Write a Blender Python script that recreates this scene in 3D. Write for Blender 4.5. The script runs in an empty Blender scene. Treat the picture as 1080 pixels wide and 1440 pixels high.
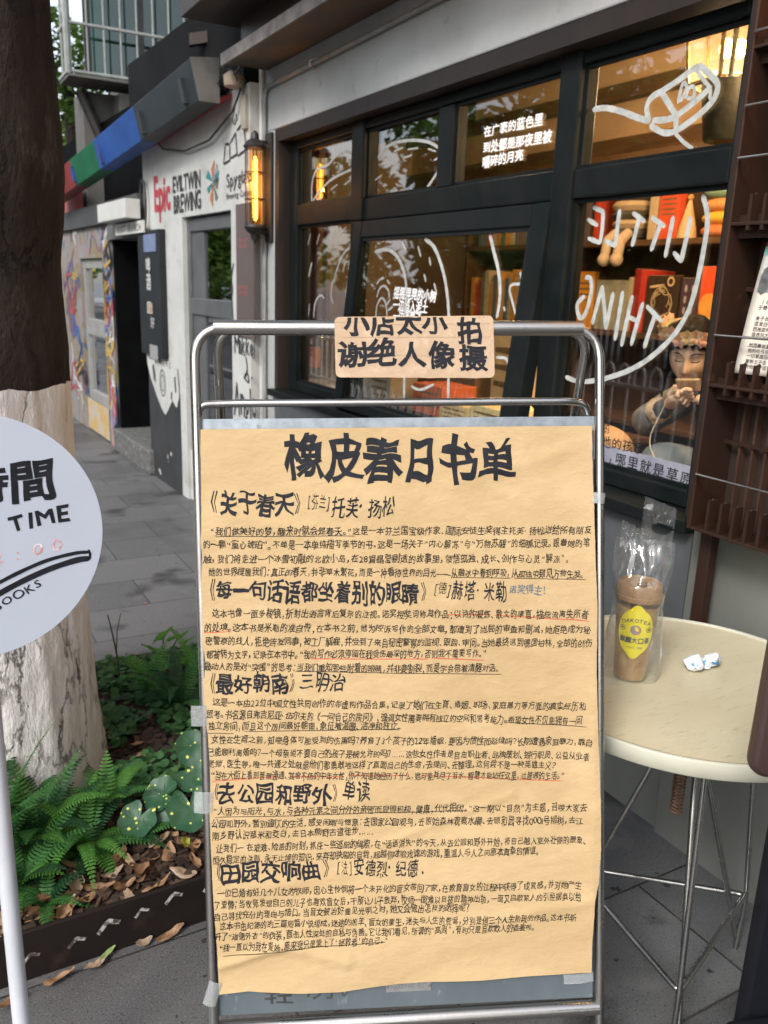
import bpy, bmesh, math, random
from mathutils import Vector, Matrix, noise
random.seed(7)
C = bpy.context.scene.collection
S = bpy.context.scene
R = math.radians
# ---------------------------------------------------------------- camera, sky, sun, exposure
cam = bpy.data.objects.new('camera', bpy.data.cameras.new('camera'))
C.objects.link(cam)
cam.matrix_world = Matrix(((0.8727926, 0.0951537, -0.4787263, 0), (-0.4867897, 0.2412784, -0.8395359, 0), (0.0356214, 0.9657797, 0.2569058, 1.5), (0, 0, 0, 1)))
cam.data.sensor_fit = 'VERTICAL'
cam.data.sensor_height = 36
cam.data.lens = 29.75
cam.data.clip_start = 0.02
cam.data.clip_end = 600
cam.data.dof.use_dof = True
cam.data.dof.focus_distance = 1.5
cam.data.dof.aperture_fstop = 6.5
S.camera = cam
S.view_settings.view_transform = 'Standard'
S.view_settings.look = 'None'
S.view_settings.exposure = 1.2
S.view_settings.gamma = 1
S.cycles.max_bounces = 10
S.cycles.transparent_max_bounces = 24
S.cycles.use_denoising = True
W = bpy.data.worlds.new('World')
S.world = W
W.use_nodes = True
nt = W.node_tree
sky = nt.nodes.new('ShaderNodeTexSky')
sky.sky_type = 'NISHITA'
sky.sun_disc = False
sky.sun_elevation = R(41)
sky.sun_rotation = R(-122)
sky.air_density = 1.0
sky.dust_density = 2.0
sky.ozone_density = 0.6
bg = nt.nodes['Background']
bg.inputs['Strength'].default_value = 0.15
hs = nt.nodes.new('ShaderNodeHueSaturation')     # thin cloud: a paler, greyer sky
hs.inputs['Saturation'].default_value = .45
nt.links.new(sky.outputs[0], hs.inputs['Color'])
nt.links.new(hs.outputs[0], bg.inputs[0])
sun = bpy.data.objects.new('sun', bpy.data.lights.new('sun', 'SUN'))
C.objects.link(sun)
sun.data.energy = 1.15
sun.data.angle = R(14)
sun.data.color = (1, .975, .94)
sd = Vector((math.sin(R(-122)) * math.cos(R(41)), math.cos(R(-122)) * math.cos(R(41)), math.sin(R(41))))
sun.rotation_euler = sd.to_track_quat('Z', 'Y').to_euler()
# ---------------------------------------------------------------- measured drawing and writing data (metres, on each surface)
SIGN_O=[0.41415, 1.36573, 1.42651];SIGN_U=[0.90223, -0.43047, 0.02599];SIGN_V=[-0.06523, -0.19577, -0.97848];SIGN_N=[-0.4263, -0.88112, 0.20471]
POSTER_TEXT=[('橡皮春日书单', 0.145, 0.2097, 0.5218, 0.2203, 0.0775, 3, 0),
 ('《', 0.007, 0.2822, 0.0345, 0.2824, 0.0399, 0, 0),
 ('关于春天', 0.0357, 0.2824, 0.1581, 0.289, 0.0411, 2, 0),
 ('》', 0.157, 0.2832, 0.1803, 0.2833, 0.0376, 0, 0),
 ('[芬兰]', 0.1791, 0.281, 0.2176, 0.2835, 0.0235, 0, 0),
 ('托芙·扬松', 0.2187, 0.2906, 0.3244, 0.2936, 0.0341, 1, 0),
 ('“我们做美好的梦，醒来时就会是春天。”这是一本芬兰国宝级作家、国际安徒生奖得主托芙·扬松送给所有朋友', 0.0212, 0.33, 0.6532, 0.333, 0.0155, 0, 0),
 ('的一颗“童心琥珀”。不单是一本单纯描写季节的书，这是一场关于“内心解冻”与“万物苏醒”的细腻记录。跟着她的笔', 0.0094, 0.3521, 0.651, 0.3546, 0.0155, 0, 0),
 ('触，我们将走进一个冰雪初融的北欧小岛，在28篇晶莹剔透的故事里，领悟孤独、成长、创作与心灵“解冻”。', 0.0102, 0.3743, 0.6171, 0.3807, 0.0155, 0, 0),
 ('她的世界提醒我们：真正的春天，并非草木繁花，而是一种看待世界的目光——从融冰中看到呼吸，从孤独中窥见万物生发。', 0.0179, 0.3954, 0.6417, 0.4063, 0.0155, 0, 0),
 ('《', 0.0082, 0.4258, 0.029, 0.4261, 0.0399, 0, 0),
 ('每一句话语都坐着别的眼睛', 0.029, 0.4261, 0.3621, 0.4364, 0.0382, 2, 0),
 ('》', 0.3645, 0.4305, 0.386, 0.4307, 0.0352, 0, 0),
 ('[德]', 0.3872, 0.4272, 0.417, 0.4299, 0.0235, 0, 0),
 ('赫塔·米勒', 0.417, 0.4311, 0.5108, 0.4348, 0.0329, 1, 0),
 ('诺奖得主！', 0.5132, 0.43, 0.5786, 0.4332, 0.0164, 0, 2),
 ('这本书像一面多棱镜，折射出语言背后复杂的注视。诺奖授奖词称其作品：以诗的凝炼、散文的率直，描绘流离失所者', 0.0227, 0.4637, 0.6485, 0.4753, 0.0155, 0, 0),
 ('的处境。这本书是米勒的准自传，在本书之前，她为控诉写作的全部文章，都遭到了当局的审查和删减，她拒绝成为秘', 0.0096, 0.487, 0.6525, 0.5009, 0.0155, 0, 0),
 ('密警察的线人，拒绝告发同事，被工厂解雇，并受到了来自秘密警察的监视、跟踪、审问。当她最终逃到德国柏林，全部的创伤', 0.0116, 0.5095, 0.6551, 0.5241, 0.0155, 0, 0),
 ('都被转为文字，记录在本书中。“我的写作必须停留在我受伤最深的地方，否则我不需要写作。”', 0.0124, 0.532, 0.4774, 0.538, 0.0155, 0, 0),
 ('最动人的是对“突围”的思考：当我们重知那些附着的眼睛，并非要割裂，而是学会带着清醒对话。', 0.0086, 0.5521, 0.4993, 0.565, 0.0155, 0, 0),
 ('《', 0.007, 0.5806, 0.0268, 0.581, 0.0376, 0, 0),
 ('最好朝南', 0.0268, 0.5798, 0.1471, 0.5846, 0.0364, 2, 0),
 ('》', 0.1472, 0.5786, 0.166, 0.5802, 0.0352, 0, 0),
 ('三明治', 0.1636, 0.5801, 0.2392, 0.5829, 0.0305, 1, 0),
 ('这是一本由22位中国女性共同创作的非虚构作品合集，记录了她们在生育、婚姻、职场、家庭暴力等方面的真实经历和', 0.0217, 0.6118, 0.6464, 0.6327, 0.0155, 0, 0),
 ('思考。书名源自弗吉尼亚·伍尔夫的《一间自己的房间》，强调女性需要拥有独立的空间和思考能力。希望女性不仅能拥有一间', 0.0109, 0.6307, 0.6405, 0.6572, 0.0155, 0, 0),
 ('独立房间，而且这个房间最好朝南，象征着温暖、洁净和独立。', 0.0129, 0.651, 0.333, 0.6586, 0.0155, 0, 0),
 ('女性在生育之前，知晓身体可能受到的伤害吗？养育了3个孩子的22年婚姻，要因为惯性而延续吗？长期遭遇家庭暴力，靠自', 0.0184, 0.6739, 0.6569, 0.6933, 0.0149, 0, 0),
 ('己能顺利离婚吗？一个母亲说不要自己的孩子是被允许的吗？……这些女性作者是自由职业者、品牌策划、银行职员、公益从业者', 0.0111, 0.6953, 0.6522, 0.7167, 0.0149, 0, 0),
 ('老师、医生等，唯一共通之处就是他们都勇敢地这样了直面自己的生命，去提问、去整理，这何尝不是一种英雄主义？', 0.012, 0.7158, 0.5956, 0.7312, 0.0149, 0, 0),
 ('“当在大街上看到普普通通、其貌不扬的中年女性，你不知道她经历了什么，她可能耗尽了泪水、智慧才能站在这里，过普通的生活。”', 0.0164, 0.7351, 0.6105, 0.7502, 0.0149, 0, 0),
 ('《', 0.0136, 0.7628, 0.0288, 0.7632, 0.0305, 0, 0),
 ('去公园和野外', 0.0265, 0.7644, 0.2154, 0.7722, 0.0376, 2, 0),
 ('》', 0.2166, 0.7674, 0.2345, 0.7679, 0.0329, 0, 0),
 ('单读', 0.2333, 0.7666, 0.2811, 0.7692, 0.0341, 1, 0),
 ('“人因为与阳光，与水，与各种元素之间分外的亲密而显得积极，健康，代代相因。”这一期以“自然”为主题，召唤大家去', 0.019, 0.7956, 0.6481, 0.8046, 0.0155, 0, 0),
 ('公园和野外，暂别逼仄的生活，感受闲暇与惬意：去国家公园观鸟，去原始森林观察水獭、去颐和园寻找0001号柳树，去江', 0.0163, 0.8161, 0.6409, 0.8268, 0.0155, 0, 0),
 ('南乡野认识菰米和茭白，去日本熊野古道徒步……', 0.0172, 0.8355, 0.2856, 0.8367, 0.0155, 0, 0),
 ('让我们一 在艰难、险恶的时刻，抓住一些逃脱的绳索，在“话语消失”的今天，从去公园和野外开始，将自己融入室外壮丽的景象、', 0.024, 0.8576, 0.6487, 0.8607, 0.0155, 0, 0),
 ('恒久稳定的法则、永无止境的知识，来弃却狭隘的自我，超越你体验戏谑的游戏，重温人与人之间原本真挚的情谊。', 0.0178, 0.8768, 0.5683, 0.8781, 0.0155, 0, 0),
 ('《', 0.0151, 0.8987, 0.0316, 0.898, 0.0329, 0, 0),
 ('田园交响曲', 0.0304, 0.8992, 0.1965, 0.9014, 0.0394, 2, 0),
 ('》', 0.199, 0.8965, 0.2229, 0.8961, 0.0329, 0, 0),
 ('[法]', 0.2229, 0.8973, 0.2505, 0.8971, 0.0235, 0, 0),
 ('安德烈·纪德.', 0.2505, 0.8983, 0.3737, 0.9038, 0.0317, 1, 0),
 ('一位已婚有好几个儿女的牧师，因心生怜悯将一个未开化的盲女带回了家，在教育盲女的过程中获得了成就感，并对她产生', 0.0252, 0.9333, 0.6407, 0.9394, 0.0155, 0, 0),
 ('了爱情；当牧师发现自己的儿子也喜欢盲女后，干预让儿子放弃，牧师一面难以自拔的精神出轨，一面又自欺欺人的引经据典以给', 0.0191, 0.9526, 0.6409, 0.9608, 0.0155, 0, 0),
 ('自己寻找充分的理由与借口。当盲女被治好重见光明之时，她又会做出怎样的选择呢？', 0.0188, 0.9722, 0.4481, 0.9725, 0.0155, 0, 0),
 ('这本书由纪德的的三篇短篇小说组成，迷途的羔羊、盲女的重生，迷失与人生的荒诞，分别是他三个人生阶段的作品。这本书斩', 0.028, 0.9898, 0.6325, 0.9971, 0.0149, 0, 0),
 ('开了“道德外衣”的伪装，直击人性深处的自私与伪善。它让我们看见，所谓的“高尚”，有时只是自欺欺人的遮羞布。', 0.0194, 1.0091, 0.5617, 1.0107, 0.0149, 0, 0),
 ('“我一直以为我在爱她，原来我只是爱上了‘拯救者’的自己。”', 0.0262, 1.0291, 0.3091, 1.0245, 0.0149, 0, 0)]
POSTER_LINES=[(0.0291, 0.3382, 0.2571, 0.3391, 0), (0.4206, 0.4097, 0.5156, 0.412, 0), (0.5216, 0.4121, 0.6443, 0.416, 0), (0.0095, 0.4953, 0.0524, 0.4948, 1), (0.4099, 0.4718, 0.482, 0.4729, 1), (0.4905, 0.4742, 0.6499, 0.4863, 1), (0.1816, 0.5422, 0.3787, 0.5458, 1), (0.3871, 0.5448, 0.4726, 0.55, 1), (0.1579, 0.5621, 0.5018, 0.5748, 0), (0.0116, 0.663, 0.0547, 0.6652, 0), (0.0723, 0.662, 0.333, 0.6634, 0), (0.5082, 0.6566, 0.6467, 0.6672, 0), (0.0197, 0.7449, 0.1291, 0.7394, 1), (0.1456, 0.7399, 0.2358, 0.7424, 1), (0.2466, 0.7402, 0.3449, 0.7429, 1), (0.3665, 0.7435, 0.6081, 0.76, 1), (0.0224, 0.8053, 0.4441, 0.8059, 0), (0.0331, 1.0429, 0.2003, 1.0313, 0), (0.1356, 1.0348, 0.3042, 1.028, 0), (0.1523, 0.4147, 0.1616, 0.4148, 0)]
POSTER_LEFT=[(0.0054, 0.1644), (0.0055, 0.2289), (0.006, 0.345), (0.0065, 0.4622), (0.0072, 0.5687), (0.0099, 0.7001), (0.0141, 0.8087), (0.0182, 0.9306), (0.0237, 1.0413), (0.0251, 1.1082)];POSTER_RIGHT=[(0.6526, 0.159), (0.6543, 0.2076), (0.6563, 0.2792), (0.6597, 0.3752), (0.6632, 0.4719), (0.6631, 0.5816), (0.6668, 0.6923), (0.6703, 0.7916), (0.6725, 0.879), (0.6693, 0.9354), (0.6634, 0.9667), (0.6615, 1.0171), (0.6598, 1.097)]
POSTER_BOTTOM=[(0.0251, 1.1082), (0.0739, 1.1029), (0.1576, 1.1091), (0.2299, 1.1111), (0.3271, 1.1028), (0.4373, 1.1001), (0.5486, 1.0973), (0.6598, 1.0958)]
BOARD=[(0.0067, 0.1495), (0.6597, 0.1448), (0.6679, 1.151), (0.0185, 1.1539)]
CARD_TEXT=[('小店太小', 0.2393, -0.0051, 0.4096, -0.0062, 0.0411, 3, 0), ('谢绝人像', 0.2297, 0.0432, 0.4214, 0.0446, 0.0458, 3, 0), ('拍', 0.4237, 0.0087, 0.4662, 0.0096, 0.0388, 3, 0), ('摄', 0.425, 0.0516, 0.4735, 0.0525, 0.0388, 3, 0)]
CARD=[(0.2255, -0.0153), (0.4839, -0.0195), (0.4866, 0.0816), (0.2271, 0.0812)]
PLATE=[(0.3064, 1.1044), (0.3845, 1.1041), (0.3845, 1.1243), (0.3063, 1.1245)]
BARS={'top': [(-0.0, 0.0011), (0.6666, -0.0034)], 'cross': [(0.0116, 0.1277), (0.0288, 0.1231), (0.6148, 0.1177), (0.6413, 0.1212)], 'bottom': [(0.0103, 1.1448), (0.6718, 1.1653)], 'left': [(-0.0025, 0.1598), (0.009, 1.1522)], 'right': [(0.6684, 0.1602), (0.6796, 1.1836)]}
TAPES=[(-0.0007, 0.6328), (0.004, 0.7782), (0.0145, 1.1052), (0.6386, 1.1076), (0.6648, 0.2792)]
CHALK=[('轻', 0.1001, 1.114, 0.148, 1.1162, 0.047, 0, 0), ('冽。', 0.1721, 1.1073, 0.2541, 1.1109, 0.0446, 0, 0)]
STROKES={'lower_left': [[(4.185, 1.694), (4.156, 1.748)], [(4.078, 1.697), (4.044, 1.744)], [(3.919, 1.711), (3.878, 1.75)], [(3.81, 1.737), (3.745, 1.768)], [(3.916, 1.664), (3.89, 1.693)], [(3.867, 1.511), (3.842, 1.57), (3.765, 1.65), (3.65, 1.682)], [(3.774, 1.559), (3.749, 1.604), (3.705, 1.61)], [(3.721, 1.576), (3.67, 1.581), (3.642, 1.542)], [(4.165, 1.538), (4.13, 1.607)],
                [(3.879, 1.525), (3.894, 1.486), (3.896, 1.443), (3.874, 1.415)], [(3.736, 1.42), (3.732, 1.489), (3.702, 1.516), (3.67, 1.49), (3.659, 1.436), (3.671, 1.367)], [(4.099, 1.333), (4.083, 1.408), (4.022, 1.447), (3.978, 1.434)], [(4.164, 1.342), (4.153, 1.402)], [(4.171, 1.54), (4.136, 1.606)]],
 'lower_right': [[(2.075, 1.757), (2.031, 1.742)], [(2.031, 1.742), (2.028, 1.694), (2.032, 1.652)], [(2.032, 1.652), (2.084, 1.667)], [(2.094, 1.722), (2.051, 1.704)], [(1.962, 1.742), (1.964, 1.692), (1.965, 1.642)], [(1.965, 1.642), (2.009, 1.658)], [(1.906, 1.731), (1.859, 1.706)], [(1.881, 1.717), (1.888, 1.677), (1.896, 1.642)], [(1.831, 1.715), (1.782, 1.69)],
                 [(1.796, 1.698), (1.809, 1.662), (1.82, 1.628)], [(1.754, 1.712), (1.759, 1.661), (1.765, 1.61)], [(1.694, 1.709), (1.699, 1.654), (1.707, 1.596)], [(1.707, 1.596), (1.736, 1.619)], [(2.079, 1.55), (2.059, 1.549), (2.048, 1.521), (2.053, 1.478), (2.067, 1.439), (2.087, 1.428), (2.102, 1.447), (2.104, 1.472), (2.078, 1.494)], [(2.002, 1.525), (2.017, 1.465), (2.029, 1.414)],
                 [(2.002, 1.525), (1.984, 1.462), (1.968, 1.402)], [(1.968, 1.402), (1.96, 1.458), (1.953, 1.506)], [(1.914, 1.51), (1.919, 1.441), (1.925, 1.372)], [(1.873, 1.499), (1.885, 1.429), (1.895, 1.357)], [(1.829, 1.481), (1.843, 1.422), (1.856, 1.362)], [(1.874, 1.439), (1.848, 1.432)], [(1.811, 1.473), (1.751, 1.435)], [(1.777, 1.45), (1.791, 1.403), (1.804, 1.358)],
                 [(1.659, 1.761), (1.642, 1.728), (1.633, 1.69), (1.633, 1.646), (1.637, 1.586), (1.646, 1.518), (1.662, 1.461), (1.695, 1.406), (1.74, 1.36), (1.799, 1.316), (1.863, 1.283), (1.923, 1.261), (1.959, 1.249)], [(2.126, 1.238), (2.075, 1.231), (2.025, 1.235), (1.985, 1.244)]],
 'sash': [[(3.394, 0.134), (3.286, 0.126), (3.192, 0.157), (3.121, 0.22), (3.084, 0.291), (3.072, 0.372), (3.057, 0.443), (2.991, 0.72)], [(2.992, 0.075), (2.913, 0.126), (2.837, 0.203), (2.784, 0.285), (2.744, 0.383), (2.72, 0.474), (2.672, 0.679)], [(3.178, 0.09), (3.126, 0.131)], [(3.035, 0.12), (3.005, 0.157)], [(2.939, 0.164), (2.922, 0.192)], [(2.961, 0.228), (2.942, 0.254)],
          [(2.878, 0.262), (2.858, 0.287)], [(3.324, 0.325), (3.312, 0.291), (3.276, 0.277), (3.233, 0.294), (3.216, 0.322)], [(3.339, 0.268), (3.313, 0.249), (3.285, 0.244)], [(3.253, 0.253), (3.226, 0.268)], [(3.312, 0.41), (3.314, 0.362), (3.283, 0.328), (3.238, 0.35), (3.214, 0.405)], [(3.235, 0.36), (3.204, 0.331)], [(3.211, 0.377), (3.177, 0.362)],
          [(2.555, 0.077), (2.521, 0.142), (2.479, 0.203), (2.449, 0.271), (2.44, 0.331), (2.443, 0.369)], [(2.351, 0.218), (2.325, 0.236), (2.335, 0.254), (2.383, 0.258), (2.393, 0.277), (2.359, 0.328), (2.315, 0.356)], [(2.411, 0.334), (2.403, 0.345)], [(2.408, 0.505), (2.357, 0.504), (2.31, 0.519)], [(2.942, 0.668), (2.871, 0.673), (2.78, 0.641)]],
 'upper_left': [[(4.13, 1.891), (4.087, 1.93), (3.945, 1.983), (3.784, 2.008), (3.645, 2.015)], [(4.146, 1.898), (4.143, 1.993), (4.091, 2.047), (3.962, 2.058), (3.894, 2.084), (3.789, 2.101), (3.711, 2.076), (3.671, 2.035)], [(3.929, 1.942), (3.856, 1.961)], [(3.768, 1.957), (3.705, 1.974)], [(3.665, 1.933), (3.633, 1.941)], [(4.085, 1.897), (4.027, 1.914)]],
 'upper_right': [[(2.115, 2.036), (2.065, 2.033), (2.001, 2.015), (1.938, 1.991), (1.883, 1.972)], [(1.883, 1.972), (1.898, 2.009), (1.883, 2.033), (1.844, 2.044), (1.786, 2.063), (1.731, 2.082), (1.691, 2.059), (1.66, 2.03), (1.66, 2.004), (1.678, 1.983), (1.719, 1.959), (1.779, 1.935), (1.823, 1.935), (1.859, 1.951), (1.875, 1.961)], [(1.848, 2.04), (1.811, 2.0), (1.787, 1.971), (1.783, 1.943)],
                 [(1.868, 1.973), (1.824, 1.968), (1.785, 1.973), (1.726, 1.999), (1.68, 2.025)], [(1.734, 2.075), (1.705, 2.046), (1.681, 2.022), (1.678, 1.998)], [(1.78, 1.927), (1.745, 1.9), (1.715, 1.872)], [(1.784, 2.005), (1.778, 2.041), (1.769, 2.051), (1.76, 2.032), (1.777, 2.007)], [(1.76, 2.013), (1.752, 2.035), (1.735, 2.034), (1.732, 2.012), (1.752, 2.009)]],
 'upper_second': [[(3.459, 2.038), (3.405, 2.069), (3.3, 2.083), (3.158, 2.074), (3.042, 2.052), (2.967, 2.021), (2.942, 2.0), (2.945, 1.978), (2.977, 1.936), (3.019, 1.903), (3.041, 1.877)], [(3.318, 2.05), (3.246, 2.056)], [(3.205, 2.045), (3.126, 2.041)], [(3.049, 2.03), (2.993, 2.014)], [(3.232, 2.016), (3.173, 2.02)], [(2.999, 1.983), (2.964, 1.991)], [(3.447, 2.028), (3.392, 2.038)],
                  [(3.475, 1.95), (3.42, 1.965)]]}
WINDOW_TEXT=[('在广袤的蓝色里', (2.675, 2.043), (2.347, 2.042), 0.04, 'up3'), ('到处都是那夜里被', (2.674, 1.991), (2.297, 1.985), 0.041, 'up3'), ('嚼碎的月亮', (2.673, 1.941), (2.437, 1.945), 0.041, 'up3'), ('的', (1.933, 1.101), (1.909, 1.103), 0.037, 'lowR'), ('她的孩子', (1.94, 1.06), (1.759, 1.066), 0.038, 'lowR'), ('，哪里就是草原', (1.906, 1.019), (1.569, 1.013), 0.04, 'lowR')]
SASH_TEXT=[('摇摇晃晃的小树', (3.185, 0.302), (2.85, 0.311)), ('一边陷入泥土', (3.178, 0.352), (2.901, 0.356)), ('一边浮着飞', (3.166, 0.398), (2.944, 0.396))]
# ---------------------------------------------------------------- materials
def nodes(name):
    m = bpy.data.materials.new(name)
    m.use_nodes = True
    return m, m.node_tree.nodes, m.node_tree.links, m.node_tree.nodes['Principled BSDF']
def col(c): return (c[0], c[1], c[2], 1)
def M(name, c, rough=.6, metal=0, c2=None, scale=6, lo=.35, hi=.65, bump=0, bscale=40, stretch=(1, 1, 1), coat=0, spec=.5, detail=6, rvar=0, bdist=.01, c3=None, scale3=30, lo3=.6, hi3=.7, trans=0):
    m, n, l, b = nodes(name)
    b.inputs['Roughness'].default_value = rough
    b.inputs['Metallic'].default_value = metal
    b.inputs['Base Color'].default_value = col(c)
    b.inputs['Specular IOR Level'].default_value = spec
    b.inputs['Coat Weight'].default_value = coat
    b.inputs['Coat Roughness'].default_value = .15
    tc = n.new('ShaderNodeTexCoord')
    mp = n.new('ShaderNodeMapping')
    mp.inputs['Scale'].default_value = stretch
    l.new(tc.outputs['Object'], mp.inputs[0])
    def noi(s, d=detail):
        t = n.new('ShaderNodeTexNoise')
        t.inputs['Scale'].default_value = s
        t.inputs['Detail'].default_value = d
        t.inputs['Roughness'].default_value = .62
        l.new(mp.outputs[0], t.inputs[0])
        return t.outputs[0]
    def ramp(src, a, z):
        r = n.new('ShaderNodeMapRange')
        r.inputs[1].default_value = a
        r.inputs[2].default_value = z
        l.new(src, r.inputs[0])
        return r.outputs[0]
    out = None
    if c2:
        f = ramp(noi(scale), lo, hi)
        mx = n.new('ShaderNodeMix')
        mx.data_type = 'RGBA'
        mx.inputs[6].default_value = col(c)
        mx.inputs[7].default_value = col(c2)
        l.new(f, mx.inputs[0])
        out = mx.outputs[2]
        if rvar:
            mr = n.new('ShaderNodeMapRange')
            mr.inputs[3].default_value = rough - rvar
            mr.inputs[4].default_value = rough + rvar
            l.new(f, mr.inputs[0])
            l.new(mr.outputs[0], b.inputs['Roughness'])
    if c3:
        f = ramp(noi(scale3), lo3, hi3)
        mx = n.new('ShaderNodeMix')
        mx.data_type = 'RGBA'
        mx.inputs[6].default_value = col(c)
        mx.inputs[7].default_value = col(c3)
        if out: l.new(out, mx.inputs[6])
        l.new(f, mx.inputs[0])
        out = mx.outputs[2]
    if out: l.new(out, b.inputs['Base Color'])
    if bump:
        bp = n.new('ShaderNodeBump')
        bp.inputs['Strength'].default_value = bump
        bp.inputs['Distance'].default_value = bdist
        l.new(noi(bscale, 8), bp.inputs['Height'])
        l.new(bp.outputs[0], b.inputs['Normal'])
    if trans:
        b.inputs['Subsurface Weight'].default_value = trans
        b.inputs['Subsurface Radius'].default_value = (.01, .01, .005)
    return m
def glass(name, tint=(1, 1, 1), boost=1.0, rough=0.0, haze=0):
    m = bpy.data.materials.new(name)
    m.use_nodes = True
    n, l = m.node_tree.nodes, m.node_tree.links
    n.remove(n['Principled BSDF'])
    tr = n.new('ShaderNodeBsdfTransparent')
    tr.inputs[0].default_value = col(tint)
    gl = n.new('ShaderNodeBsdfGlossy')
    gl.inputs['Roughness'].default_value = rough
    fr = n.new('ShaderNodeFresnel')
    geo = n.new('ShaderNodeNewGeometry')
    io = n.new('ShaderNodeMapRange')     # same reflectance from both faces of the sheet
    io.inputs[3].default_value = 1.5
    io.inputs[4].default_value = 1 / 1.5
    l.new(geo.outputs['Backfacing'], io.inputs[0])
    l.new(io.outputs[0], fr.inputs[0])
    mu = n.new('ShaderNodeMath')
    mu.operation = 'MULTIPLY'
    mu.use_clamp = True
    mu.inputs[1].default_value = boost
    mx = n.new('ShaderNodeMixShader')
    l.new(fr.outputs[0], mu.inputs[0])
    l.new(mu.outputs[0], mx.inputs[0])
    base = tr.outputs[0]
    if haze:
        df = n.new('ShaderNodeBsdfDiffuse')
        df.inputs[0].default_value = (.75, .77, .78, 1)
        m2 = n.new('ShaderNodeMixShader')
        m2.inputs[0].default_value = haze
        l.new(base, m2.inputs[1])
        l.new(df.outputs[0], m2.inputs[2])
        base = m2.outputs[0]
    l.new(base, mx.inputs[1])
    l.new(gl.outputs[0], mx.inputs[2])
    l.new(mx.outputs[0], n['Material Output'].inputs[0])
    return m
def emit(name, c, s):
    m, n, l, b = nodes(name)
    b.inputs['Base Color'].default_value = col(c)
    b.inputs['Emission Color'].default_value = col(c)
    b.inputs['Emission Strength'].default_value = s
    return m
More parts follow.
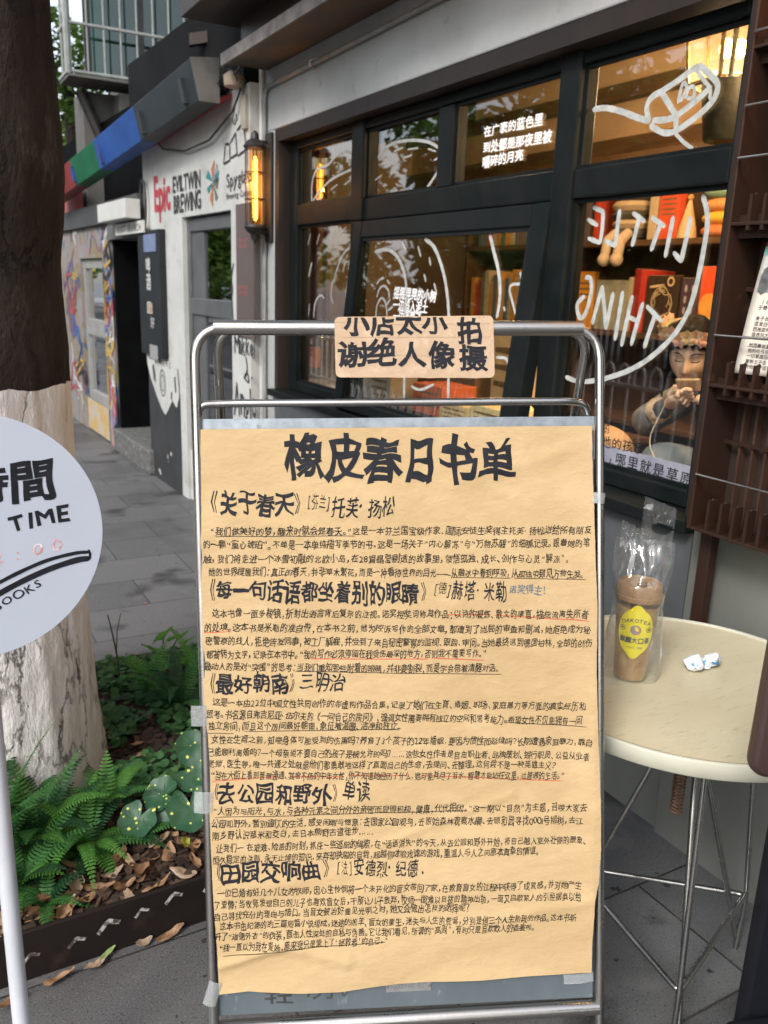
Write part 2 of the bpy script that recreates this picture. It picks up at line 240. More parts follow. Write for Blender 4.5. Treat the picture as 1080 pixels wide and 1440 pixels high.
# ---------------------------------------------------------------- mesh builder
class MB:
    def __init__(s, xf=None): s.v, s.f, s.xf = [], [], xf
    def add(s, vs, fs):
        o = len(s.v)
        s.v += [Vector(p) for p in vs]
        s.f += [tuple(i + o for i in q) for q in fs]
        return s
    def box(s, x0, y0, z0, x1, y1, z1):
        return s.hexa([(x0, y0, z0), (x1, y0, z0), (x1, y1, z0), (x0, y1, z0)], [(x0, y0, z1), (x1, y0, z1), (x1, y1, z1), (x0, y1, z1)])
    def hexa(s, a, b):
        n = len(a)
        return s.add(list(a) + list(b), [tuple(range(n))[::-1], tuple(range(n, 2 * n))] + [(i, (i + 1) % n, n + (i + 1) % n, n + i) for i in range(n)])
    def obox(s, c, ax, ay, az):
        c, ax, ay, az = map(Vector, (c, ax, ay, az))
        q = [(-1, -1), (1, -1), (1, 1), (-1, 1)]
        return s.hexa([c + ax * i + ay * j - az for i, j in q], [c + ax * i + ay * j + az for i, j in q])
    def tube(s, pts, r, n=10, caps=True, closed=False):
        pts = [Vector(p) for p in pts]
        N = len(pts)
        rs = r if isinstance(r, (list, tuple)) else [r] * N
        up = None
        rings = []
        for i, p in enumerate(pts):
            if closed: d = pts[(i + 1) % N] - pts[i - 1]
            else: d = pts[min(i + 1, N - 1)] - pts[max(i - 1, 0)]
            d.normalize()
            if up is None: up = Vector((0, 0, 1)) if abs(d.z) < .9 else Vector((1, 0, 0))
            a = (up - d * up.dot(d)).normalized()
            up = a
            b = d.cross(a)
            rings.append([p + (a * math.cos(t) + b * math.sin(t)) * rs[i] for t in [2 * math.pi * k / n for k in range(n)]])
        vs = [q for g in rings for q in g]
        fs = []
        for i in range(N if closed else N - 1):
            j = (i + 1) % N
            fs += [(i * n + k, i * n + (k + 1) % n, j * n + (k + 1) % n, j * n + k) for k in range(n)]
        if caps and not closed: fs += [tuple(range(n))[::-1], tuple(range((N - 1) * n, N * n))]
        return s.add(vs, fs)
    def sheet(s, fn, nu, nv):
        vs = [fn(i / nu, j / nv) for j in range(nv + 1) for i in range(nu + 1)]
        w = nu + 1
        return s.add(vs, [(j * w + i, j * w + i + 1, (j + 1) * w + i + 1, (j + 1) * w + i) for j in range(nv) for i in range(nu)])
    def slab(s, outline, fn, t0, t1):
        a = [fn(p[0], p[1], t0) for p in outline]
        b = [fn(p[0], p[1], t1) for p in outline]
        return s.hexa(a, b)
    def lathe(s, prof, c=(0, 0, 0), n=32, wob=None):
        c = Vector(c)
        vs = []
        for r, z in prof:
            for k in range(n):
                t = 2 * math.pi * k / n
                rr = r * (wob(t, z) if wob else 1)
                vs.append(c + Vector((rr * math.cos(t), rr * math.sin(t), z)))
        m = len(prof)
        fs = [(i * n + k, i * n + (k + 1) % n, (i + 1) * n + (k + 1) % n, (i + 1) * n + k) for i in range(m - 1) for k in range(n)]
        fs += [tuple(range(n))[::-1], tuple(range((m - 1) * n, m * n))]
        return s.add(vs, fs)
    def ball(s, c, r, nu=16, nv=10, sc=(1, 1, 1), amp=0, fr=3, seed=0):
        c = Vector(c)
        def fn(u, v):
            a, b = 2 * math.pi * u, math.pi * (v - .5)
            d = Vector((math.cos(a) * math.cos(b), math.sin(a) * math.cos(b), math.sin(b)))
            k = 1 + (amp * noise.noise(d * fr + Vector((seed, 0, 0))) if amp else 0)
            return c + Vector((d.x * sc[0], d.y * sc[1], d.z * sc[2])) * r * k
        return s.sheet(fn, nu, nv)
    def ribbon(s, pts, w, fn, sub=5, taper=.75):
        P = [Vector((p[0], p[1])) for p in pts]
        Q = []
        for i in range(len(P) - 1):
            a, b, c, d = P[max(i - 1, 0)], P[i], P[i + 1], P[min(i + 2, len(P) - 1)]
            k = sub if len(P) > 2 else 2
            for j in range(k):
                t = j / k
                Q.append(.5 * ((2 * b) + (c - a) * t + (2 * a - 5 * b + 4 * c - d) * t * t + (3 * b - a - 3 * c + d) * t ** 3))
        Q.append(P[-1])
        L, Rr = [], []
        for i, q in enumerate(Q):
            d = (Q[min(i + 1, len(Q) - 1)] - Q[max(i - 1, 0)])
            if d.length < 1e-9: d = Vector((1, 0))
            d.normalize()
            k = w * .5 * (1 + .16 * noise.noise(Vector((q.x * 40, q.y * 40, 3))))
            if i in (0, len(Q) - 1): k *= taper
            o = Vector((-d.y, d.x)) * k
            L.append(q + o)
            Rr.append(q - o)
        # rounded ends
        d0 = (Q[0] - Q[1]).normalized() * w * .32
        d1 = (Q[-1] - Q[-2]).normalized() * w * .32
        out = [Q[0] + d0] + L + [Q[-1] + d1] + Rr[::-1]
        n = len(L)
        vs = [fn(p.x, p.y) for p in out]
        N = len(out)
        fs = [(0, 1, N - 1), (n, n + 1, n + 2)]
        fs += [(1 + i, 2 + i, N - 2 - i, N - 1 - i) for i in range(n - 1)]
        return s.add(vs, fs)
def build(name, mb, mat, parent=None, smooth=False, bevel=0, seg=2, solid=0, angle=40, subsurf=0):
    me = bpy.data.meshes.new(name)
    vs = mb.v
    if mb.xf: vs = [mb.xf(p) for p in vs]
    base = parent['_base'] if parent is not None else (0, 0, 0)
    b = Vector(base)
    me.from_pydata([tuple(p - b) for p in vs], [], mb.f)
    me.materials.append(mat)
    me.update()
    if smooth:
        me.polygons.foreach_set('use_smooth', [True] * len(me.polygons))
        if angle < 180: me.set_sharp_from_angle(angle=R(angle))
    o = bpy.data.objects.new(name, me)
    C.objects.link(o)
    o['_base'] = tuple(b)
    if parent is not None: o.parent = parent
    if solid:
        md = o.modifiers.new('s', 'SOLIDIFY')
        md.thickness = solid
        md.offset = 0
    if bevel:
        md = o.modifiers.new('b', 'BEVEL')
        md.width = bevel
        md.segments = seg
        md.limit_method = 'ANGLE'
        md.angle_limit = R(35)
    if subsurf:
        md = o.modifiers.new('u', 'SUBSURF')
        md.levels = md.render_levels = subsurf
    return o
def tag(o, label, cat=None, group=None, kind=None):
    if label: o['label'] = label
    if cat: o['category'] = cat
    if group: o['group'] = group
    if kind: o['kind'] = kind
    return o
def thing(name, label, cat, base=(0, 0, 0), group=None):
    o = bpy.data.objects.new(name, None)
    C.objects.link(o)
    o.location = base
    o.empty_display_size = .05
    o['_base'] = tuple(base)
    return tag(o, label, cat, group)
def copy_tree(o, parent=None, loc=None, rotz=None, scale=None):
    c = o.copy()
    C.objects.link(c)
    c.parent = parent
    for ch in o.children: copy_tree(ch, c)
    if loc is not None: c.location = loc
    if rotz is not None: c.rotation_euler = (0, 0, rotz)
    if scale: c.scale = (scale,) * 3
    return c
# ---------------------------------------------------------------- lettering
_fc = {}
_cu = bpy.data.curves.new('letter', 'FONT')
_cu.resolution_u = 3
_fo = bpy.data.objects.new('letter', _cu)
C.objects.link(_fo)
WEIGHT = {0: .010, 1: .012, 2: .024, 3: .03, 4: 0}   # extra pen width, in letter heights
def thicken(g, d):
    """widen the strokes: a flat band of width d along every outline edge, butted beside the fill"""
    V, F = g
    V = list(V)
    cnt = {}
    for f in F:
        for i in range(len(f)):
            a, b = f[i], f[(i + 1) % len(f)]
            cnt.setdefault((min(a, b), max(a, b)), []).append((a, b))
    out = [l[0] for l in cnt.values() if len(l) == 1]
    nrm = {}
    area = sum(V[f[i]][0] * V[f[(i + 1) % len(f)]][1] - V[f[(i + 1) % len(f)]][0] * V[f[i]][1] for f in F for i in range(len(f)))
    sg = 1 if area > 0 else -1
    for a, b in out:
        dx, dy = V[b][0] - V[a][0], V[b][1] - V[a][1]
        L = math.hypot(dx, dy) or 1
        n = (dy / L * sg, -dx / L * sg)
        nrm.setdefault(a, []).append(n)
        nrm.setdefault(b, []).append(n)
    for i, l in nrm.items():
        x, y = sum(n[0] for n in l), sum(n[1] for n in l)
        L = math.hypot(x, y)
        if L < .2: continue
        k = d / max(.55, L / len(l))
        V[i] = (V[i][0] + x / L * k, V[i][1] + y / L * k)
    return (V, F)
def fine(g, lim):
    """cut long faces so that lettering can follow an uneven sheet"""
    b = bmesh.new()
    vs = [b.verts.new((v[0], v[1], 0)) for v in g[0]]
    for f in g[1]:
        try: b.faces.new([vs[i] for i in f])
        except ValueError: pass
    for _ in range(4):
        bmesh.ops.triangulate(b, faces=b.faces[:])
        es = [e for e in b.edges if e.calc_length() > lim]
        if not es: break
        bmesh.ops.subdivide_edges(b, edges=es, cuts=1)
    bmesh.ops.triangulate(b, faces=b.faces[:])
    b.verts.index_update()
    out = ([(v.co.x, v.co.y) for v in b.verts], [tuple(v.index for v in f.verts) for f in b.faces])
    b.free()
    return out
def glyph(ch, w):
    if (ch, w) in _fc: return _fc[ch, w]
    _cu.body = ch
    bpy.context.view_layer.update()
    me = bpy.data.meshes.new_from_object(_fo.evaluated_get(bpy.context.evaluated_depsgraph_get()))
    g = ([(v.co.x, v.co.y) for v in me.vertices], [tuple(p.vertices) for p in me.polygons])
    bpy.data.meshes.remove(me)
    if WEIGHT[w] and ch != ' ':
        g = thicken(g, WEIGHT[w])
    if ord(ch) > 255 and w != 4: g = fine(g, .4 if w == 0 else .14)
    _fc[ch, w] = g
    return g
def adv(ch):
    if ch.isascii() and ch.isalnum():
        vs = glyph(ch, 0)[0]
        return max(v[0] for v in vs) - min(v[0] for v in vs) + .12
    if ch in '，。、；：！？“”‘’·.': return .62
    if ch == ' ': return .45
    if ord(ch) < 128: return .6
    return 1.0
def letters(mb, txt, p0, p1, h, w, fn, jit=.05, warp=.05, slant=0, fit=True, seed=1, flip=1):
    """lay txt from p0 to p1 (2D, y up * flip) with height h; fn maps (x, y) to 3D"""
    rnd = random.Random(hash(txt) % 9999 if False else sum(map(ord, txt)) + seed)
    a, b = Vector(p0), Vector(p1)
    tot = sum(adv(c) for c in txt)
    d = (b - a)
    L = d.length
    ex = d / L
    ey = Vector((-ex.y, ex.x)) * flip
    pitch = L / tot
    x = 0
    for ch in txt:
        k = adv(ch)
        if ch != ' ':
            vs, fs = glyph(ch, w)
            cx = (.5 if k == 1 else .3) if ord(ch) > 127 else (min(v[0] for v in vs) + max(v[0] for v in vs)) / 2
            if ch in '，。、；：！？': cx = .28
            if ch in '“”‘’': cx = (min(v[0] for v in vs) + max(v[0] for v in vs)) / 2
            sx = min(pitch * (1.0 if ord(ch) > 127 else 1.08), h * 1.15) * (1 + rnd.uniform(-jit, jit))
            if k < 1 and ord(ch) > 127: sx = h * .8
            sy = h * (1 + rnd.uniform(-jit, jit) * 1.3)
            if ord(ch) > 255 and k == 1: sy *= rnd.uniform(.9, 1.06)
            rot = rnd.uniform(-jit, jit) * .8
            sh = slant + rnd.uniform(-jit, jit)
            c0 = a + ex * (x + k / 2) * pitch + ey * h * rnd.uniform(-jit, jit) * .8
            ph = rnd.uniform(0, 50)
            out = []
            for vx, vy in vs:
                ux, uy = vx - cx, vy - .37
                if warp:
                    q = Vector((ux * 2.2 + ph, uy * 2.2, ph))
                    ux += warp * noise.noise(q)
                    uy += warp * noise.noise(q + Vector((9, 9, 9)))
                ux += uy * sh
                ux, uy = ux * math.cos(rot) - uy * math.sin(rot), ux * math.sin(rot) + uy * math.cos(rot)
                p = c0 + ex * ux * sx + ey * uy * sy
                out.append(fn(p.x, p.y))
            mb.add(out, fs)
        x += k
    return mb
def rrect(x0, y0, x1, y1, r, n=4):
    o = []
    for cx, cy, a in ((x1 - r, y1 - r, 0), (x0 + r, y1 - r, 90), (x0 + r, y0 + r, 180), (x1 - r, y0 + r, 270)):
        o += [(cx + r * math.cos(R(a + 90 * k / n)), cy + r * math.sin(R(a + 90 * k / n))) for k in range(n + 1)]
    return o
def circ(cx, cy, r, n=48): return [(cx + r * math.cos(2 * math.pi * k / n), cy + r * math.sin(2 * math.pi * k / n)) for k in range(n)]
def arcpts(pts, r, n=6):
    """round the inner corners of a polyline"""
    P = [Vector(p) for p in pts]
    o = [P[0]]
    for i in range(1, len(P) - 1):
        a, b, c = P[i - 1], P[i], P[i + 1]
        d0, d1 = (a - b).normalized(), (c - b).normalized()
        k = min(r, (a - b).length * .49, (c - b).length * .49)
        p0, p1 = b + d0 * k, b + d1 * k
        for j in range(n + 1):
            t = j / n
            o.append(p0 * (1 - t) ** 2 + b * 2 * t * (1 - t) + p1 * t * t)
    o.append(P[-1])
    return o
# ---------------------------------------------------------------- ground
def paving_material():
    m, n, l, b = nodes('granite paving')
    tc = n.new('ShaderNodeTexCoord')
    br = n.new('ShaderNodeTexBrick')
    mp = n.new('ShaderNodeMapping')
    mp.inputs['Location'].default_value = (.04, -.23, 0)
    l.new(tc.outputs['Object'], mp.inputs[0])
    l.new(mp.outputs[0], br.inputs[0])
    br.inputs['Scale'].default_value = 1
    br.inputs['Brick Width'].default_value = .64
    br.inputs['Row Height'].default_value = .36
    br.inputs['Mortar Size'].default_value = .0035
    br.inputs['Mortar Smooth'].default_value = .3
    br.inputs['Color1'].default_value = (.085, .085, .086, 1)
    br.inputs['Color2'].default_value = (.125, .125, .125, 1)
    br.inputs['Mortar'].default_value = (.022, .02, .018, 1)
    def noi(s, d, v=None):
        t = n.new('ShaderNodeTexNoise')
        t.inputs['Scale'].default_value = s
        t.inputs['Detail'].default_value = d
        l.new(tc.outputs['Object'], t.inputs[0])
        return t.outputs[0]
    def mixc(a, f, cc, k0, k1, mode='MIX'):
        r = n.new('ShaderNodeMapRange')
        r.inputs[1].default_value, r.inputs[2].default_value = k0, k1
        l.new(f, r.inputs[0])
        x = n.new('ShaderNodeMix')
        x.data_type = 'RGBA'
        x.blend_type = mode
        l.new(r.outputs[0], x.inputs[0])
        l.new(a, x.inputs[6])
        x.inputs[7].default_value = col(cc)
        return x.outputs[2]
    c = mixc(br.outputs['Color'], noi(1.7, 6), (.045, .043, .042), .5, .8)
    c = mixc(c, noi(3.1, 9), (.035, .033, .031), .57, .66)
    c = mixc(c, noi(23, 3), (.03, .028, .027), .68, .71)
    c = mixc(c, noi(260, 2), (.2, .2, .2), .62, .72)
    c = mixc(c, noi(190, 2), (.02, .02, .02), .6, .7)
    c = mixc(c, noi(7, 8), (.16, .155, .15), .6, .9)
    l.new(c, b.inputs['Base Color'])
    b.inputs['Roughness'].default_value = .55
    bp = n.new('ShaderNodeBump')
    bp.inputs['Strength'].default_value = .35
    bp.inputs['Distance'].default_value = .004
    ad = n.new('ShaderNodeMath')
    ad.operation = 'MULTIPLY_ADD'
    ad.inputs[1].default_value = -2.2
    l.new(br.outputs['Fac'], ad.inputs[0])
    l.new(noi(220, 3), ad.inputs[2])
    l.new(ad.outputs[0], bp.inputs['Height'])
    l.new(bp.outputs[0], b.inputs['Normal'])
    return m
ground = build('ground', MB().add([(-200, -200, 0), (200, -200, 0), (200, 200, 0), (-200, 200, 0)], [(0, 1, 2, 3)]), paving_material())
tag(ground, None, kind='structure')
m_asph = M('asphalt', (.06, .06, .062), .8, c2=(.085, .083, .08), scale=3, bump=.4, bscale=200)
m_kerb = M('kerb stone', (.26, .26, .25), .7, c2=(.18, .175, .17), scale=8, bump=.2, bscale=90)
tag(build('road', MB().add([(-7.2, -60, .004), (-1.6, -60, .004), (-1.6, 90, .004), (-7.2, 90, .004)], [(0, 1, 2, 3)]), m_asph), None, kind='structure')
kb = MB()
for k in range(-20, 40): kb.box(-1.6, k * 1.0 + .004, 0, -1.46, k * 1.0 + .996, .1)
tag(build('kerb', kb, m_kerb, bevel=.01), None, kind='structure')
# ---------------------------------------------------------------- shop with the lit windows
m_conc = M('painted concrete', (.40, .415, .41), .75, c2=(.32, .33, .325), scale=2.2, bump=.12, bscale=45, c3=(.2, .19, .17), scale3=9, lo3=.62, hi3=.8)
m_concdark = M('bare concrete', (.15, .155, .138), .72, c2=(.11, .115, .10), scale=3, bump=.12, bscale=30, c3=(.2, .13, .06), scale3=3, lo3=.62, hi3=.8, stretch=(1, 1, .35))
m_frame = M('black window paint', (.006, .009, .009), .45, c2=(.011, .013, .013), scale=9, bump=.05, bscale=60, rvar=.08, spec=.1)
m_glass = glass('window glass', (.93, .94, .92), 1.9)
m_paint = M('white marker paint', (.47, .48, .455), .7, c2=(.33, .34, .32), scale=45, lo=.4, hi=.65)
m_white = M('white vinyl', (.93, .93, .93), .5, c2=(.9, .9, .9), scale=20)
m_black = M('black vinyl', (.012, .012, .013), .5, c2=(.02, .02, .02), scale=20)
m_brown = M('dark brown steel', (.045, .026, .018), .5, c2=(.03, .018, .014), scale=7, bump=.08, bscale=40)
m_rust = M('rusty soffit steel', (.085, .065, .052), .6, c2=(.14, .075, .028), scale=3.5, lo=.45, hi=.6, bump=.15, bscale=30, c3=(.05, .04, .035), scale3=2, lo3=.5, hi3=.7, stretch=(1, .4, 1))
m_reveal = M('dark timber reveal', (.018, .011, .008), .6, c2=(.011, .007, .005), scale=4, stretch=(4, 4, .4), bump=.1, bscale=30)
m_inwall = M('warm beige plaster', (.50, .36, .24), .8, c2=(.42, .30, .2), scale=3, bump=.1, bscale=30)
m_wood = M('dark stained timber', (.11, .058, .028), .55, c2=(.065, .034, .017), scale=5, stretch=(3, .5, 6), bump=.1, bscale=20)
m_floor = M('shop floor', (.12, .08, .05), .5, c2=(.08, .055, .035), scale=3, stretch=(1, 6, 1))
shop = thing('shop_building', 'grey concrete shop with a black framed grid of warmly lit windows painted with white drawings', 'shop', (1.78, 3, 0))
w = MB()
w.box(1.78, -1.4, 2.262, 1.98, 4.55, 3.1)          # fascia over the window
w.box(1.78, 4.41, 0, 1.98, 4.55, 2.262)              # end pilaster
w.box(1.78, -1.4, 0, 1.98, 1.46, 2.262)              # wall behind the magazine rack
build('wall', w, m_conc, shop, bevel=.006)
lw = MB()
lw.box(1.79, 1.46, 0, 1.99, 4.41, .9)
build('lower_wall', lw, m_concdark, shop)
build('bare_wall_patch', MB().box(1.775, -1.4, 0, 1.779, 1.46, 1.2), m_concdark, shop)
gp = MB().box(1.783, 1.47, .3, 1.788, 4.4, .9)
build('glossy_lower_panel', gp, M('glossy grey panel', (.10, .11, .115), .18, c2=(.07, .075, .08), scale=3), shop)
build('window_sill', MB().box(1.74, 1.465, .9, 1.99, 4.408, .936), m_frame, shop, bevel=.004)
rv = MB()
rv.box(1.785, 4.36, .937, 1.97, 4.408, 2.2)
rv.box(1.785, 1.462, .937, 1.97, 1.505, 2.2)
rv.box(1.785, 1.462, 2.202, 1.97, 4.408, 2.26)
build('reveal', rv, m_reveal, shop)
# outer window grid
fr = MB()
X0, X1 = 1.845, 1.915
for a, b_ in ((1.507, 1.562), (4.262, 4.358)): fr.box(X0, a, .937, X1, b_, 2.2)
fr.box(X0 - .006, 2.143, .937, X1, 2.237, 2.2)
fr.box(X0 - .006, 3.525, 1.783, X1, 3.642, 2.2)
fr.box(X0, 2.834, 1.872, X1, 2.932, 2.158)
fr.box(X0 - .002, 3.6, .987, X1, 3.642, 1.783)
for (y0, y1) in ((1.562, 2.143), (2.237, 3.525), (3.642, 4.262)): fr.box(X0 + .002, y0, 2.16, X1 - .002, y1, 2.198)
fr.box(X0 + .002, 1.562, 1.782, X1 - .002, 2.143, 1.868)
fr.box(X0 + .002, 2.237, 1.782, X1 - .002, 3.525, 1.874)
fr.box(X0 + .002, 3.642, 1.79, X1 - .002, 4.262, 1.89)
for (y0, y1) in ((1.562, 2.143), (2.237, 3.6), (3.642, 4.262)): fr.box(X0 + .002, y0, .938, X1 - .002, y1, .988)
build('window_frame', fr, m_frame, shop, bevel=.006)
# small stops that line every pane
st_ = MB()
panes = dict(upper_right=(1.562, 2.143, 1.868, 2.16), up3=(2.237, 2.834, 1.874, 2.16), upper_second=(2.932, 3.525, 1.874, 2.16), upper_left=(3.642, 4.262, 1.89, 2.16), lower_right=(1.562, 2.143, .988, 1.782), lower_left=(3.642, 4.262, .988, 1.79))
for y0, y1, z0, z1 in panes.values():
    for k in ((y0, z0, y0 + .012, z1), (y1 - .012, z0, y1, z1), (y0 + .012, z0, y1 - .012, z0 + .012), (y0 + .012, z1 - .012, y1 - .012, z1)):
        st_.box(1.862, k[0], k[1], 1.874, k[2], k[3])
build('glazing_bead', st_, m_frame, shop)
def pane_map(y, z): return (1.8772, y, z)
ppane = {}
for k, (y0, y1, z0, z1) in panes.items():
    ppane[k] = build('window_pane', MB().box(1.8785, y0, z0, 1.8835, y1, z1), m_glass, shop)
for k, ss in STROKES.items():
    if k == 'sash': continue
    mb = MB()
    y0, y1, z0, z1 = panes[k]
    wd = {'lower_right': .0155, 'upper_right': .017, 'upper_second': .012, 'upper_left': .011, 'lower_left': .011}[k]
    for i, s_ in enumerate(ss):
        pm_ = lambda y, z, i=i: (1.8772 - .00012 * i, y, z)
        short = sum((Vector(s_[j + 1]) - Vector(s_[j])).length for j in range(len(s_) - 1)) < .12
        mb.ribbon([(min(max(p[0], y0 + .015), y1 - .015), min(max(p[1], z0 + .015), z1 - .015)) for p in s_], wd * (.62 if short and k != 'lower_right' else 1), pm_)
    build('painted_drawing', mb, m_paint, ppane[k])
WT = {'up3': MB(), 'lowR': MB()}
for t, p0, p1, h, k in WINDOW_TEXT: letters(WT[k], t, p0, p1, h, 2 if k == 'up3' else 1, lambda y, z: (1.8756, y, z), jit=.01, warp=0, flip=-1)
build('white_lettering', WT['up3'], m_white, ppane['up3'])
build('black_lettering', WT['lowR'], m_black, ppane['lower_right'])
lab = MB().box(1.8760, 1.575, .992, 1.8782, 2.05, 1.05)
build('pale_sticker_strip', lab, M('faded strip', (.33, .33, .38), .5, c2=(.2, .2, .26), scale=9), ppane['lower_right'])
# opening sash: hinged at the top, foot pushed out
ta = R(6.0)
nd, nn_, HX, HZ = Vector((-math.sin(ta), 0, -math.cos(ta))), Vector((-math.cos(ta), 0, math.sin(ta))), 1.85, 1.78
def sash_at(y, h, o=0.0): return Vector((HX, y, HZ)) + nd * h + nn_ * o
def sbox(mb, y0, h0, y1, h1, o0, o1):
    return mb.hexa([sash_at(y, h, o0) for y, h in ((y0, h0), (y1, h0), (y1, h1), (y0, h1))], [sash_at(y, h, o1) for y, h in ((y0, h0), (y1, h0), (y1, h1), (y0, h1))])
sm = MB()
sbox(sm, 2.232, 0, 2.32, .84, -.045, .012)
sbox(sm, 3.515, 0, 3.598, .84, -.045, .012)
sbox(sm, 2.32, .001, 3.515, .074, -.044, .011)
sbox(sm, 2.32, .79, 3.515, .839, -.044, .011)
sash = build('opening_window', sm, m_frame, shop, bevel=.006)
sb_ = MB()
for k in ((2.32, .074, 2.333, .79), (3.502, .074, 3.515, .79), (2.333, .074, 3.502, .087), (2.333, .777, 3.502, .79)): sbox(sb_, *k, -.004, .004)
build('glazing_bead', sb_, m_frame, sash)
sp = MB()
sbox(sp, 2.32, .074, 3.515, .79, -.012, -.007)
build('window_pane', sp, m_glass, sash)
mb = MB()
for i, s_ in enumerate(STROKES['sash']):
    ln = sum((Vector(s_[j + 1]) - Vector(s_[j])).length for j in range(len(s_) - 1))
    mb.ribbon([(min(max(p[0], 2.34), 3.495), min(max(p[1], .09), .77)) for p in s_], .016 if ln > .25 else .010, lambda y, h, i=i: sash_at(y, h, -.0055 + .00012 * i))
build('painted_drawing', mb, m_paint, sash)
mb = MB()
for t, p0, p1 in SASH_TEXT: letters(mb, t, p0, p1, .052, 2, lambda y, h: sash_at(y, h, -.0055), jit=.02, warp=.01, flip=1)
# sash coordinates run right to left and downwards, so mirror them into reading order
build('white_lettering', mb, m_white, sash)
build('stay_arm', MB().tube([(1.9, 2.28, 1.1), sash_at(2.29, .6, -.03)], .005), m_frame, sash)
# room behind the glass
rm = MB()
rm.box(3.5, -.6, 0, 3.6, 6, 2.9)
rm.box(1.99, 5.9, 0, 3.499, 6, 2.9)
rm.box(1.99, -.6, 0, 3.499, -.5, 2.9)
build('inner_wall', rm, m_inwall, shop)
build('ceiling', MB().box(1.99, -.5, 2.8, 3.499, 5.9, 2.9), m_inwall, shop)
build('floor', MB().box(1.99, -.499, .01, 3.499, 5.899, .05), m_floor, shop)
bm_ = MB()
for z0, z1 in ((2.17, 2.31), (2.5, 2.58)): bm_.box(3.43, -.49, z0, 3.498, 5.89, z1)
build('wall_beam', bm_, m_wood, shop, bevel=.005)
build('curtain', MB().sheet(lambda u, v: (2.25 + .03 * math.sin(u * 40), 4.75 + u * .5, .3 + v * 2.2), 80, 2), M('brown curtain', (.2, .09, .05), .9, c2=(.15, .07, .04), scale=8, stretch=(1, 1, .1)), shop, smooth=True, solid=.006)
# steel canopy over the shop front
can = thing('steel_canopy', 'dark rusty steel canopy beams running above the grey fascia', 'canopy', (1.6, 2, 2.55))
c = MB()
c.box(1.545, -1.4, 2.555, 1.779, 4.5, 2.567)
build('soffit_plate', c, m_rust, can)
c = MB()
c.box(1.535, -1.4, 2.545, 1.545, 4.52, 2.6)
build('lip', c, M('worn steel lip', (.2, .17, .14), .5, c2=(.08, .06, .05), scale=12), can)
c = MB()
c.box(1.62, -1.4, 2.568, 1.776, 4.45, 2.75)
build('web_plate', c, m_brown, can)
c = MB()
c.box(1.36, -1.4, 2.752, 1.774, 4.6, 3.2)
build('box_beam', c, M('dark fascia steel', (.04, .032, .027), .6, c2=(.04, .03, .026), scale=5, bump=.1), can, bevel=.004)
# conduit along the fascia
pp = thing('conduit_pipe', 'thin grey conduit pipe clipped along the concrete fascia and down the pilaster', 'pipe', (1.76, 4.52, .2))
run = arcpts([(1.764, 4.5, .1), (1.764, 4.5, 2.47), (1.764, -1.4, 2.52)], .07)
build('pipe_run', MB().tube(run, .011), M('painted conduit', (.3, .3, .29), .55, c2=(.2, .2, .19), scale=9), pp, smooth=True)
for y, z in ((3.9, 2.475), (2.35, 2.488), (1.2, 2.498)): build('clip', MB().tube([(1.779, y - .012, z + .02), (1.748, y, z + .01), (1.748, y, z - .012), (1.779, y + .012, z - .02)], .004), M('clip steel', (.6, .6, .6), .3, 1), pp)
build('white_riser_pipe', MB().tube([(1.758, 4.53, .05), (1.758, 4.53, 2.6)], .013), M('white pipe', (.55, .55, .53), .5, c2=(.45, .45, .43), scale=6), pp, smooth=True)
# ---------------------------------------------------------------- wall lantern with a lit tube bulb
m_iron = M('black iron', (.015, .014, .013), .5, c2=(.03, .027, .024), scale=20, bump=.1, bscale=80)
def lantern(x, y, z, label):
    t = thing('wall_lantern', label, 'wall lamp', (x, y, z))
    build('back_plate', MB().box(x - .018, y - .05, z - .27, x, y + .05, z + .27), m_iron, t, bevel=.004)
    cx = x - .085
    cg = MB()
    for k in range(6):
        a = k * math.pi / 3
        cg.tube([(cx + .052 * math.cos(a), y + .052 * math.sin(a), z - .19), (cx + .052 * math.cos(a), y + .052 * math.sin(a), z + .19)], .0035, 6)
    for zz in (-.19, -.06, .07, .19): cg.tube([(cx + .053 * math.cos(2 * math.pi * k / 24), y + .053 * math.sin(2 * math.pi * k / 24), z + zz) for k in range(24)], .0035, 6, closed=True)
    build('cage', cg, m_iron, t)
    cp = MB()
    cp.lathe([(.058, .19), (.06, .2), (.04, .225), (.022, .235), (.02, .26), (.006, .275)], (cx, y, z), 20)
    cp.lathe([(.006, -.275), (.02, -.26), (.024, -.235), (.045, -.222), (.06, -.2), (.058, -.19)], (cx, y, z), 20)
    cp.tube([(cx, y, z + .225), (x - .01, y, z + .225)], .008)
    cp.tube([(cx, y, z - .225), (x - .01, y, z - .225)], .008)
    build('cap', cp, m_iron, t, smooth=True)
    build('glass_tube', MB().lathe([(.03, -.18), (.032, -.17), (.032, .17), (.03, .18)], (cx, y, z), 20), glass('amber lamp glass', (1, .8, .5), 1.0), t, smooth=True)
    build('bulb', MB().lathe([(.006, -.165), (.013, -.15), (.013, .13), (.006, .15)], (cx, y, z), 14), emit('amber filament glow', (1, .42, .07), 5.5), t, smooth=True)
    L = bpy.data.lights.new('lantern light', 'POINT')
    L.energy = 1.2
    L.color = (1, .55, .2)
    L.shadow_soft_size = .008
    o = bpy.data.objects.new('lantern light', L)
    C.objects.link(o)
    o.parent = t
    o.location = (-.085 - .0145, 0, .02)
    return t
lantern(1.779, 4.46, 1.98, 'black caged wall lantern with a glowing amber tube bulb on the grey pilaster')
rl = lantern(1.60, .95, 2.42, 'black caged wall lantern glowing above the brown magazine rack')
for o in rl.children:
    if o.type == 'LIGHT': o.data.energy = 13
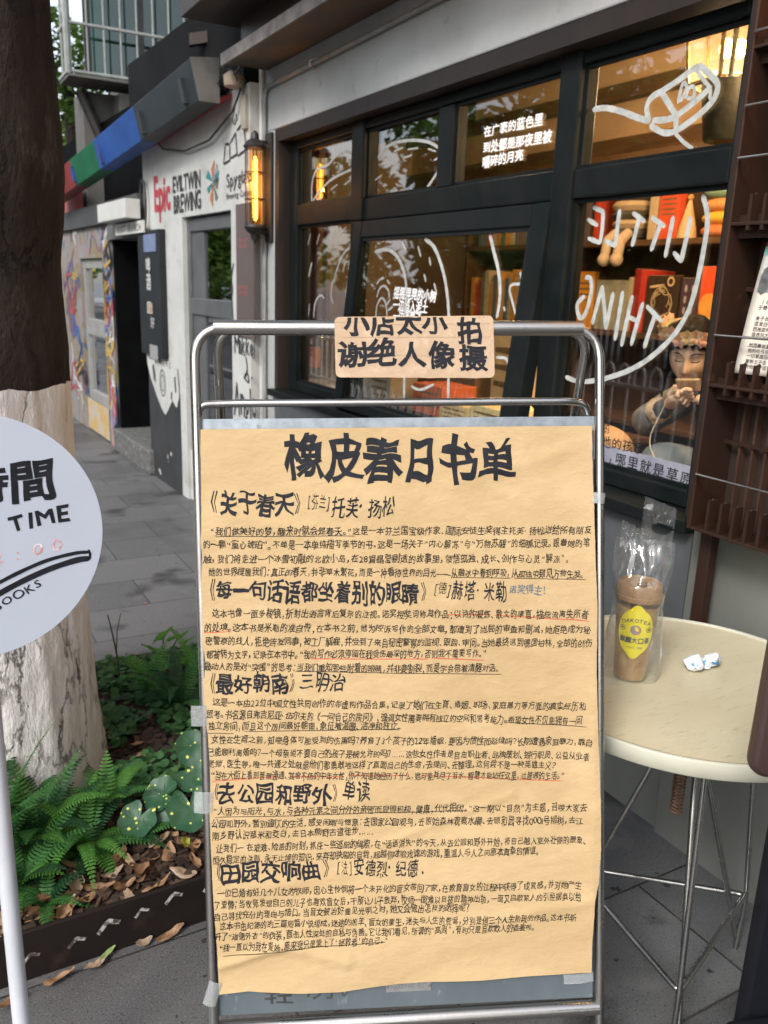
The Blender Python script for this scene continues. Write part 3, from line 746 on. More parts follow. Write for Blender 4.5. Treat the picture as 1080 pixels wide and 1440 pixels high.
# ---------------------------------------------------------------- neighbouring bar: local frame (off the wall, along the wall, up)
th = R(1.43)
def LB(p): return Vector((1.70 + p[0] * math.cos(th) - p[1] * math.sin(th), 4.6 + p[0] * math.sin(th) + p[1] * math.cos(th), p[2]))
def B(): return MB(LB)
def wallmap(o): return lambda y, z: (-o, y, z)
m_wwall = M('white painted wall', (.50, .505, .485), .8, c2=(.40, .405, .385), scale=2.5, bump=.1, bscale=30, c3=(.27, .26, .235), scale3=6, lo3=.56, hi3=.8)
m_bwall = M('chipped black wall paint', (.022, .024, .026), .6, c2=(.035, .037, .04), scale=4, bump=.15, bscale=40, c3=(.55, .5, .45), scale3=5.5, lo3=.66, hi3=.69)
m_grey = M('grey door paint', (.10, .105, .108), .5, c2=(.075, .08, .082), scale=5)
m_black2 = M('black lettering paint', (.02, .02, .02), .7, c2=(.05, .05, .05), scale=30)
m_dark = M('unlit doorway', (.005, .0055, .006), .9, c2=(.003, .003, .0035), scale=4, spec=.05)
bar = thing('white_bar_building', 'white walled bar beside the shop with painted beer names over its grey door', 'bar', LB((0, .9, 0)))
w = B()
w.box(0, -.05, 0, .3, .24, 2.5)
w.box(0, 1.13, 0, .3, 2.02, 2.5)
w.box(0, .24, 1.89, .3, 1.13, 2.5)
w.box(.02, .24, 0, .3, 1.13, .35)
build('wall', w, m_wwall, bar)
w = B()
w.box(-.008, 1.26, 0, -.001, 2.02, .72)
w.box(-.006, 1.6, .72, -.001, 2.02, 1.0)
build('black_painted_base', w, m_bwall, bar)
# door with two panes
w = B()
for k in ((.24, .3, .35, 1.88), (1.07, 1.13, .35, 1.88), ): w.box(.03, k[0], k[2], .1, k[1], k[3])
w.box(.031, .3, 1.8, .099, 1.07, 1.879)
w.box(.031, .3, 1.28, .099, 1.07, 1.385)
w.box(.031, .3, .351, .099, 1.07, .45)
w.box(.045, .85, .45, .095, 1.07, 1.8)
dr = build('door', w, m_grey, bar, bevel=.005)
w = B()
w.box(.06, .3, 1.385, .066, .85, 1.8)
w.box(.06, .3, .45, .066, .85, 1.28)
build('window_pane', w, glass('bar door glass', (.5, .52, .5), 3.2), dr)
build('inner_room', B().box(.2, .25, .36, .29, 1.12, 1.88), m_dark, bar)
build('menu_board', B().box(-.012, -.12, 1.2, -.001, .135, 1.91), M('brown menu board', (.11, .085, .08), .6, c2=(.09, .07, .065), scale=4), bar)
w = B()
for i, z in enumerate((1.72, 1.47, 1.27)):
    for k in range(2 if i < 2 else 1): letters(w, ['TAP LIST', 'BOTTLES', 'IPA'][i], (.1, z - k * .03), (-.04, z - k * .03), .03, 0, wallmap(.0135), jit=.05, flip=-1)
build('pink_lettering', w, M('pink paint', (.45, .12, .12), .7, c2=(.3, .1, .1), scale=40), bar)
# beer names painted over the door
w = B()
letters(w, 'Epic', (1.74, 2.075), (1.36, 2.075), .31, 3, wallmap(.004), jit=.02, flip=-1, warp=.02)
build('red_lettering', w, M('red paint', (.42, .03, .045), .7, c2=(.33, .03, .04), scale=30), bar)
w = B()
letters(w, 'EVILTWIN', (1.3, 2.105), (.74, 2.1), .14, 2, wallmap(.004), jit=.01, warp=.01, flip=-1)
letters(w, 'BREWING', (1.29, 1.98), (.74, 1.985), .155, 2, wallmap(.004), jit=.01, warp=.01, flip=-1)
letters(w, 'Spyglass', (.3, 2.05), (-.1, 2.05), .1, 0, wallmap(.004), jit=.03, flip=-1)
letters(w, 'Brewing Company', (.3, 1.965), (-.12, 1.965), .045, 0, wallmap(.004), jit=.02, flip=-1)
letters(w, 'Mikkel', (.2, 1.16), (-.12, 1.16), .16, 0, wallmap(.004), jit=.05, flip=-1)
letters(w, 'Anglo', (.22, .84), (-.14, .84), .26, 0, wallmap(.004), jit=.08, warp=.1, flip=-1)
for s_ in ([(.02, 1.09), (.0, 1.02), (.04, .97)], [(.05, .97), (-.02, .95), (.0, 1.0), (.05, .97)], [(-.06, .98), (-.08, .98)], [(.12, .7), (.06, .64), (.0, .66), (-.08, .7)], [(.24, 1.52), (.22, 1.45), (.24, 1.4)], [(.2, 1.6), (.235, 1.5), (.22, 1.3), (.2, 1.22)]):
    w.ribbon(s_, .014, wallmap(.004))
for a, b_ in (((.34, 2.14), (.31, 2.24)), ((.31, 2.24), (.24, 2.235)), ((.24, 2.235), (.24, 2.15)), ((.24, 2.15), (.34, 2.14)), ((.23, 2.24), (.15, 2.28)), ((.15, 2.28), (.13, 2.17)), ((.13, 2.17), (.23, 2.16)), ((.13, 2.29), (.03, 2.32)), ((.03, 2.32), (.0, 2.18)), ((.0, 2.18), (.12, 2.16))): w.ribbon([a, b_], .012, wallmap(.004))
build('black_lettering', w, m_black2, bar)
for cc, tris in (((.02, .2, .24), (((.52, 2.06), (.64, 2.09), (.6, 2.13)), ((.52, 2.06), (.44, 2.04), (.42, 2.12)), ((.52, 2.06), (.6, 2.0), (.63, 2.03)))), ((.45, .15, .06), (((.52, 2.06), (.53, 1.92), (.58, 1.97)), ((.52, 2.06), (.49, 2.18), (.55, 2.13)))), ((.12, .13, .1), (((.52, 2.06), (.44, 1.97), (.48, 1.95)), ((.52, 2.06), (.42, 2.08), (.45, 2.01)))), ((.35, .3, .33), (((.52, 2.06), (.46, 2.16), (.43, 2.14)),))):
    w = B()
    for t in tris: w.add([(-.004, y, z) for y, z in t], [(0, 1, 2)])
    build('star_emblem', w, M('emblem paint', cc, .7, c2=tuple(x * .8 for x in cc), scale=30), bar)
# white drip mask with a round badge on the black base
w = B()
w.slab([(2.06, .98), (1.95, .99), (1.7, .97), (1.5, .93), (1.29, .9), (1.27, .8), (1.26, .7), (1.32, .62), (1.42, .66), (1.52, .58), (1.6, .53), (1.68, .56), (1.8, .64), (1.95, .76), (2.03, .86)], lambda y, z, o: (-o, y, z), .009, .011)
build('white_drip_patch', w, m_wwall, bar)
w = B()
for rr, k in ((.095, .012), (.06, .009)):
    for a in range(16): w.ribbon([(1.64 + rr * .75 * math.cos(2 * math.pi * (a + j) / 16), .76 + rr * math.sin(2 * math.pi * (a + j) / 16)) for j in (0, 1)], k, wallmap(.0125))
w.slab([(1.9, .86), (1.86, .88), (1.82, .8), (1.82, .74), (1.87, .77)], lambda y, z, o: (-o, y, z), .0115, .0125)
w.slab([(1.36, .83), (1.33, .84), (1.31, .74), (1.34, .72)], lambda y, z, o: (-o, y, z), .0115, .0125)
w.slab([(1.44, .72), (1.41, .72), (1.42, .66), (1.45, .67)], lambda y, z, o: (-o, y, z), .0115, .0125)
letters(w, 'BREWERS', (1.98, .93), (1.42, .91), .06, 0, wallmap(.0125), jit=.1, flip=-1)
build('badge_drawing', w, m_black2, bar)
# sign box fixed to the wall
cb = thing('black_sign_cabinet', 'tall black box sign with pale raised characters beside the dark doorway', 'sign', LB((0, 1.8, 1)))
build('box', B().box(-.05, 1.5, .95, -.001, 2.04, 1.83), M('black sheet metal', (.014, .017, .02), .5, c2=(.022, .025, .028), scale=5, spec=.25), cb, bevel=.004)
build('screen', B().box(-.058, 1.56, 1.68, -.051, 1.86, 1.8), M('bluish plate', (.14, .18, .3), .3, c2=(.2, .25, .4), scale=12), cb, bevel=.003)
w = B()
for k, ch in enumerate('啤酒'): letters(w, ch, (1.84, 1.59 - k * .12), (1.72, 1.59 - k * .12), .12, 2, wallmap(.052), jit=.06, flip=-1)
letters(w, '屋', (1.84, 1.3), (1.74, 1.3), .1, 2, wallmap(.052), jit=.1, flip=-1)
letters(w, '好', (1.76, 1.18), (1.66, 1.18), .08, 1, wallmap(.052), jit=.2, flip=-1)
build('pale_lettering', w, M('pale grey paint', (.5, .5, .48), .6, c2=(.4, .4, .38), scale=30), cb)
build('small_poster', B().box(-.054, 1.7, 1.25, -.0512, 1.8, 1.33), M('small tan print', (.45, .36, .28), .7, c2=(.2, .15, .12), scale=60), cb)
build('grey_notice', B().box(-.054, 1.6, .93, -.0512, 1.8, 1.03), M('grey notice', (.2, .2, .2), .7, c2=(.3, .3, .3), scale=60), cb)
# far shopfront with the mural
far = thing('mural_building', 'low shopfront with a dark open doorway and a colourful graffiti wall', 'building', LB((0, 3.6, 0)))
w = B()
w.box(0, 3.1, 0, .3, 3.4, 1.93)
w.box(0, 4.36, 0, .3, 9, 1.93)
w.box(0, 3.4, 1.66, .3, 4.36, 1.93)
w.box(.02, 3.4, 0, .3, 4.36, .3)
def mural_material():
    m, n, l, b = nodes('graffiti mural')
    tc = n.new('ShaderNodeTexCoord')
    mp = n.new('ShaderNodeMapping')
    mp.inputs['Scale'].default_value = (1.4, 1.4, .8)
    no = n.new('ShaderNodeTexNoise')
    no.inputs['Scale'].default_value = 1.6
    no.inputs['Detail'].default_value = 2.5
    no.inputs['Distortion'].default_value = 1.4
    l.new(tc.outputs['Object'], mp.inputs[0])
    l.new(mp.outputs[0], no.inputs[0])
    r = n.new('ShaderNodeValToRGB')
    e = r.color_ramp
    e.interpolation = 'EASE'
    cols = [(.34, (.1, .13, .17)), (.4, (.22, .22, .21)), (.45, (.24, .17, .155)), (.49, (.2, .21, .225)), (.53, (.2, .15, .07)), (.57, (.22, .19, .13)), (.61, (.05, .075, .15)), (.66, (.16, .065, .065))]
    e.elements[0].position, e.elements[0].color = cols[0][0], col(cols[0][1])
    e.elements[1].position, e.elements[1].color = cols[-1][0], col(cols[-1][1])
    for p, c_ in cols[1:-1]: e.elements.new(p).color = col(c_)
    l.new(no.outputs[0], r.inputs[0])
    l.new(r.outputs[0], b.inputs['Base Color'])
    b.inputs['Roughness'].default_value = .75
    return m
build('mural_wall', w, mural_material(), far)
w = B()
for k in ((3.4, 3.47), (4.29, 4.36)): w.box(.03, k[0], .3, .1, k[1], 1.655)
w.box(.031, 3.47, 1.57, .099, 4.29, 1.654)
w.box(.031, 3.47, .95, .099, 4.29, 1.1)
w.box(.031, 3.47, .301, .099, 4.29, .4)
dd = build('door', w, M('light grey door paint', (.28, .28, .27), .5, c2=(.22, .22, .21), scale=5), far, bevel=.004)
w = B()
w.box(.06, 3.47, 1.1, .066, 4.29, 1.57)
w.box(.06, 3.47, .4, .066, 4.29, .95)
build('window_pane', w, glass('old door glass', (.4, .42, .42), 3.5), dd)
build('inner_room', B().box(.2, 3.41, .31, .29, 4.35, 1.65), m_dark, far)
w = B()
w.box(.6, 2.0, 0, .62, 3.1, 1.93)
w.box(.02, 3.05, .02, .599, 3.1, 1.93)
w.box(.301, 2.0, .02, .599, 2.03, 1.93)
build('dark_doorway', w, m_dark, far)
w = B()
w.box(-.02, 2.03, 1.8, .29, 3.1, 1.932)
build('door_head', w, M('grey door head', (.12, .125, .12), .6, c2=(.09, .09, .09), scale=5), far)
w = B()
w.box(-.05, 1.95, 0, .29, 3.09, .2)
build('stone_step', w, M('grey speckled stone', (.14, .14, .13), .8, c2=(.07, .07, .068), scale=25, bump=.6, bscale=30, c3=(.35, .35, .34), scale3=30, lo3=.6, hi3=.7), far, bevel=.015)
w = B()
w.box(-.04, 2.05, 1.934, .29, 9, 2.1)
build('dark_beam', w, M('dark beam paint', (.06, .062, .064), .6, c2=(.045, .046, .048), scale=4), far)
build('recess_wall', B().box(.25, 1.95, 2.1, .35, 9, 2.9), m_dark, far)
build('red_panel', B().box(-.02, 4.3, 2.101, .05, 5.4, 2.32), M('red panel', (.3, .04, .05), .6, c2=(.38, .1, .1), scale=3), far)
w = B()
for s_, in (([(3.3, 1.9), (3.5, 1.72), (3.75, 1.86), (3.9, 1.7)],), ([(4.6, 1.75), (4.9, 1.5), (4.6, 1.3), (4.95, 1.1)],), ([(3.15, 1.3), (3.3, 1.1), (3.16, .9), (3.3, .7)],), ([(3.2, 1.5), (3.35, 1.42), (3.2, 1.36)],)): w.ribbon(s_, .035, wallmap(.004))
build('graffiti_lines', w, M('dark graffiti', (.1, .12, .14), .7, c2=(.3, .1, .12), scale=4), far)
rg = random.Random(41)
for nm_, cc in (('black_scribble', (.03, .03, .035)), ('white_scribble', (.6, .6, .6)), ('blue_scribble', (.06, .12, .35)), ('red_scribble', (.4, .06, .08)), ('ochre_scribble', (.45, .3, .06))):
    w = B()
    for k in range(9):
        y, z = rg.choice((rg.uniform(3.12, 3.36), rg.uniform(4.4, 6.5))), rg.uniform(.3, 1.85)
        w.ribbon([(min(6.6, max(3.11 if y < 4 else 4.38, min(3.38 if y < 4 else 9, y + rg.uniform(-.25, .25)))), min(1.9, max(.15, z + rg.uniform(-.25, .25)))) for _ in range(5)], rg.uniform(.015, .05), lambda a, b, k=k: (-.0045 - k * .0003, a, b))
    build(nm_, w, M(nm_.replace('_', ' '), cc, .75, c2=tuple(x * .7 for x in cc), scale=12), far)
build('red_wall_base', B().box(-.005, 3.11, .0, -.001, 3.32, .5), M('dark red paint', (.3, .05, .05), .7, c2=(.5, .35, .3), scale=9), far)
build('ochre_wall_base', B().box(-.006, 3.42, .02, -.001, 4.3, .32), M('ochre graffiti', (.45, .3, .1), .7, c2=(.4, .35, .3), scale=7, lo=.45, hi=.55), far)
sg = thing('white_name_sign', 'small white signboard with worn black capitals above the dark doorway', 'sign', LB((-.03, 2.2, 1.86)))
build('board', B().box(-.07, 1.82, 1.815, -.05, 2.62, 1.9), M('white sign board', (.6, .6, .57), .6, c2=(.5, .5, .47), scale=9), sg, bevel=.003)
w = B()
letters(w, 'ROOT BRANCH', (2.55, 1.858), (1.86, 1.858), .07, 1, wallmap(.0712), jit=.04, flip=-1)
build('lettering', w, m_black2, sg)
tag(build('white_wall_box', B().box(-.16, 1.95, 1.915, -.045, 2.8, 2.05), M('white metal box', (.55, .55, .52), .5, c2=(.48, .48, .46), scale=5), bevel=.006), 'white metal casing mounted on the dark beam above the name sign', 'wall box')
tag(build('yellow_box_sign', B().box(-.3, 5.6, 1.55, -.05, 5.75, 1.86), M('yellow sign plastic', (.6, .6, .03), .5, c2=(.5, .5, .04), scale=6), bevel=.01), 'small yellow box sign projecting from the graffiti wall', 'sign')
# loop of cable and dangling wires
m_cable = M('black cable', (.02, .02, .02), .6, c2=(.035, .035, .035), scale=10)
tag(build('hanging_cable', B().tube([(-.03, .0, 2.47), (-.03, .12, 2.38), (-.03, .5, 2.28), (-.03, .95, 2.27), (-.03, 1.4, 2.33), (-.03, 1.6, 2.42), (-.03, 1.72, 2.5)], .006), m_cable, smooth=True), 'black cable sagging across the white wall under the awning', 'cable')
tag(build('cable_loop', B().tube([(-.03, 1.93 + .07 * math.cos(a * .3), 2.02 + .16 * math.sin(a * .3)) for a in range(21)], .009, closed=True), m_cable, smooth=True), 'coil of dark cable hung on the white wall corner', 'cable')
jb = thing('junction_wiring', 'tan wall fitting with tangled dark wires at the corner under the canopy', 'wiring', LB((-.05, .05, 2.45)))
w = B()
w.lathe([(.02, -.03), (.05, -.02), (.055, .03), (.03, .05)], (-.06, .02, 2.5), 16)
build('fitting', w, M('tan fitting', (.38, .3, .22), .6, c2=(.25, .2, .15), scale=20), jb, smooth=True)
w = B()
rn = random.Random(5)
for k in range(6):
    p = [(-.06 + rn.uniform(-.05, .05), .02 + rn.uniform(-.15, .2), 2.55 + rn.uniform(-.08, .1)) for _ in range(4)]
    w.tube(arcpts(p, .05, 4), .004, 6)
w.tube([(-.05, .02, 2.4), (-.05, .05, 2.36), (-.05, .08, 2.33), (-.05, .04, 2.3), (-.05, -.0, 2.32), (-.05, .02, 2.35)], .003, 6)
build('wires', w, m_cable, jb)
build('tan_bracket', B().box(-.02, -.035, 2.28, -.001, .03, 2.44), M('tan stain', (.35, .33, .27), .7, c2=(.28, .25, .2), scale=9), jb)
# awning beam in coloured sections: near end, far end
aw = thing('awning_beam', 'long boxed awning beam painted charcoal, blue, green and red by section', 'awning', (1.5, 6, 2.3))
A0, A1 = Vector((1.50, 4.76, 2.42)), Vector((1.40, 9.2, 2.17))
def aw_pt(y, dx, dz):
    t = (y - A0.y) / (A1.y - A0.y)
    p = A0.lerp(A1, t)
    return Vector((p.x + dx, p.y, p.z + dz))
def aw_seg(y0, y1, k=0):
    q = [(0 - k, 0 - k), (.11, 0 - k), (.11, .22), (-.045 - k, .2)]
    return MB().hexa([aw_pt(y0, *p) for p in q], [aw_pt(y1, *p) for p in q])
for nm, y0, y1, cc in (('charcoal_section', 4.765, 5.93, (.035, .042, .048)), ('blue_section', 5.932, 7.1, (.025, .085, .3)), ('green_section', 7.102, 8.0, (.015, .13, .06)), ('red_section', 8.002, 9.2, (.22, .035, .035))):
    build(nm, aw_seg(y0, y1), M(nm.replace('_', ' '), cc, .5, c2=tuple(x * .75 for x in cc), scale=4, bump=.04, bscale=20, spec=.2), aw, bevel=.003)
build('end_plate', aw_seg(4.758, 4.764, .003), M('scuffed aluminium', (.2, .2, .195), .5, .3, c2=(.12, .12, .11), scale=7, c3=(.06, .06, .06), scale3=5, lo3=.6, hi3=.8), aw)
for y in (4.95, 5.8, 6.95, 7.95):
    w = MB()
    w.obox(aw_pt(y, -.027, .08), (.012, 0, 0), (0, .03, 0), (-.012, 0, .06))
    build('bracket', w, M('bracket paint', (.03, .035, .04) if y < 5.9 else (.03, .08, .3), .5, c2=(.02, .025, .03), scale=8), aw)
w = MB()
for y0 in (4.9, 5.6, 6.4, 7.3): w.tube([aw_pt(y0, .1, .1), LB((.05, y0 - 4.6, 2.5))], .015, 8)
build('support_arm', w, m_iron, aw)
tag(build('red_flashing', MB().hexa([aw_pt(4.8, .112, .0), aw_pt(4.8, .2, .05), aw_pt(4.8, .2, .07), aw_pt(4.8, .112, .03)], [aw_pt(6.2, .112, 0), aw_pt(6.2, .2, .05), aw_pt(6.2, .2, .07), aw_pt(6.2, .112, .03)]), M('red trim', (.3, .03, .05), .6, c2=(.2, .03, .04), scale=5)), 'thin dark red trim under the charcoal awning beam', 'trim')
# dark parapet and the concrete block of flats with a caged balcony
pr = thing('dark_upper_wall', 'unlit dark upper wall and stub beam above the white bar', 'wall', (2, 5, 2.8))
build('wall', B().box(-.004, .02, 2.503, 1.5, 2.3, 3.0), M('shade black upper wall', (.009, .009, .009), .9, c2=(.014, .014, .014), scale=4, spec=.1), pr)  # near-black colour stands in for the unlit void above the bar
build('stub_beam', MB().obox((1.7, 5.2, 2.84), (.1, -.05, .02), (.01, .03, 0), (0, 0, .03)), m_brown, pr)
fl = thing('concrete_flats', 'weathered concrete block of flats rising behind the awning', 'building', (2.5, 9, 2.5))
m_wcon = M('weathered concrete', (.125, .12, .108), .85, c2=(.075, .072, .063), scale=1.6, bump=.25, bscale=25, c3=(.09, .085, .075), scale3=3, lo3=.55, hi3=.75, stretch=(1, 1, .5))
w = MB()
w.box(1.68, 8.9, 2.12, 5, 9.3, 3.16)
w.box(2.2, 9.6, 3.16, 5, 10.1, 9)
build('wall', w, m_wcon, fl, bevel=.01)
build('dark_strut', MB().tube([(1.66, 8.86, 3.15), (1.9, 8.86, 2.6), (1.9, 8.86, 2.3)], .05, 8), m_iron, fl)
build('concrete_fin', MB().box(1.95, 8.6, 2.2, 2.6, 8.88, 3.12), m_wcon, fl)
bal = thing('caged_balcony', 'balcony window enclosed by white security bars over bluish glass', 'balcony', (2.1, 8.6, 3.2))
build('slab', MB().box(1.5, 8.47, 3.19, 3.4, 8.95, 3.21), m_wcon, bal)
m_bars = M('grey white painted bars', (.3, .31, .29), .5, c2=(.22, .22, .2), scale=10)
w = MB()
for k in range(13): w.tube([(1.53 + k * .145, 8.5, 3.22), (1.53 + k * .145, 8.5, 4.6)], .008, 6)
for z in (3.235, 3.62, 4.2, 4.58): w.tube([(1.5, 8.5, z), (3.35, 8.5, z)], .014, 6)
for k in range(2): w.tube([(1.51, 8.65 + k * .15, 3.22), (1.51, 8.65 + k * .15, 4.6)], .011, 6)
for z in (3.235, 3.62, 4.2): w.tube([(1.51, 8.5, z), (1.51, 8.94, z)], .02, 6)
w.tube([(1.5, 8.5, 3.21), (1.5, 8.5, 4.6)], .025, 6)
build('security_bars', w, m_bars, bal)
build('glazing', MB().box(1.72, 8.72, 3.215, 3.35, 8.73, 4.6), glass('greenish balcony glass', (.3, .46, .42), 2.2), bal)  # green tint stands in for trees reflected in the panes
w = MB()
for x in (1.72, 2.2, 2.75, 3.3): w.box(x - .03, 8.715, 3.215, x + .03, 8.74, 4.6)
build('window_frame', w, m_iron, bal)
build('back_wall', MB().box(1.73, 8.9, 3.215, 3.35, 8.95, 4.6), M('painted leaf reflection backing', (.26, .42, .36), .8, c2=(.1, .2, .15), scale=3), bal)  # mottled green painted in for foliage reflected by the balcony glass
# ---------------------------------------------------------------- folding notice stand with the kraft paper poster
SO, SU, SV, SN = map(Vector, (SIGN_O, SIGN_U, SIGN_V, SIGN_N))
def sg_(s, t, o=0.0): return SO + SU * s + SV * t + SN * o
def sgf(o): return lambda s, t: sg_(s, t, o)
m_steel = M('brushed stainless tube', (.48, .46, .44), .3, 1, c2=(.36, .34, .32), scale=9, rvar=.1, bump=.03, bscale=120, c3=(.16, .12, .09), scale3=14, lo3=.68, hi3=.8)
stand = thing('notice_stand', 'folding tubular steel pavement stand with a dark chalkboard panel and a cross rail', 'notice stand', sg_(.335, 1.457))
TB = 1.4565
front = arcpts([sg_(.006 + .0125, TB), sg_(-.0005, 0), sg_(.6655, -.003), sg_(.681, TB)], .055, 10)
build('front_frame', MB().tube(front, .0082, 14), m_steel, stand, smooth=True)
build('top_sleeve', MB().tube([sg_(.032, .0006, .0005), sg_(.636, -.002, .0005)], .0122, 18), m_steel, stand, smooth=True)
rb_ = Vector((.115, .235, -.966)).normalized()
def rp(s, k): return sg_(s, 0, 0) + rb_ * k
rear = arcpts([rp(.035, 1.455), rp(.035, 0), rp(.648, 0), rp(.648, 1.455)], .05, 8)
build('rear_frame', MB().tube(rear, .0078, 12), m_steel, stand, smooth=True)
cr = arcpts([sg_(.001, .155, -.004), sg_(.005, .124, -.006), sg_(.05, .1215, -.012), sg_(.62, .117, -.012), sg_(.651, .121, -.02), sg_(.657, .16, -.03)], .03, 6)
build('cross_rail', MB().tube(cr, .0066, 12), m_steel, stand, smooth=True)
build('bottom_rail', MB().tube([sg_(.014, 1.1755, -.002), sg_(.676, 1.1655, -.002)], .0135, 16), m_steel, stand, smooth=True)
cl_ = MB()
for s in (.125, .142): cl_.tube([sg_(s, 1.1738, -.002), sg_(s + .004, 1.1737, -.002)], .0146, 16)
build('pipe_clamp', cl_, m_steel, stand, smooth=True)
build('rear_rail', MB().tube([rp(.035, 1.1), rp(.648, 1.1)], .0078, 10), m_steel, stand, smooth=True)
ft = MB()
for p in (front[0], front[-1]): ft.tube([p, p + (p - sg_(.3, 0)).normalized() * .004 + Vector((0, 0, .03))], .011, 12)
build('rubber_foot', ft, m_iron, stand)
m_board = M('worn chalkboard panel', (.07, .09, .10), .5, c2=(.095, .115, .125), scale=7, c3=(.3, .33, .33), scale3=40, lo3=.62, hi3=.8, rvar=.1, bump=.08, bscale=60, stretch=(1, 1, .4))
bd = MB()
bd.slab([BOARD[0], BOARD[1], BOARD[2], BOARD[3]], sg_, -.012, -.004)
board = build('chalkboard', bd, m_board, stand, bevel=.0015)
build('zinc_top_edge', MB().slab([(BOARD[0][0] + .001, BOARD[0][1] - .002), (BOARD[1][0] - .001, BOARD[1][1] - .002), (BOARD[1][0] - .001, BOARD[1][1] + .022), (BOARD[0][0] + .001, BOARD[0][1] + .022)], sg_, -.014, -.0025), M('galvanised edge', (.3, .33, .36), .5, .6, c2=(.2, .225, .25), scale=40, c3=(.2, .2, .2), scale3=60, lo3=.66, hi3=.7), board)
mb = MB()
for t, a, b_, c_, d_, h, w_, k in CHALK: letters(mb, t, (a, b_), (c_, d_), h, w_, sgf(-.0034), jit=.12, flip=-1)
build('faded_lettering', mb, m_black2, board)
m_plate = M('nameplate aluminium', (.4, .4, .4), .4, .7, c2=(.3, .3, .3), scale=20, bump=.1, bscale=80)
np_ = build('nameplate', MB().slab(PLATE, sg_, -.0038, -.0022), m_plate, stand, bevel=.0006)
mb = MB()
letters(mb, 'FGOODFARE-BEST', (PLATE[0][0] + .008, 1.1143), (PLATE[1][0] - .008, 1.114), .012, 0, sgf(-.0018), jit=.02, flip=-1)
build('stamped_lettering', mb, M('stamped grey', (.25, .25, .25), .5, .5, c2=(.2, .2, .2), scale=20), np_)
mb = MB()
for s in (.309, .3815):
    mb.slab(circ(s, 1.1145, .0022, 10), sg_, -.0022, -.0012)
build('rivet', mb, m_steel, np_)
# the poster: its surface ripples, and everything written on it follows the ripple
def interp(P, t):
    for i in range(len(P) - 1):
        if t <= P[i + 1][1] or i == len(P) - 2:
            k = (t - P[i][1]) / (P[i + 1][1] - P[i][1])
            return P[i][0] + (P[i + 1][0] - P[i][0]) * k
def nz(x, y, z): return noise.noise(Vector((x, y, z)))
def ripple(s, t):
    k = 0
    k += .0055 * nz(s * 3.2, t * 4.2, 1.5)
    k += .0026 * nz(s * 8 + t * 3, t * 14 - s * 4, 4)
    k += .0007 * nz(s * 17 + t * 6, t * 30, 8)
    lo = max(0, (t - .8) / .35)
    k += .0038 * lo * nz(s * 3.0, t * 17 + s * 5, 12)
    up_ = max(0, 1 - (t - .15) / .3)
    k += .0015 * up_ * nz(s * 7 - t * 9, t * 19 + s * 9, 21)
    # long soft creases
    for (a0, b0, a1, b1, w_, h_) in ((.30, .86, .52, .78, .007, .0022), (.03, 1.06, .13, 1.03, .008, .005), (.13, 1.03, .24, 1.06, .012, .004), (.42, .25, .62, .2, .014, .0016), (.04, .3, .2, .34, .014, .0016), (.46, 1.0, .66, .97, .01, .0022), (.1, .58, .38, .55, .012, .0012), (.4, .5, .64, .56, .012, .0013), (.08, .93, .3, .9, .012, .0014)):
        ax, ay = a1 - a0, b1 - b0
        L2 = ax * ax + ay * ay
        q = ((s - a0) * ax + (t - b0) * ay) / L2
        qc = min(1, max(0, q))
        d = math.hypot(s - a0 - ax * qc, t - b0 - ay * qc)
        k += h_ * math.exp(-(d / w_) ** 2)
    # right border lifts where the sheet is loose, lower hem curls
    k += .010 * max(0, min(1, (s - .60) / .06)) ** 2 * max(0, math.sin(max(0, t - .25) * 3.4)) * .8
    k += .006 * max(0, (t - 1.04) / .07) ** 2 * (1 if t > 1.04 else 0) * (.5 + .5 * math.sin(s * 14))
    return .0035 + max(k + .005, .0004)
tmin = POSTER_LEFT[0][1]
bot = sorted(POSTER_BOTTOM)
def hem(s):
    for i in range(len(bot) - 1):
        if s <= bot[i + 1][0] or i == len(bot) - 2:
            k = (s - bot[i][0]) / (bot[i + 1][0] - bot[i][0])
            return bot[i][1] + (bot[i + 1][1] - bot[i][1]) * k
def poster_fn(u, v):
    sl, sr = interp(POSTER_LEFT, tmin + v * .93), interp(POSTER_RIGHT, tmin + v * .93)
    s = sl + (sr - sl) * u
    top = POSTER_LEFT[0][1] + (POSTER_RIGHT[0][1] - POSTER_LEFT[0][1]) * u
    t = top + (hem(s) - top) * v
    s += .0007 * nz(t * 60, 3, 3) * (abs(u - .5) * 2) ** 8
    return sg_(s, t, ripple(s, t))
m_kraft = M('kraft paper', (.465, .328, .172), .75, c2=(.415, .288, .145), scale=3.5, bump=.3, bscale=42, c3=(.51, .367, .2), scale3=11, lo3=.5, hi3=.8, spec=.25, stretch=(1, 1, 1.6))
poster = build('paper_poster', MB().sheet(poster_fn, 190, 270), m_kraft, smooth=True, angle=180)
tag(poster, 'large brown kraft paper sheet of handwritten book notes taped over the chalkboard', 'poster')
def onp(lift): return lambda s, t: sg_(s, t, ripple(s, t) + lift)
m_ink = M('black marker ink', (.010, .0105, .014), .6, c2=(.018, .019, .024), scale=50, spec=.15)
m_pen = M('dark brush pen ink', (.012, .011, .010), .6, c2=(.03, .026, .022), scale=60, spec=.12)
m_blue = M('blue grey pen', (.06, .1, .14), .6, c2=(.1, .14, .17), scale=60, spec=.3)
small, blue = MB(), MB()
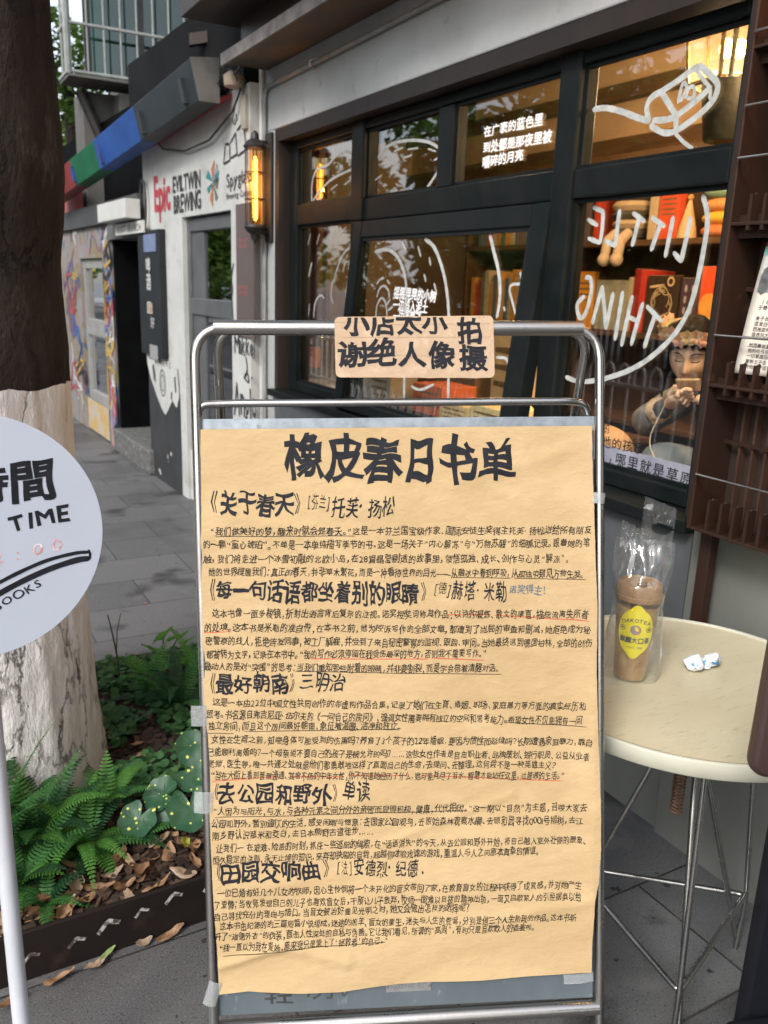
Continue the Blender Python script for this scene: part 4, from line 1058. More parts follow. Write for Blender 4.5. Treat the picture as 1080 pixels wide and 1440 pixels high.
for t, a, b_, c_, d_, h, w_, k in POSTER_TEXT:
    if k == 2: letters(blue, t, (a, b_), (c_, d_), h, 0, onp(.0005), jit=.08, warp=.09, flip=-1)
    elif w_ >= 2: build('heading_lettering', letters(MB(), t, (a, b_), (c_, d_), h, w_, onp(.0005), jit=.07 if w_ == 2 else .05, warp=.13, flip=-1, seed=4), m_ink, poster)
    elif w_ == 1: build('author_lettering', letters(MB(), t, (a, b_), (c_, d_), h, 0, onp(.0005), jit=.09, warp=.12, slant=.06, flip=-1), m_ink, poster)
    else: letters(small, t, (a, b_), (c_, d_), h, 0 if h < .02 else 4, onp(.0005), jit=.1, warp=.13, slant=.07, flip=-1, seed=2)
build('body_lettering', small, m_pen, poster)
build('blue_lettering', blue, m_blue, poster)
for k, m_, nm in ((0, m_pen, 'dark_underline'), (1, M('red pencil', (.42, .06, .03), .7, c2=(.5, .12, .06), scale=60), 'red_underline')):
    mb = MB()
    for a, b_, c_, d_, kk in POSTER_LINES:
        if kk == k:
            n_ = 8
            mb.ribbon([(a + (c_ - a) * i / n_, b_ + (d_ - b_) * i / n_ + .0007 * nz(a * 50 + i, b_ * 50, k)) for i in range(n_ + 1)], .0011 if k == 0 else .0015, onp(.00036), sub=3)
    build(nm, mb, m_, poster)
m_tape = glass('clear sticky tape', (.82, .84, .85), 1.6, .25, .25)
def tape_fn(c, w, h, o, rot=0):
    def f(u, v):
        x, y = (u - .5) * w, (v - .5) * h
        x, y = x * math.cos(rot) - y * math.sin(rot), x * math.sin(rot) + y * math.cos(rot)
        lift = o * (1 - min(1, abs(u - .5) * 2) ** 2 * .3) + .0012 * nz(u * 5, v * 5, c[1] * 30)
        return sg_(c[0] + x, c[1] + y, lift)
    return f
for c_, w_, h_, o_, r_ in ((TAPES[0], .026, .034, .0125, 0), (TAPES[1], .03, .036, .0125, .05), (TAPES[2], .022, .042, .013, .3), (TAPES[3], .052, .017, .009, -.05), (TAPES[4], .02, .018, .012, .1)):
    build('tape', MB().sheet(tape_fn(c_, w_, h_, o_, r_), 8, 8), m_tape, poster, smooth=True)
fold = MB()
# cardboard notice hung on the top sleeve
ca, cb_, cc_, cd_ = [Vector(p) for p in CARD]
def card_fn(u, v, o=0.0):
    p = (ca * (1 - u) + cb_ * u) * (1 - v) + (cd_ * (1 - u) + cc_ * u) * v
    return sg_(p.x, p.y, .0155 + o + .0012 * nz(p.x * 9, p.y * 12, 2) + .001 * math.sin(u * 7))
cu_ = MB()
NU, NV = 40, 16
def corner(u, v):
    W_, H_ = .26, .1
    x, y = u * W_, v * H_
    r = .008
    cx, cy = min(max(x, r), W_ - r), min(max(y, r), H_ - r)
    d = math.hypot(x - cx, y - cy)
    if d > r: x, y = cx + (x - cx) * r / d, cy + (y - cy) * r / d
    return x / W_ + .002 * nz(v * 9, 1, 1) * (u > .9), y / H_ + .012 * nz(u * 11, 2, 2) * (v > .9)
g0 = [card_fn(*corner(i / NU, j / NV), 0) for j in range(NV + 1) for i in range(NU + 1)]
g1 = [card_fn(*corner(i / NU, j / NV), -.003) for j in range(NV + 1) for i in range(NU + 1)]
w_ = NU + 1
fs = [(j * w_ + i, j * w_ + i + 1, (j + 1) * w_ + i + 1, (j + 1) * w_ + i) for j in range(NV) for i in range(NU)]
n_ = len(g0)
rim = [i for i in range(w_)] + [j * w_ + NU for j in range(1, NV + 1)] + [NV * w_ + i for i in range(NU - 1, -1, -1)] + [j * w_ for j in range(NV - 1, 0, -1)]
cu_.add(g0 + g1, fs + [tuple(i + n_ for i in f[::-1]) for f in fs] + [(rim[i], rim[(i + 1) % len(rim)], rim[(i + 1) % len(rim)] + n_, rim[i] + n_) for i in range(len(rim))])
m_card = M('corrugated cardboard', (.46, .33, .225), .85, c2=(.4, .28, .18), scale=5, bump=.25, bscale=70, c3=(.56, .42, .3), scale3=30, lo3=.55, hi3=.8, spec=.2)
card = build('cardboard_notice', cu_, m_card, smooth=True)
tag(card, 'small torn cardboard notice with bold brush lettering fixed over the top rail', 'notice')
mb = MB()
for t, a, b_, c_, d_, h, w2, k in CARD_TEXT:
    def cmap(s, t_):
        # card plane coordinates
        u = (s - ca.x) / (cb_.x - ca.x)
        v = (t_ - ca.y) / (cd_.y - ca.y)
        v = max(v, .015)
        return card_fn(u, v, .0006)
    letters(mb, t, (a, b_), (c_, d_), h, 3, cmap, jit=.05, warp=.07, flip=-1, seed=9)
build('brush_lettering', mb, m_ink, card)
mb = MB()
for u0, u1, v0 in ((.0, .2, .09), (.05, .98, .34), (.02, .7, .64), (.3, .98, .13)):
    mb.ribbon([(u0 + (u1 - u0) * i / 6, v0 + .012 * nz(i, v0 * 9, 1)) for i in range(7)], .006, lambda u, v: card_fn(u, v, .0004), sub=2)
build('crease_mark', mb, M('cardboard crease', (.36, .24, .15), .9, c2=(.3, .2, .13), scale=60), card)
mb = MB()
letters(mb, 'x.. 12x', (CARD[1][0] - .055, CARD[1][1] + .004), (CARD[1][0] - .012, CARD[1][1] + .004), .006, 0, cmap, jit=.2, flip=-1)
build('red_mark', mb, M('red print', (.4, .05, .03), .7, c2=(.35, .06, .04), scale=60), card)
# ---------------------------------------------------------------- street tree with whitewashed trunk
prof = [(-.1, .36), (.0, .352), (.05, .352), (.135, .349), (.29, .34), (.452, .334), (.75, .322), (1.095, .315), (1.222, .318), (1.318, .318), (1.44, .308), (1.53, .309), (1.66, .326), (1.761, .336), (1.85, .335), (2.0, .332), (2.155, .328), (2.6, .31), (3.2, .29), (4.0, .27), (5.2, .2)]
def prof_r(z):
    for i in range(len(prof) - 1):
        if z <= prof[i + 1][0]:
            k = (z - prof[i][0]) / (prof[i + 1][0] - prof[i][0])
            return prof[i][1] + (prof[i + 1][1] - prof[i][1]) * k
    return .2
TX, TY = .08, 2.5
def trunk_pt(a, z, extra=0.0):
    d = Vector((math.cos(a), math.sin(a), 0))
    q = Vector((d.x * 1.3, d.y * 1.3, z * .8))
    r = prof_r(z) + .012 * noise.noise(q * 2.2) + .0045 * noise.noise(Vector((d.x * 9, d.y * 9, z * 5))) + .0022 * noise.noise(Vector((d.x * 30, d.y * 30, z * 16))) + extra
    if z < .25: r += .03 * (1 - z / .25) * max(0, math.sin(a * 4 + 1)) * .6
    return Vector((TX, TY, 0)) + d * r + Vector((0, 0, z))
def trunk_sheet(z0, z1, nv, nu=200, wave=0):
    def f(u, v):
        a = 2 * math.pi * u
        z = z0 + (z1 - z0) * v
        if wave and v == 1: z += .016 * noise.noise(Vector((math.cos(a) * 3, math.sin(a) * 3, 5))) + .006 * noise.noise(Vector((math.cos(a) * 12, math.sin(a) * 12, 5)))
        return trunk_pt(a, z, .002 if wave else 0)
    return MB().sheet(f, nu, nv)
def trunk_material(name, c, c2, crack, patch, crack_scale, stretch, bump, patch_lo, patch_hi, fine_=34):
    m, n, l, b = nodes(name)
    tc = n.new('ShaderNodeTexCoord')
    mp = n.new('ShaderNodeMapping')
    mp.inputs['Scale'].default_value = (1, 1, stretch)
    l.new(tc.outputs['Object'], mp.inputs[0])
    def noi(s, d=8, src=None):
        t = n.new('ShaderNodeTexNoise')
        t.inputs['Scale'].default_value = s
        t.inputs['Detail'].default_value = d
        t.inputs['Roughness'].default_value = .65
        l.new(src or mp.outputs[0], t.inputs[0])
        return t
    def rng(src, a, z, o0=0, o1=1):
        r = n.new('ShaderNodeMapRange')
        r.inputs[1].default_value, r.inputs[2].default_value, r.inputs[3].default_value, r.inputs[4].default_value = a, z, o0, o1
        l.new(src, r.inputs[0])
        return r.outputs[0]
    def mul(a, c):
        q = n.new('ShaderNodeMath')
        q.operation = 'MULTIPLY'
        l.new(a, q.inputs[0])
        l.new(c, q.inputs[1])
        return q.outputs[0]
    def mix(f, a, cc):
        x = n.new('ShaderNodeMix')
        x.data_type = 'RGBA'
        l.new(f, x.inputs[0])
        if isinstance(a, tuple): x.inputs[6].default_value = col(a)
        else: l.new(a, x.inputs[6])
        x.inputs[7].default_value = col(cc)
        return x.outputs[2]
    w_ = noi(5)
    dm_ = n.new('ShaderNodeVectorMath')
    dm_.operation = 'MULTIPLY_ADD'
    dm_.inputs[1].default_value = (.22, .22, .22)
    l.new(w_.outputs['Color'], dm_.inputs[0])
    l.new(mp.outputs[0], dm_.inputs[2])
    vo = n.new('ShaderNodeTexVoronoi')
    vo.feature = 'DISTANCE_TO_EDGE'
    vo.inputs['Scale'].default_value = crack_scale
    l.new(dm_.outputs[0], vo.inputs[0])
    line = mul(rng(vo.outputs['Distance'], .035, .006), rng(noi(4, 4).outputs[0], .5, .62))
    pa = mul(rng(noi(7, 9).outputs[0], patch_lo, patch_hi), rng(noi(38, 6).outputs[0], .42, .55))
    x = mix(rng(noi(4.5).outputs[0], .38, .64), c, c2)
    x = mix(rng(noi(60, 4).outputs[0], .5, .75, 0, .6), x, tuple(q * .72 for q in c))
    x = mix(pa, x, patch)
    x = mix(line, x, crack)
    l.new(x, b.inputs['Base Color'])
    b.inputs['Roughness'].default_value = .85
    b.inputs['Specular IOR Level'].default_value = .25
    ad = n.new('ShaderNodeMath')
    ad.operation = 'MULTIPLY_ADD'
    ad.inputs[1].default_value = -.5
    l.new(line, ad.inputs[0])
    a2 = n.new('ShaderNodeMath')
    a2.operation = 'MULTIPLY_ADD'
    a2.inputs[1].default_value = .5
    l.new(noi(fine_, 9).outputs[0], a2.inputs[0])
    l.new(noi(11, 6).outputs[0], a2.inputs[2])
    l.new(a2.outputs[0], ad.inputs[2])
    bp = n.new('ShaderNodeBump')
    bp.inputs['Strength'].default_value = bump
    bp.inputs['Distance'].default_value = .03
    l.new(ad.outputs[0], bp.inputs['Height'])
    l.new(bp.outputs[0], b.inputs['Normal'])
    return m
m_bark = trunk_material('dark bark', (.021, .0155, .0125), (.036, .028, .023), (.006, .005, .004), (.07, .06, .05), 9, .5, .8, .58, .66)
m_lime = trunk_material('cracked whitewash', (.80, .795, .785), (.68, .65, .60), (.14, .13, .12), (.10, .09, .08), 7, .45, .5, .60, .64)
tree = thing('street_tree', 'thick street tree with dark brown bark above a cracked whitewashed base in the fern planter', 'tree', (TX, TY, 0))
tk = build('trunk', trunk_sheet(1.2, 5.2, 110), m_bark, tree, smooth=True, angle=180)
build('whitewash', trunk_sheet(-.1, 1.225, 110, 200, 1), m_lime, tk, smooth=True, angle=180)
w = MB()
rn = random.Random(3)
tips = []
for k in range(7):
    a = k * .9 + rn.uniform(-.2, .2)
    p0 = Vector((TX, TY, 4.9))
    p1 = p0 + Vector((math.cos(a) * .7, math.sin(a) * .7, .9))
    p2 = p1 + Vector((math.cos(a) * 1.1, math.sin(a) * 1.1, .9))
    w.tube([p0, p1, p2], [.14, .09, .04], 8)
    tips += [p1, p2]
build('limb', w, m_bark, tree, smooth=True)
def leaf_material(name, a, b_, c_=None):
    m, n, l, b = nodes(name)
    oi = n.new('ShaderNodeNewGeometry')
    mx = n.new('ShaderNodeMix')
    mx.data_type = 'RGBA'
    mx.inputs[6].default_value = col(a)
    mx.inputs[7].default_value = col(b_)
    l.new(oi.outputs['Random Per Island'], mx.inputs[0])
    l.new(mx.outputs[2], b.inputs['Base Color'])
    b.inputs['Roughness'].default_value = .55
    b.inputs['Specular IOR Level'].default_value = .3
    tl = n.new('ShaderNodeBsdfTranslucent')
    l.new(mx.outputs[2], tl.inputs[0])
    ms = n.new('ShaderNodeMixShader')
    ms.inputs[0].default_value = .5
    l.new(b.outputs[0], ms.inputs[1])
    l.new(tl.outputs[0], ms.inputs[2])
    l.new(ms.outputs[0], n['Material Output'].inputs[0])
    return m
m_crown = leaf_material('street tree leaves', (.06, .12, .02), (.15, .24, .05))
def crown_mb(blobs, n, size, seed):
    r = random.Random(seed)
    mb = MB()
    for k in range(n):
        c, R_ = r.choice(blobs)
        while 1:
            d = Vector((r.uniform(-1, 1), r.uniform(-1, 1), r.uniform(-1, 1)))
            if .1 < d.length < 1: break
        d = d.normalized() * d.length ** .5
        p = Vector(c) + Vector((d.x, d.y, d.z * .75)) * R_ * (1 + .3 * noise.noise(d * 3))
        a = Vector((r.uniform(-1, 1), r.uniform(-1, 1), r.uniform(-.7, .4))).normalized()
        b = a.cross(Vector((r.uniform(-1, 1), r.uniform(-1, 1), 1))).normalized()
        s = size * r.uniform(.6, 1.3)
        mb.add([p - a * s, p + b * s * .45, p + a * s, p - b * s * .45], [(0, 1, 2, 3)])
    return mb
build('crown', crown_mb([((TX + math.cos(k) * 1.4, TY + math.sin(k) * 1.4, 6.5 + .6 * math.sin(k * 2.3)), .9) for k in range(7)] + [((TX, TY, 7.4), 1.2)], 3600, .1, 1), m_crown, tree)
# trees across the road (seen in the panes and behind the balcony)
def road_tree(x, y, label, seed, h=5.2):
    t = thing('roadside_tree', label, 'tree', (x, y, 0), 'trees across the road')
    build('trunk', MB().tube([(x, y, -.05), (x + .05, y, h * .35), (x, y + .1, h * .75)], [.22, .16, .08], 10), m_bark, t, smooth=True)
    r = random.Random(seed)
    bl = [((x + r.uniform(-1.5, 1.5), y + r.uniform(-1.5, 1.5), h * .62 + r.uniform(-1.6, 1.6)), r.uniform(1.0, 1.5)) for _ in range(11)]
    build('crown', crown_mb(bl, 6500, .17, seed), m_crown, t)
    return t
rt = road_tree(-9, 6.5, 'leafy green tree across the road reflected in the windows', 11)
for k, (x, y, sc) in enumerate(((-9.5, 11, 1.1), (-8.6, 15.5, .95), (-9.2, 20.5, 1.15), (-9.4, 2.0, 1.0), (-6, 28, 1.1), (-9, 33, 1.3), (-4.2, 40, 1.2), (-11, 46, 1.4), (-.5, -11.5, 1.35), (3.5, -13, 1.4), (-12, 8.5, 1.25), (-12.5, 13.5, 1.3), (-11.5, 4, 1.2), (-12, 18.5, 1.3), (-9.6, 13.2, .9), (-9.3, 8.8, .85))):
    c = copy_tree(rt, None, (x, y, 0), k * 1.3, sc)
def far_tree(x, y, label):
    t = thing('background_tree', label, 'tree', (x, y, 0))
    build('trunk', MB().tube([(x, y, -.05), (x + .1, y, 3), (x, y, 5.5)], [.2, .16, .08], 10), m_bark, t, smooth=True)
    r = random.Random(4)
    bl = [((x + r.uniform(-1.6, .9), y + r.uniform(-1, 1), z), .8) for z in (2.6, 3.1, 3.7, 4.2, 4.7, 5.3, 5.9, 6.4)]
    build('crown', crown_mb(bl, 3400, .13, 21), m_crown, t)
far_tree(3.05, 17.5, 'bright green tree between the dark trunk and the caged balcony')
far_tree(3.6, 22.5, 'second green tree further off behind the caged balcony')
# guard rail with white hoops on the kerb and a dark picket fence over the road
gr = thing('hoop_guard_rail', 'pale hoop topped kerb railing reflected in the lower window beside the woman', 'railing', (-1.3, 5, 0))
w = MB()
for k in range(60):
    y = 1.6 + k * .17
    w.tube([(-1.3, y, .1), (-1.3, y, .9), (-1.3, y + .02, .95), (-1.3, y + .055, .972), (-1.3, y + .09, .95), (-1.3, y + .11, .9), (-1.3, y + .11, .8)], .011, 6)
build('hoop_bars', w, M('white painted rail', (.7, .7, .7), .5, c2=(.6, .6, .6), scale=10), gr, smooth=True)
w = MB()
for z in (.25, .8): w.box(-1.315, 1.5, z - .015, -1.285, 11.9, z + .015)
build('rail', w, M('white rail flat', (.65, .65, .65), .5, c2=(.55, .55, .55), scale=10), gr)
pf = thing('picket_fence', 'dark metal picket fence across the road reflected in the opening window', 'fence', (-7.6, 8, 0))
w = MB()
for k in range(150): w.box(-7.62, -2 + k * .16, .1, -7.58, -1.95 + k * .16, 1.8)
build('pickets', w, m_iron, pf)
w = MB()
for z in (.3, 1.7): w.box(-7.575, -2, z - .03, -7.54, 22, z + .03)
build('rail', w, m_iron, pf)
tag(build('far_pavement', MB().box(-12, -30, .005, -7.2, 60, .1), m_kerb), None, kind='structure')
# ---------------------------------------------------------------- planter
def soil_h(x, y): return .065 + .018 * noise.noise(Vector((x * 3, y * 3, 1))) + .008 * noise.noise(Vector((x * 11, y * 11, 4)))
PX0, PX1, PY0, PY1 = -1.3, .97, 1.705, 3.12
pl_ = thing('tree_planter', 'low dark steel edged tree bed filled with bark, ferns and dry leaves', 'planter', (0, 1.7, 0))
m_edge = M('rust brown steel edging', (.014, .009, .0075), .6, c2=(.009, .006, .005), spec=.2, scale=5, bump=.06, bscale=40, c3=(.03, .019, .014), scale3=9, lo3=.6, hi3=.8, rvar=.08)
w = MB()
w.box(PX0, PY0 - .012, 0, PX1, PY0, .125)
w.box(PX1, PY0 - .012, 0, PX1 + .012, PY1, .125)
w.box(PX0, PY1, 0, PX1 + .012, PY1 + .012, .07)
w.box(PX0 - .012, PY0 - .012, 0, PX0, PY1 + .012, .125)
build('steel_edge', w, m_edge, pl_, bevel=.003)
build('soil', MB().sheet(lambda u, v: (PX0 + (PX1 - PX0) * u, PY0 + (PY1 - PY0) * v, soil_h(PX0 + (PX1 - PX0) * u, PY0 + (PY1 - PY0) * v)), 60, 40), M('dark soil', (.03, .02, .014), .95, c2=(.05, .034, .022), scale=20, bump=.8, bscale=60), pl_, smooth=True)
m_scrap = M('torn white tape', (.42, .40, .38), .4, c2=(.06, .042, .035), scale=70, lo=.4, hi=.56)
for x, z, k in ((.215, .062, .9), (.285, .078, 1.15), (.36, .085, .75), (.435, .098, .95), (.53, .1, 1.1), (.12, .06, .8)):
    w = MB()
    s = .024 * k
    w.add([(x - s, PY0 - .0135, z - s * .45), (x - s * .75, PY0 - .0135, z - s * .75), (x - s * .05, PY0 - .0135, z + s * .1), (x + s * .8, PY0 - .0135, z - s * .2), (x + s, PY0 - .0135, z + s * .12), (x + s * .05, PY0 - .0135, z + s * .62), (x - s * .3, PY0 - .0135, z + s * .4)], [(0, 1, 2, 6), (2, 3, 4, 5), (2, 5, 6)])
    build('tape_scrap', w, m_scrap, pl_)
rn = random.Random(12)
ch = MB()
for k in range(5200):
    x, y = rn.uniform(-.2, PX1 - .01), rn.uniform(PY0 + .01, PY1 - .02) if k % 3 else rn.uniform(PY0 + .01, 2.15)
    if math.hypot(x - TX, y - TY) < .36: continue
    a, tl_ = rn.uniform(0, 6.28), rn.uniform(-.5, .5)
    L_, w_, h_ = rn.uniform(.006, .017), rn.uniform(.004, .010), rn.uniform(.001, .003)
    ax = Vector((math.cos(a), math.sin(a), tl_)).normalized()
    ay = Vector((-ax.y, ax.x, rn.uniform(-.5, .5))).normalized()
    ch.obox((x, y, soil_h(x, y) + rn.uniform(.001, .012)), ax * L_, ay * w_, ax.cross(ay) * h_)
m_chip = leaf_material('bark chips', (.025, .015, .011), (.14, .09, .065))
tag(build('bark_mulch', ch, m_chip), None, kind='stuff')
# dry leaves: each one a thing
m_dry = [M('dry leaf tan', (.29, .17, .09), .6, c2=(.2, .11, .055), scale=50, c3=(.14, .07, .03), scale3=130, lo3=.6, hi3=.7), M('dry leaf brown', (.14, .075, .04), .6, c2=(.22, .12, .06), scale=50, c3=(.08, .04, .02), scale3=120, lo3=.6, hi3=.7), M('dry leaf grey brown', (.3, .22, .15), .5, c2=(.22, .15, .1), scale=50, c3=(.12, .08, .05), scale3=120, lo3=.6, hi3=.7)]
m_yel = M('yellow green fallen leaf', (.45, .4, .05), .5, c2=(.2, .28, .05), scale=40)
def leaf_mesh(L, W_, curl, seed):
    def f(u, v):
        x = (u - .5) * L
        wd = W_ * (math.sin(math.pi * min(1, u * .9 + .06)) ** .75) * (1 - .3 * u) * (1 + .18 * noise.noise(Vector((u * 5, (v > .5) * 7, seed))))
        y = (v - .5) * wd + .1 * L * math.sin(u * 2.6 + seed) * .5
        z = curl * (abs(v - .5) * 2) ** 1.4 * wd * (.5 + .5 * math.sin(seed * 1.7 + u * 2)) + curl * .3 * L * (u - .5) ** 2 * 4 + .11 * L * noise.noise(Vector((u * 3.2, v * 2.2, seed * 1.3)))
        return (x, y, z)
    return MB().sheet(f, 14, 6)
spots = [(.2, 1.76, 1.2, 0), (.155, 1.80, .2, 1), (.255, 1.80, .7, 0), (.29, 1.83, -.4, 1), (.245, 1.86, 1.5, 2), (.345, 1.79, .5, 0), (.33, 1.86, .1, 2), (.37, 1.9, 2.2, 0), (.40, 1.83, 1.0, 1), (.43, 1.87, .9, 0), (.465, 1.86, 1.2, 0), (.45, 1.93, 1.6, 1), (.54, 1.85, 1.0, 0), (.52, 1.9, 1.9, 1), (.32, 2.03, .8, 0), (.30, 1.97, 2.6, 1), (.555, 1.95, 1.3, 1), (.6, 1.83, .2, 2), (.53, 2.45, .15, 1), (.47, 2.55, .7, 0), (.52, 2.56, 2.4, 1), (.6, 2.62, 1.0, 0), (.44, 2.62, .3, 2), (.4, 2.13, .9, 2), (.63, 2.03, 2.0, 0), (.78, 2.7, .4, 0), (.1, 1.73, .5, 1), (.07, 1.8, 1.7, 2), (.48, 1.77, 2.4, 2), (.415, 1.765, .2, 0)]
rl_ = random.Random(77)
for k in range(22): spots.append((rl_.uniform(.1, .62), rl_.uniform(1.73, 1.95), rl_.uniform(0, 6), rl_.randrange(3)))
for k in range(12): spots.append((rl_.uniform(.38, .9), rl_.uniform(2.15, 2.95), rl_.uniform(0, 6), rl_.randrange(3)))
for k, (x, y, a, m_) in enumerate(spots):
    big = y < 2.2
    o = build('dry_leaf', leaf_mesh(rn.uniform(.045, .085) * (1 if big else .85), rn.uniform(.026, .042), rn.uniform(.15, .75), k), m_dry[m_], smooth=True, angle=180)
    o.location = (x, y, soil_h(x, y) + .012)
    o.rotation_euler = (rn.uniform(-.35, .35), rn.uniform(-.3, .3), a)
    tag(o, ('curled tan dry leaf lying on the bark of the planter', 'curled reddish brown dry leaf lying on the bark of the planter', 'curled grey brown dry leaf lying on the bark of the planter')[m_], 'leaf', 'dry leaves on the planter bark')
for k, (x, y, a, m_, L_) in enumerate(((.42, 1.675, .25, 0, .075), (.17, 1.655, .3, 0, .07), (.07, 1.635, .5, 1, .06), (.245, 1.66, .35, 2, .05), (.36, 1.683, .1, 2, .04), (.53, 1.68, .2, 1, .05))):
    o = build('dry_leaf', leaf_mesh(L_, .024, .45, k + 50), m_dry[m_], smooth=True, angle=180)
    o.location = (x, y, .01)
    o.rotation_euler = (rn.uniform(-.2, .2), rn.uniform(-.1, .1), a)
    tag(o, 'dry leaf lying on the paving along the foot of the steel edge', 'leaf', 'dry leaves along the planter edge')
o = build('fallen_leaf', leaf_mesh(.05, .016, .15, 80), M('dull green leaf', (.16, .24, .08), .5, c2=(.22, .26, .1), scale=40), smooth=True, angle=180)
o.location, o.rotation_euler = (.275, 1.682, .012), (.1, -.15, .35)
tag(o, 'single pale green fallen leaf on the paving against the steel edge', 'leaf')
o = build('fallen_leaf', leaf_mesh(.06, .032, .25, 81), m_yel, smooth=True, angle=180)
o.location, o.rotation_euler = (.513, 1.865, soil_h(.51, 1.86) + .03), (.5, .3, 1.1)
tag(o, 'yellow and green fallen leaf on the bark below the spotted plant', 'leaf')
o = build('petal', leaf_mesh(.016, .008, .2, 82), M('orange petal', (.6, .16, .05), .6, c2=(.5, .12, .05), scale=40), smooth=True)
o.location, o.rotation_euler = (.895, 3.83, .006), (0, 0, .3)
tag(o, 'tiny orange petal lying on the grey paving behind the planter', 'petal')
# ferns
m_fern = [leaf_material('fern green', (.04, .15, .035), (.075, .21, .055)), leaf_material('fern bright green', (.08, .24, .04), (.12, .3, .06)), leaf_material('fern dark green', (.014, .06, .022), (.026, .085, .03))]
def frond_mb(b, az, L, rise, droop, wid, twist=0):
    mb = MB()
    N = 26
    NL = max(10, int(L / .0098))
    d = Vector((math.cos(az), math.sin(az), 0))
    pts = []
    for i in range(N + 1):
        t = i / N
        pts.append(Vector(b) + d * (L * (t * (.55 + .45 * t))) * (1 - rise * .35) + Vector((0, 0, L * (rise * t - droop * t * t))))
    mb.tube(pts, [.0018 * (1 - .7 * i / N) for i in range(N + 1)], 5)
    side0 = Vector((-d.y, d.x, twist)).normalized()
    for i in range(1, NL):
        t = i / NL
        j = min(int(t * N), N - 1)
        p = pts[j].lerp(pts[j + 1], t * N - j)
        tan = (pts[j + 1] - pts[j]).normalized()
        side = (side0 - tan * side0.dot(tan)).normalized()
        nrm = tan.cross(side)
        l = wid * 1.25 * min(1, t * 5 + .3) * (1 - t ** 3) * (.95 + .1 * ((i * 37) % 5) / 5)
        w_ = L / NL * .62
        for s in (-1, 1):
            q = side * s
            tip = p + q * l + tan * l * .22 - nrm * (l * .12) * (1 if nrm.z > 0 else -1)
            m1 = p + q * l * .45 + nrm * .001
            m2 = p + q * l * .8 + tan * l * .12
            mb.add([p - tan * w_ * .4, m1 - tan * w_ * .55, m2 - tan * w_ * .4, tip, m2 + tan * w_ * .4, m1 + tan * w_ * .55, p + tan * w_ * .5], [(0, 1, 5, 6), (1, 2, 4, 5), (2, 3, 4)])
    return mb
def fern(x, y, fronds, label, mats=(0, 1, 2)):
    z = soil_h(x, y)
    t = thing('fern', label, 'fern', (x, y, z))
    for k, (az, L, rise, droop, wid, mi) in enumerate(fronds):
        L *= 1.2
        build('frond', frond_mb((x + .01 * math.cos(az), y + .01 * math.sin(az), z), R(az), L, rise, droop, wid), m_fern[mi], t)
    return t
rn = random.Random(8)
def many(n, L0, L1, r0, r1, w0, w1, mi, a0=0, a1=360, dr=.35): return [(a0 + (a1 - a0) * (k + rn.uniform(-.3, .3)) / n, rn.uniform(L0, L1), rn.uniform(r0, r1), rn.uniform(dr * .5, dr * 1.5), rn.uniform(w0, w1), rn.choice(mi)) for k in range(n)]
fern(.29, 2.0, many(15, .15, .25, .5, 1.05, .02, .026, (0, 1, 0, 2), dr=.5) + [(268, .24, 1.0, .95, .02, 1), (200, .2, 1.0, .8, .022, 0), (60, .19, 1.1, .4, .02, 1), (235, .22, 1.0, .8, .02, 1), (300, .2, .9, .7, .022, 1), (150, .2, 1.1, .5, .024, 1)], 'large bright green fern at the front of the tree trunk')
fern(.18, 2.06, many(15, .2, .33, .8, 1.3, .026, .034, (0, 1, 2), dr=.45) + [(120, .24, 1.25, .25, .03, 1), (20, .2, 1.2, .2, .03, 0)], 'tall dark green fern on the left of the trunk behind the white pole')
fern(.06, 2.0, many(13, .22, .34, .8, 1.4, .028, .036, (2, 0)), 'dense dark fern at the left edge of the planter')
fern(.17, 1.86, many(11, .1, .17, .5, .9, .016, .022, (2, 0), dr=.5), 'small low dark fern just inside the steel edge by the white pole')
fern(.36, 2.12, many(11, .14, .22, .6, 1.1, .022, .028, (0, 0, 1), dr=.5), 'bushy green fern at the right foot of the whitewashed trunk')
fern(.12, 1.93, many(12, .16, .26, .7, 1.2, .024, .03, (0, 1, 2), dr=.5), 'bright leafy fern right behind the white pole')
fern(.84, 2.85, many(9, .14, .22, .8, 1.2, .022, .03, (0, 1), dr=.5), 'light green fern in the far right corner of the planter')
fern(.42, 1.985, [(-15, .2, .55, .45, .022, 0), (15, .17, .5, .4, .02, 2), (-60, .14, .6, .5, .02, 2), (200, .15, .6, .5, .02, 0), (100, .15, .8, .4, .02, 2)], 'small fern with arching fronds beside the spotted leaves')
fern(.72, 2.62, many(10, .2, .32, .6, 1.2, .02, .028, (2, 2, 0), dr=.5) + [(180, .34, .7, .5, .02, 2)], 'dark fern with long arching fronds at the back of the planter')
fern(.66, 2.8, many(7, .12, .18, .9, 1.3, .03, .04, (1, 0, 1)), 'small light green fern at the back of the planter beside the bare twig')
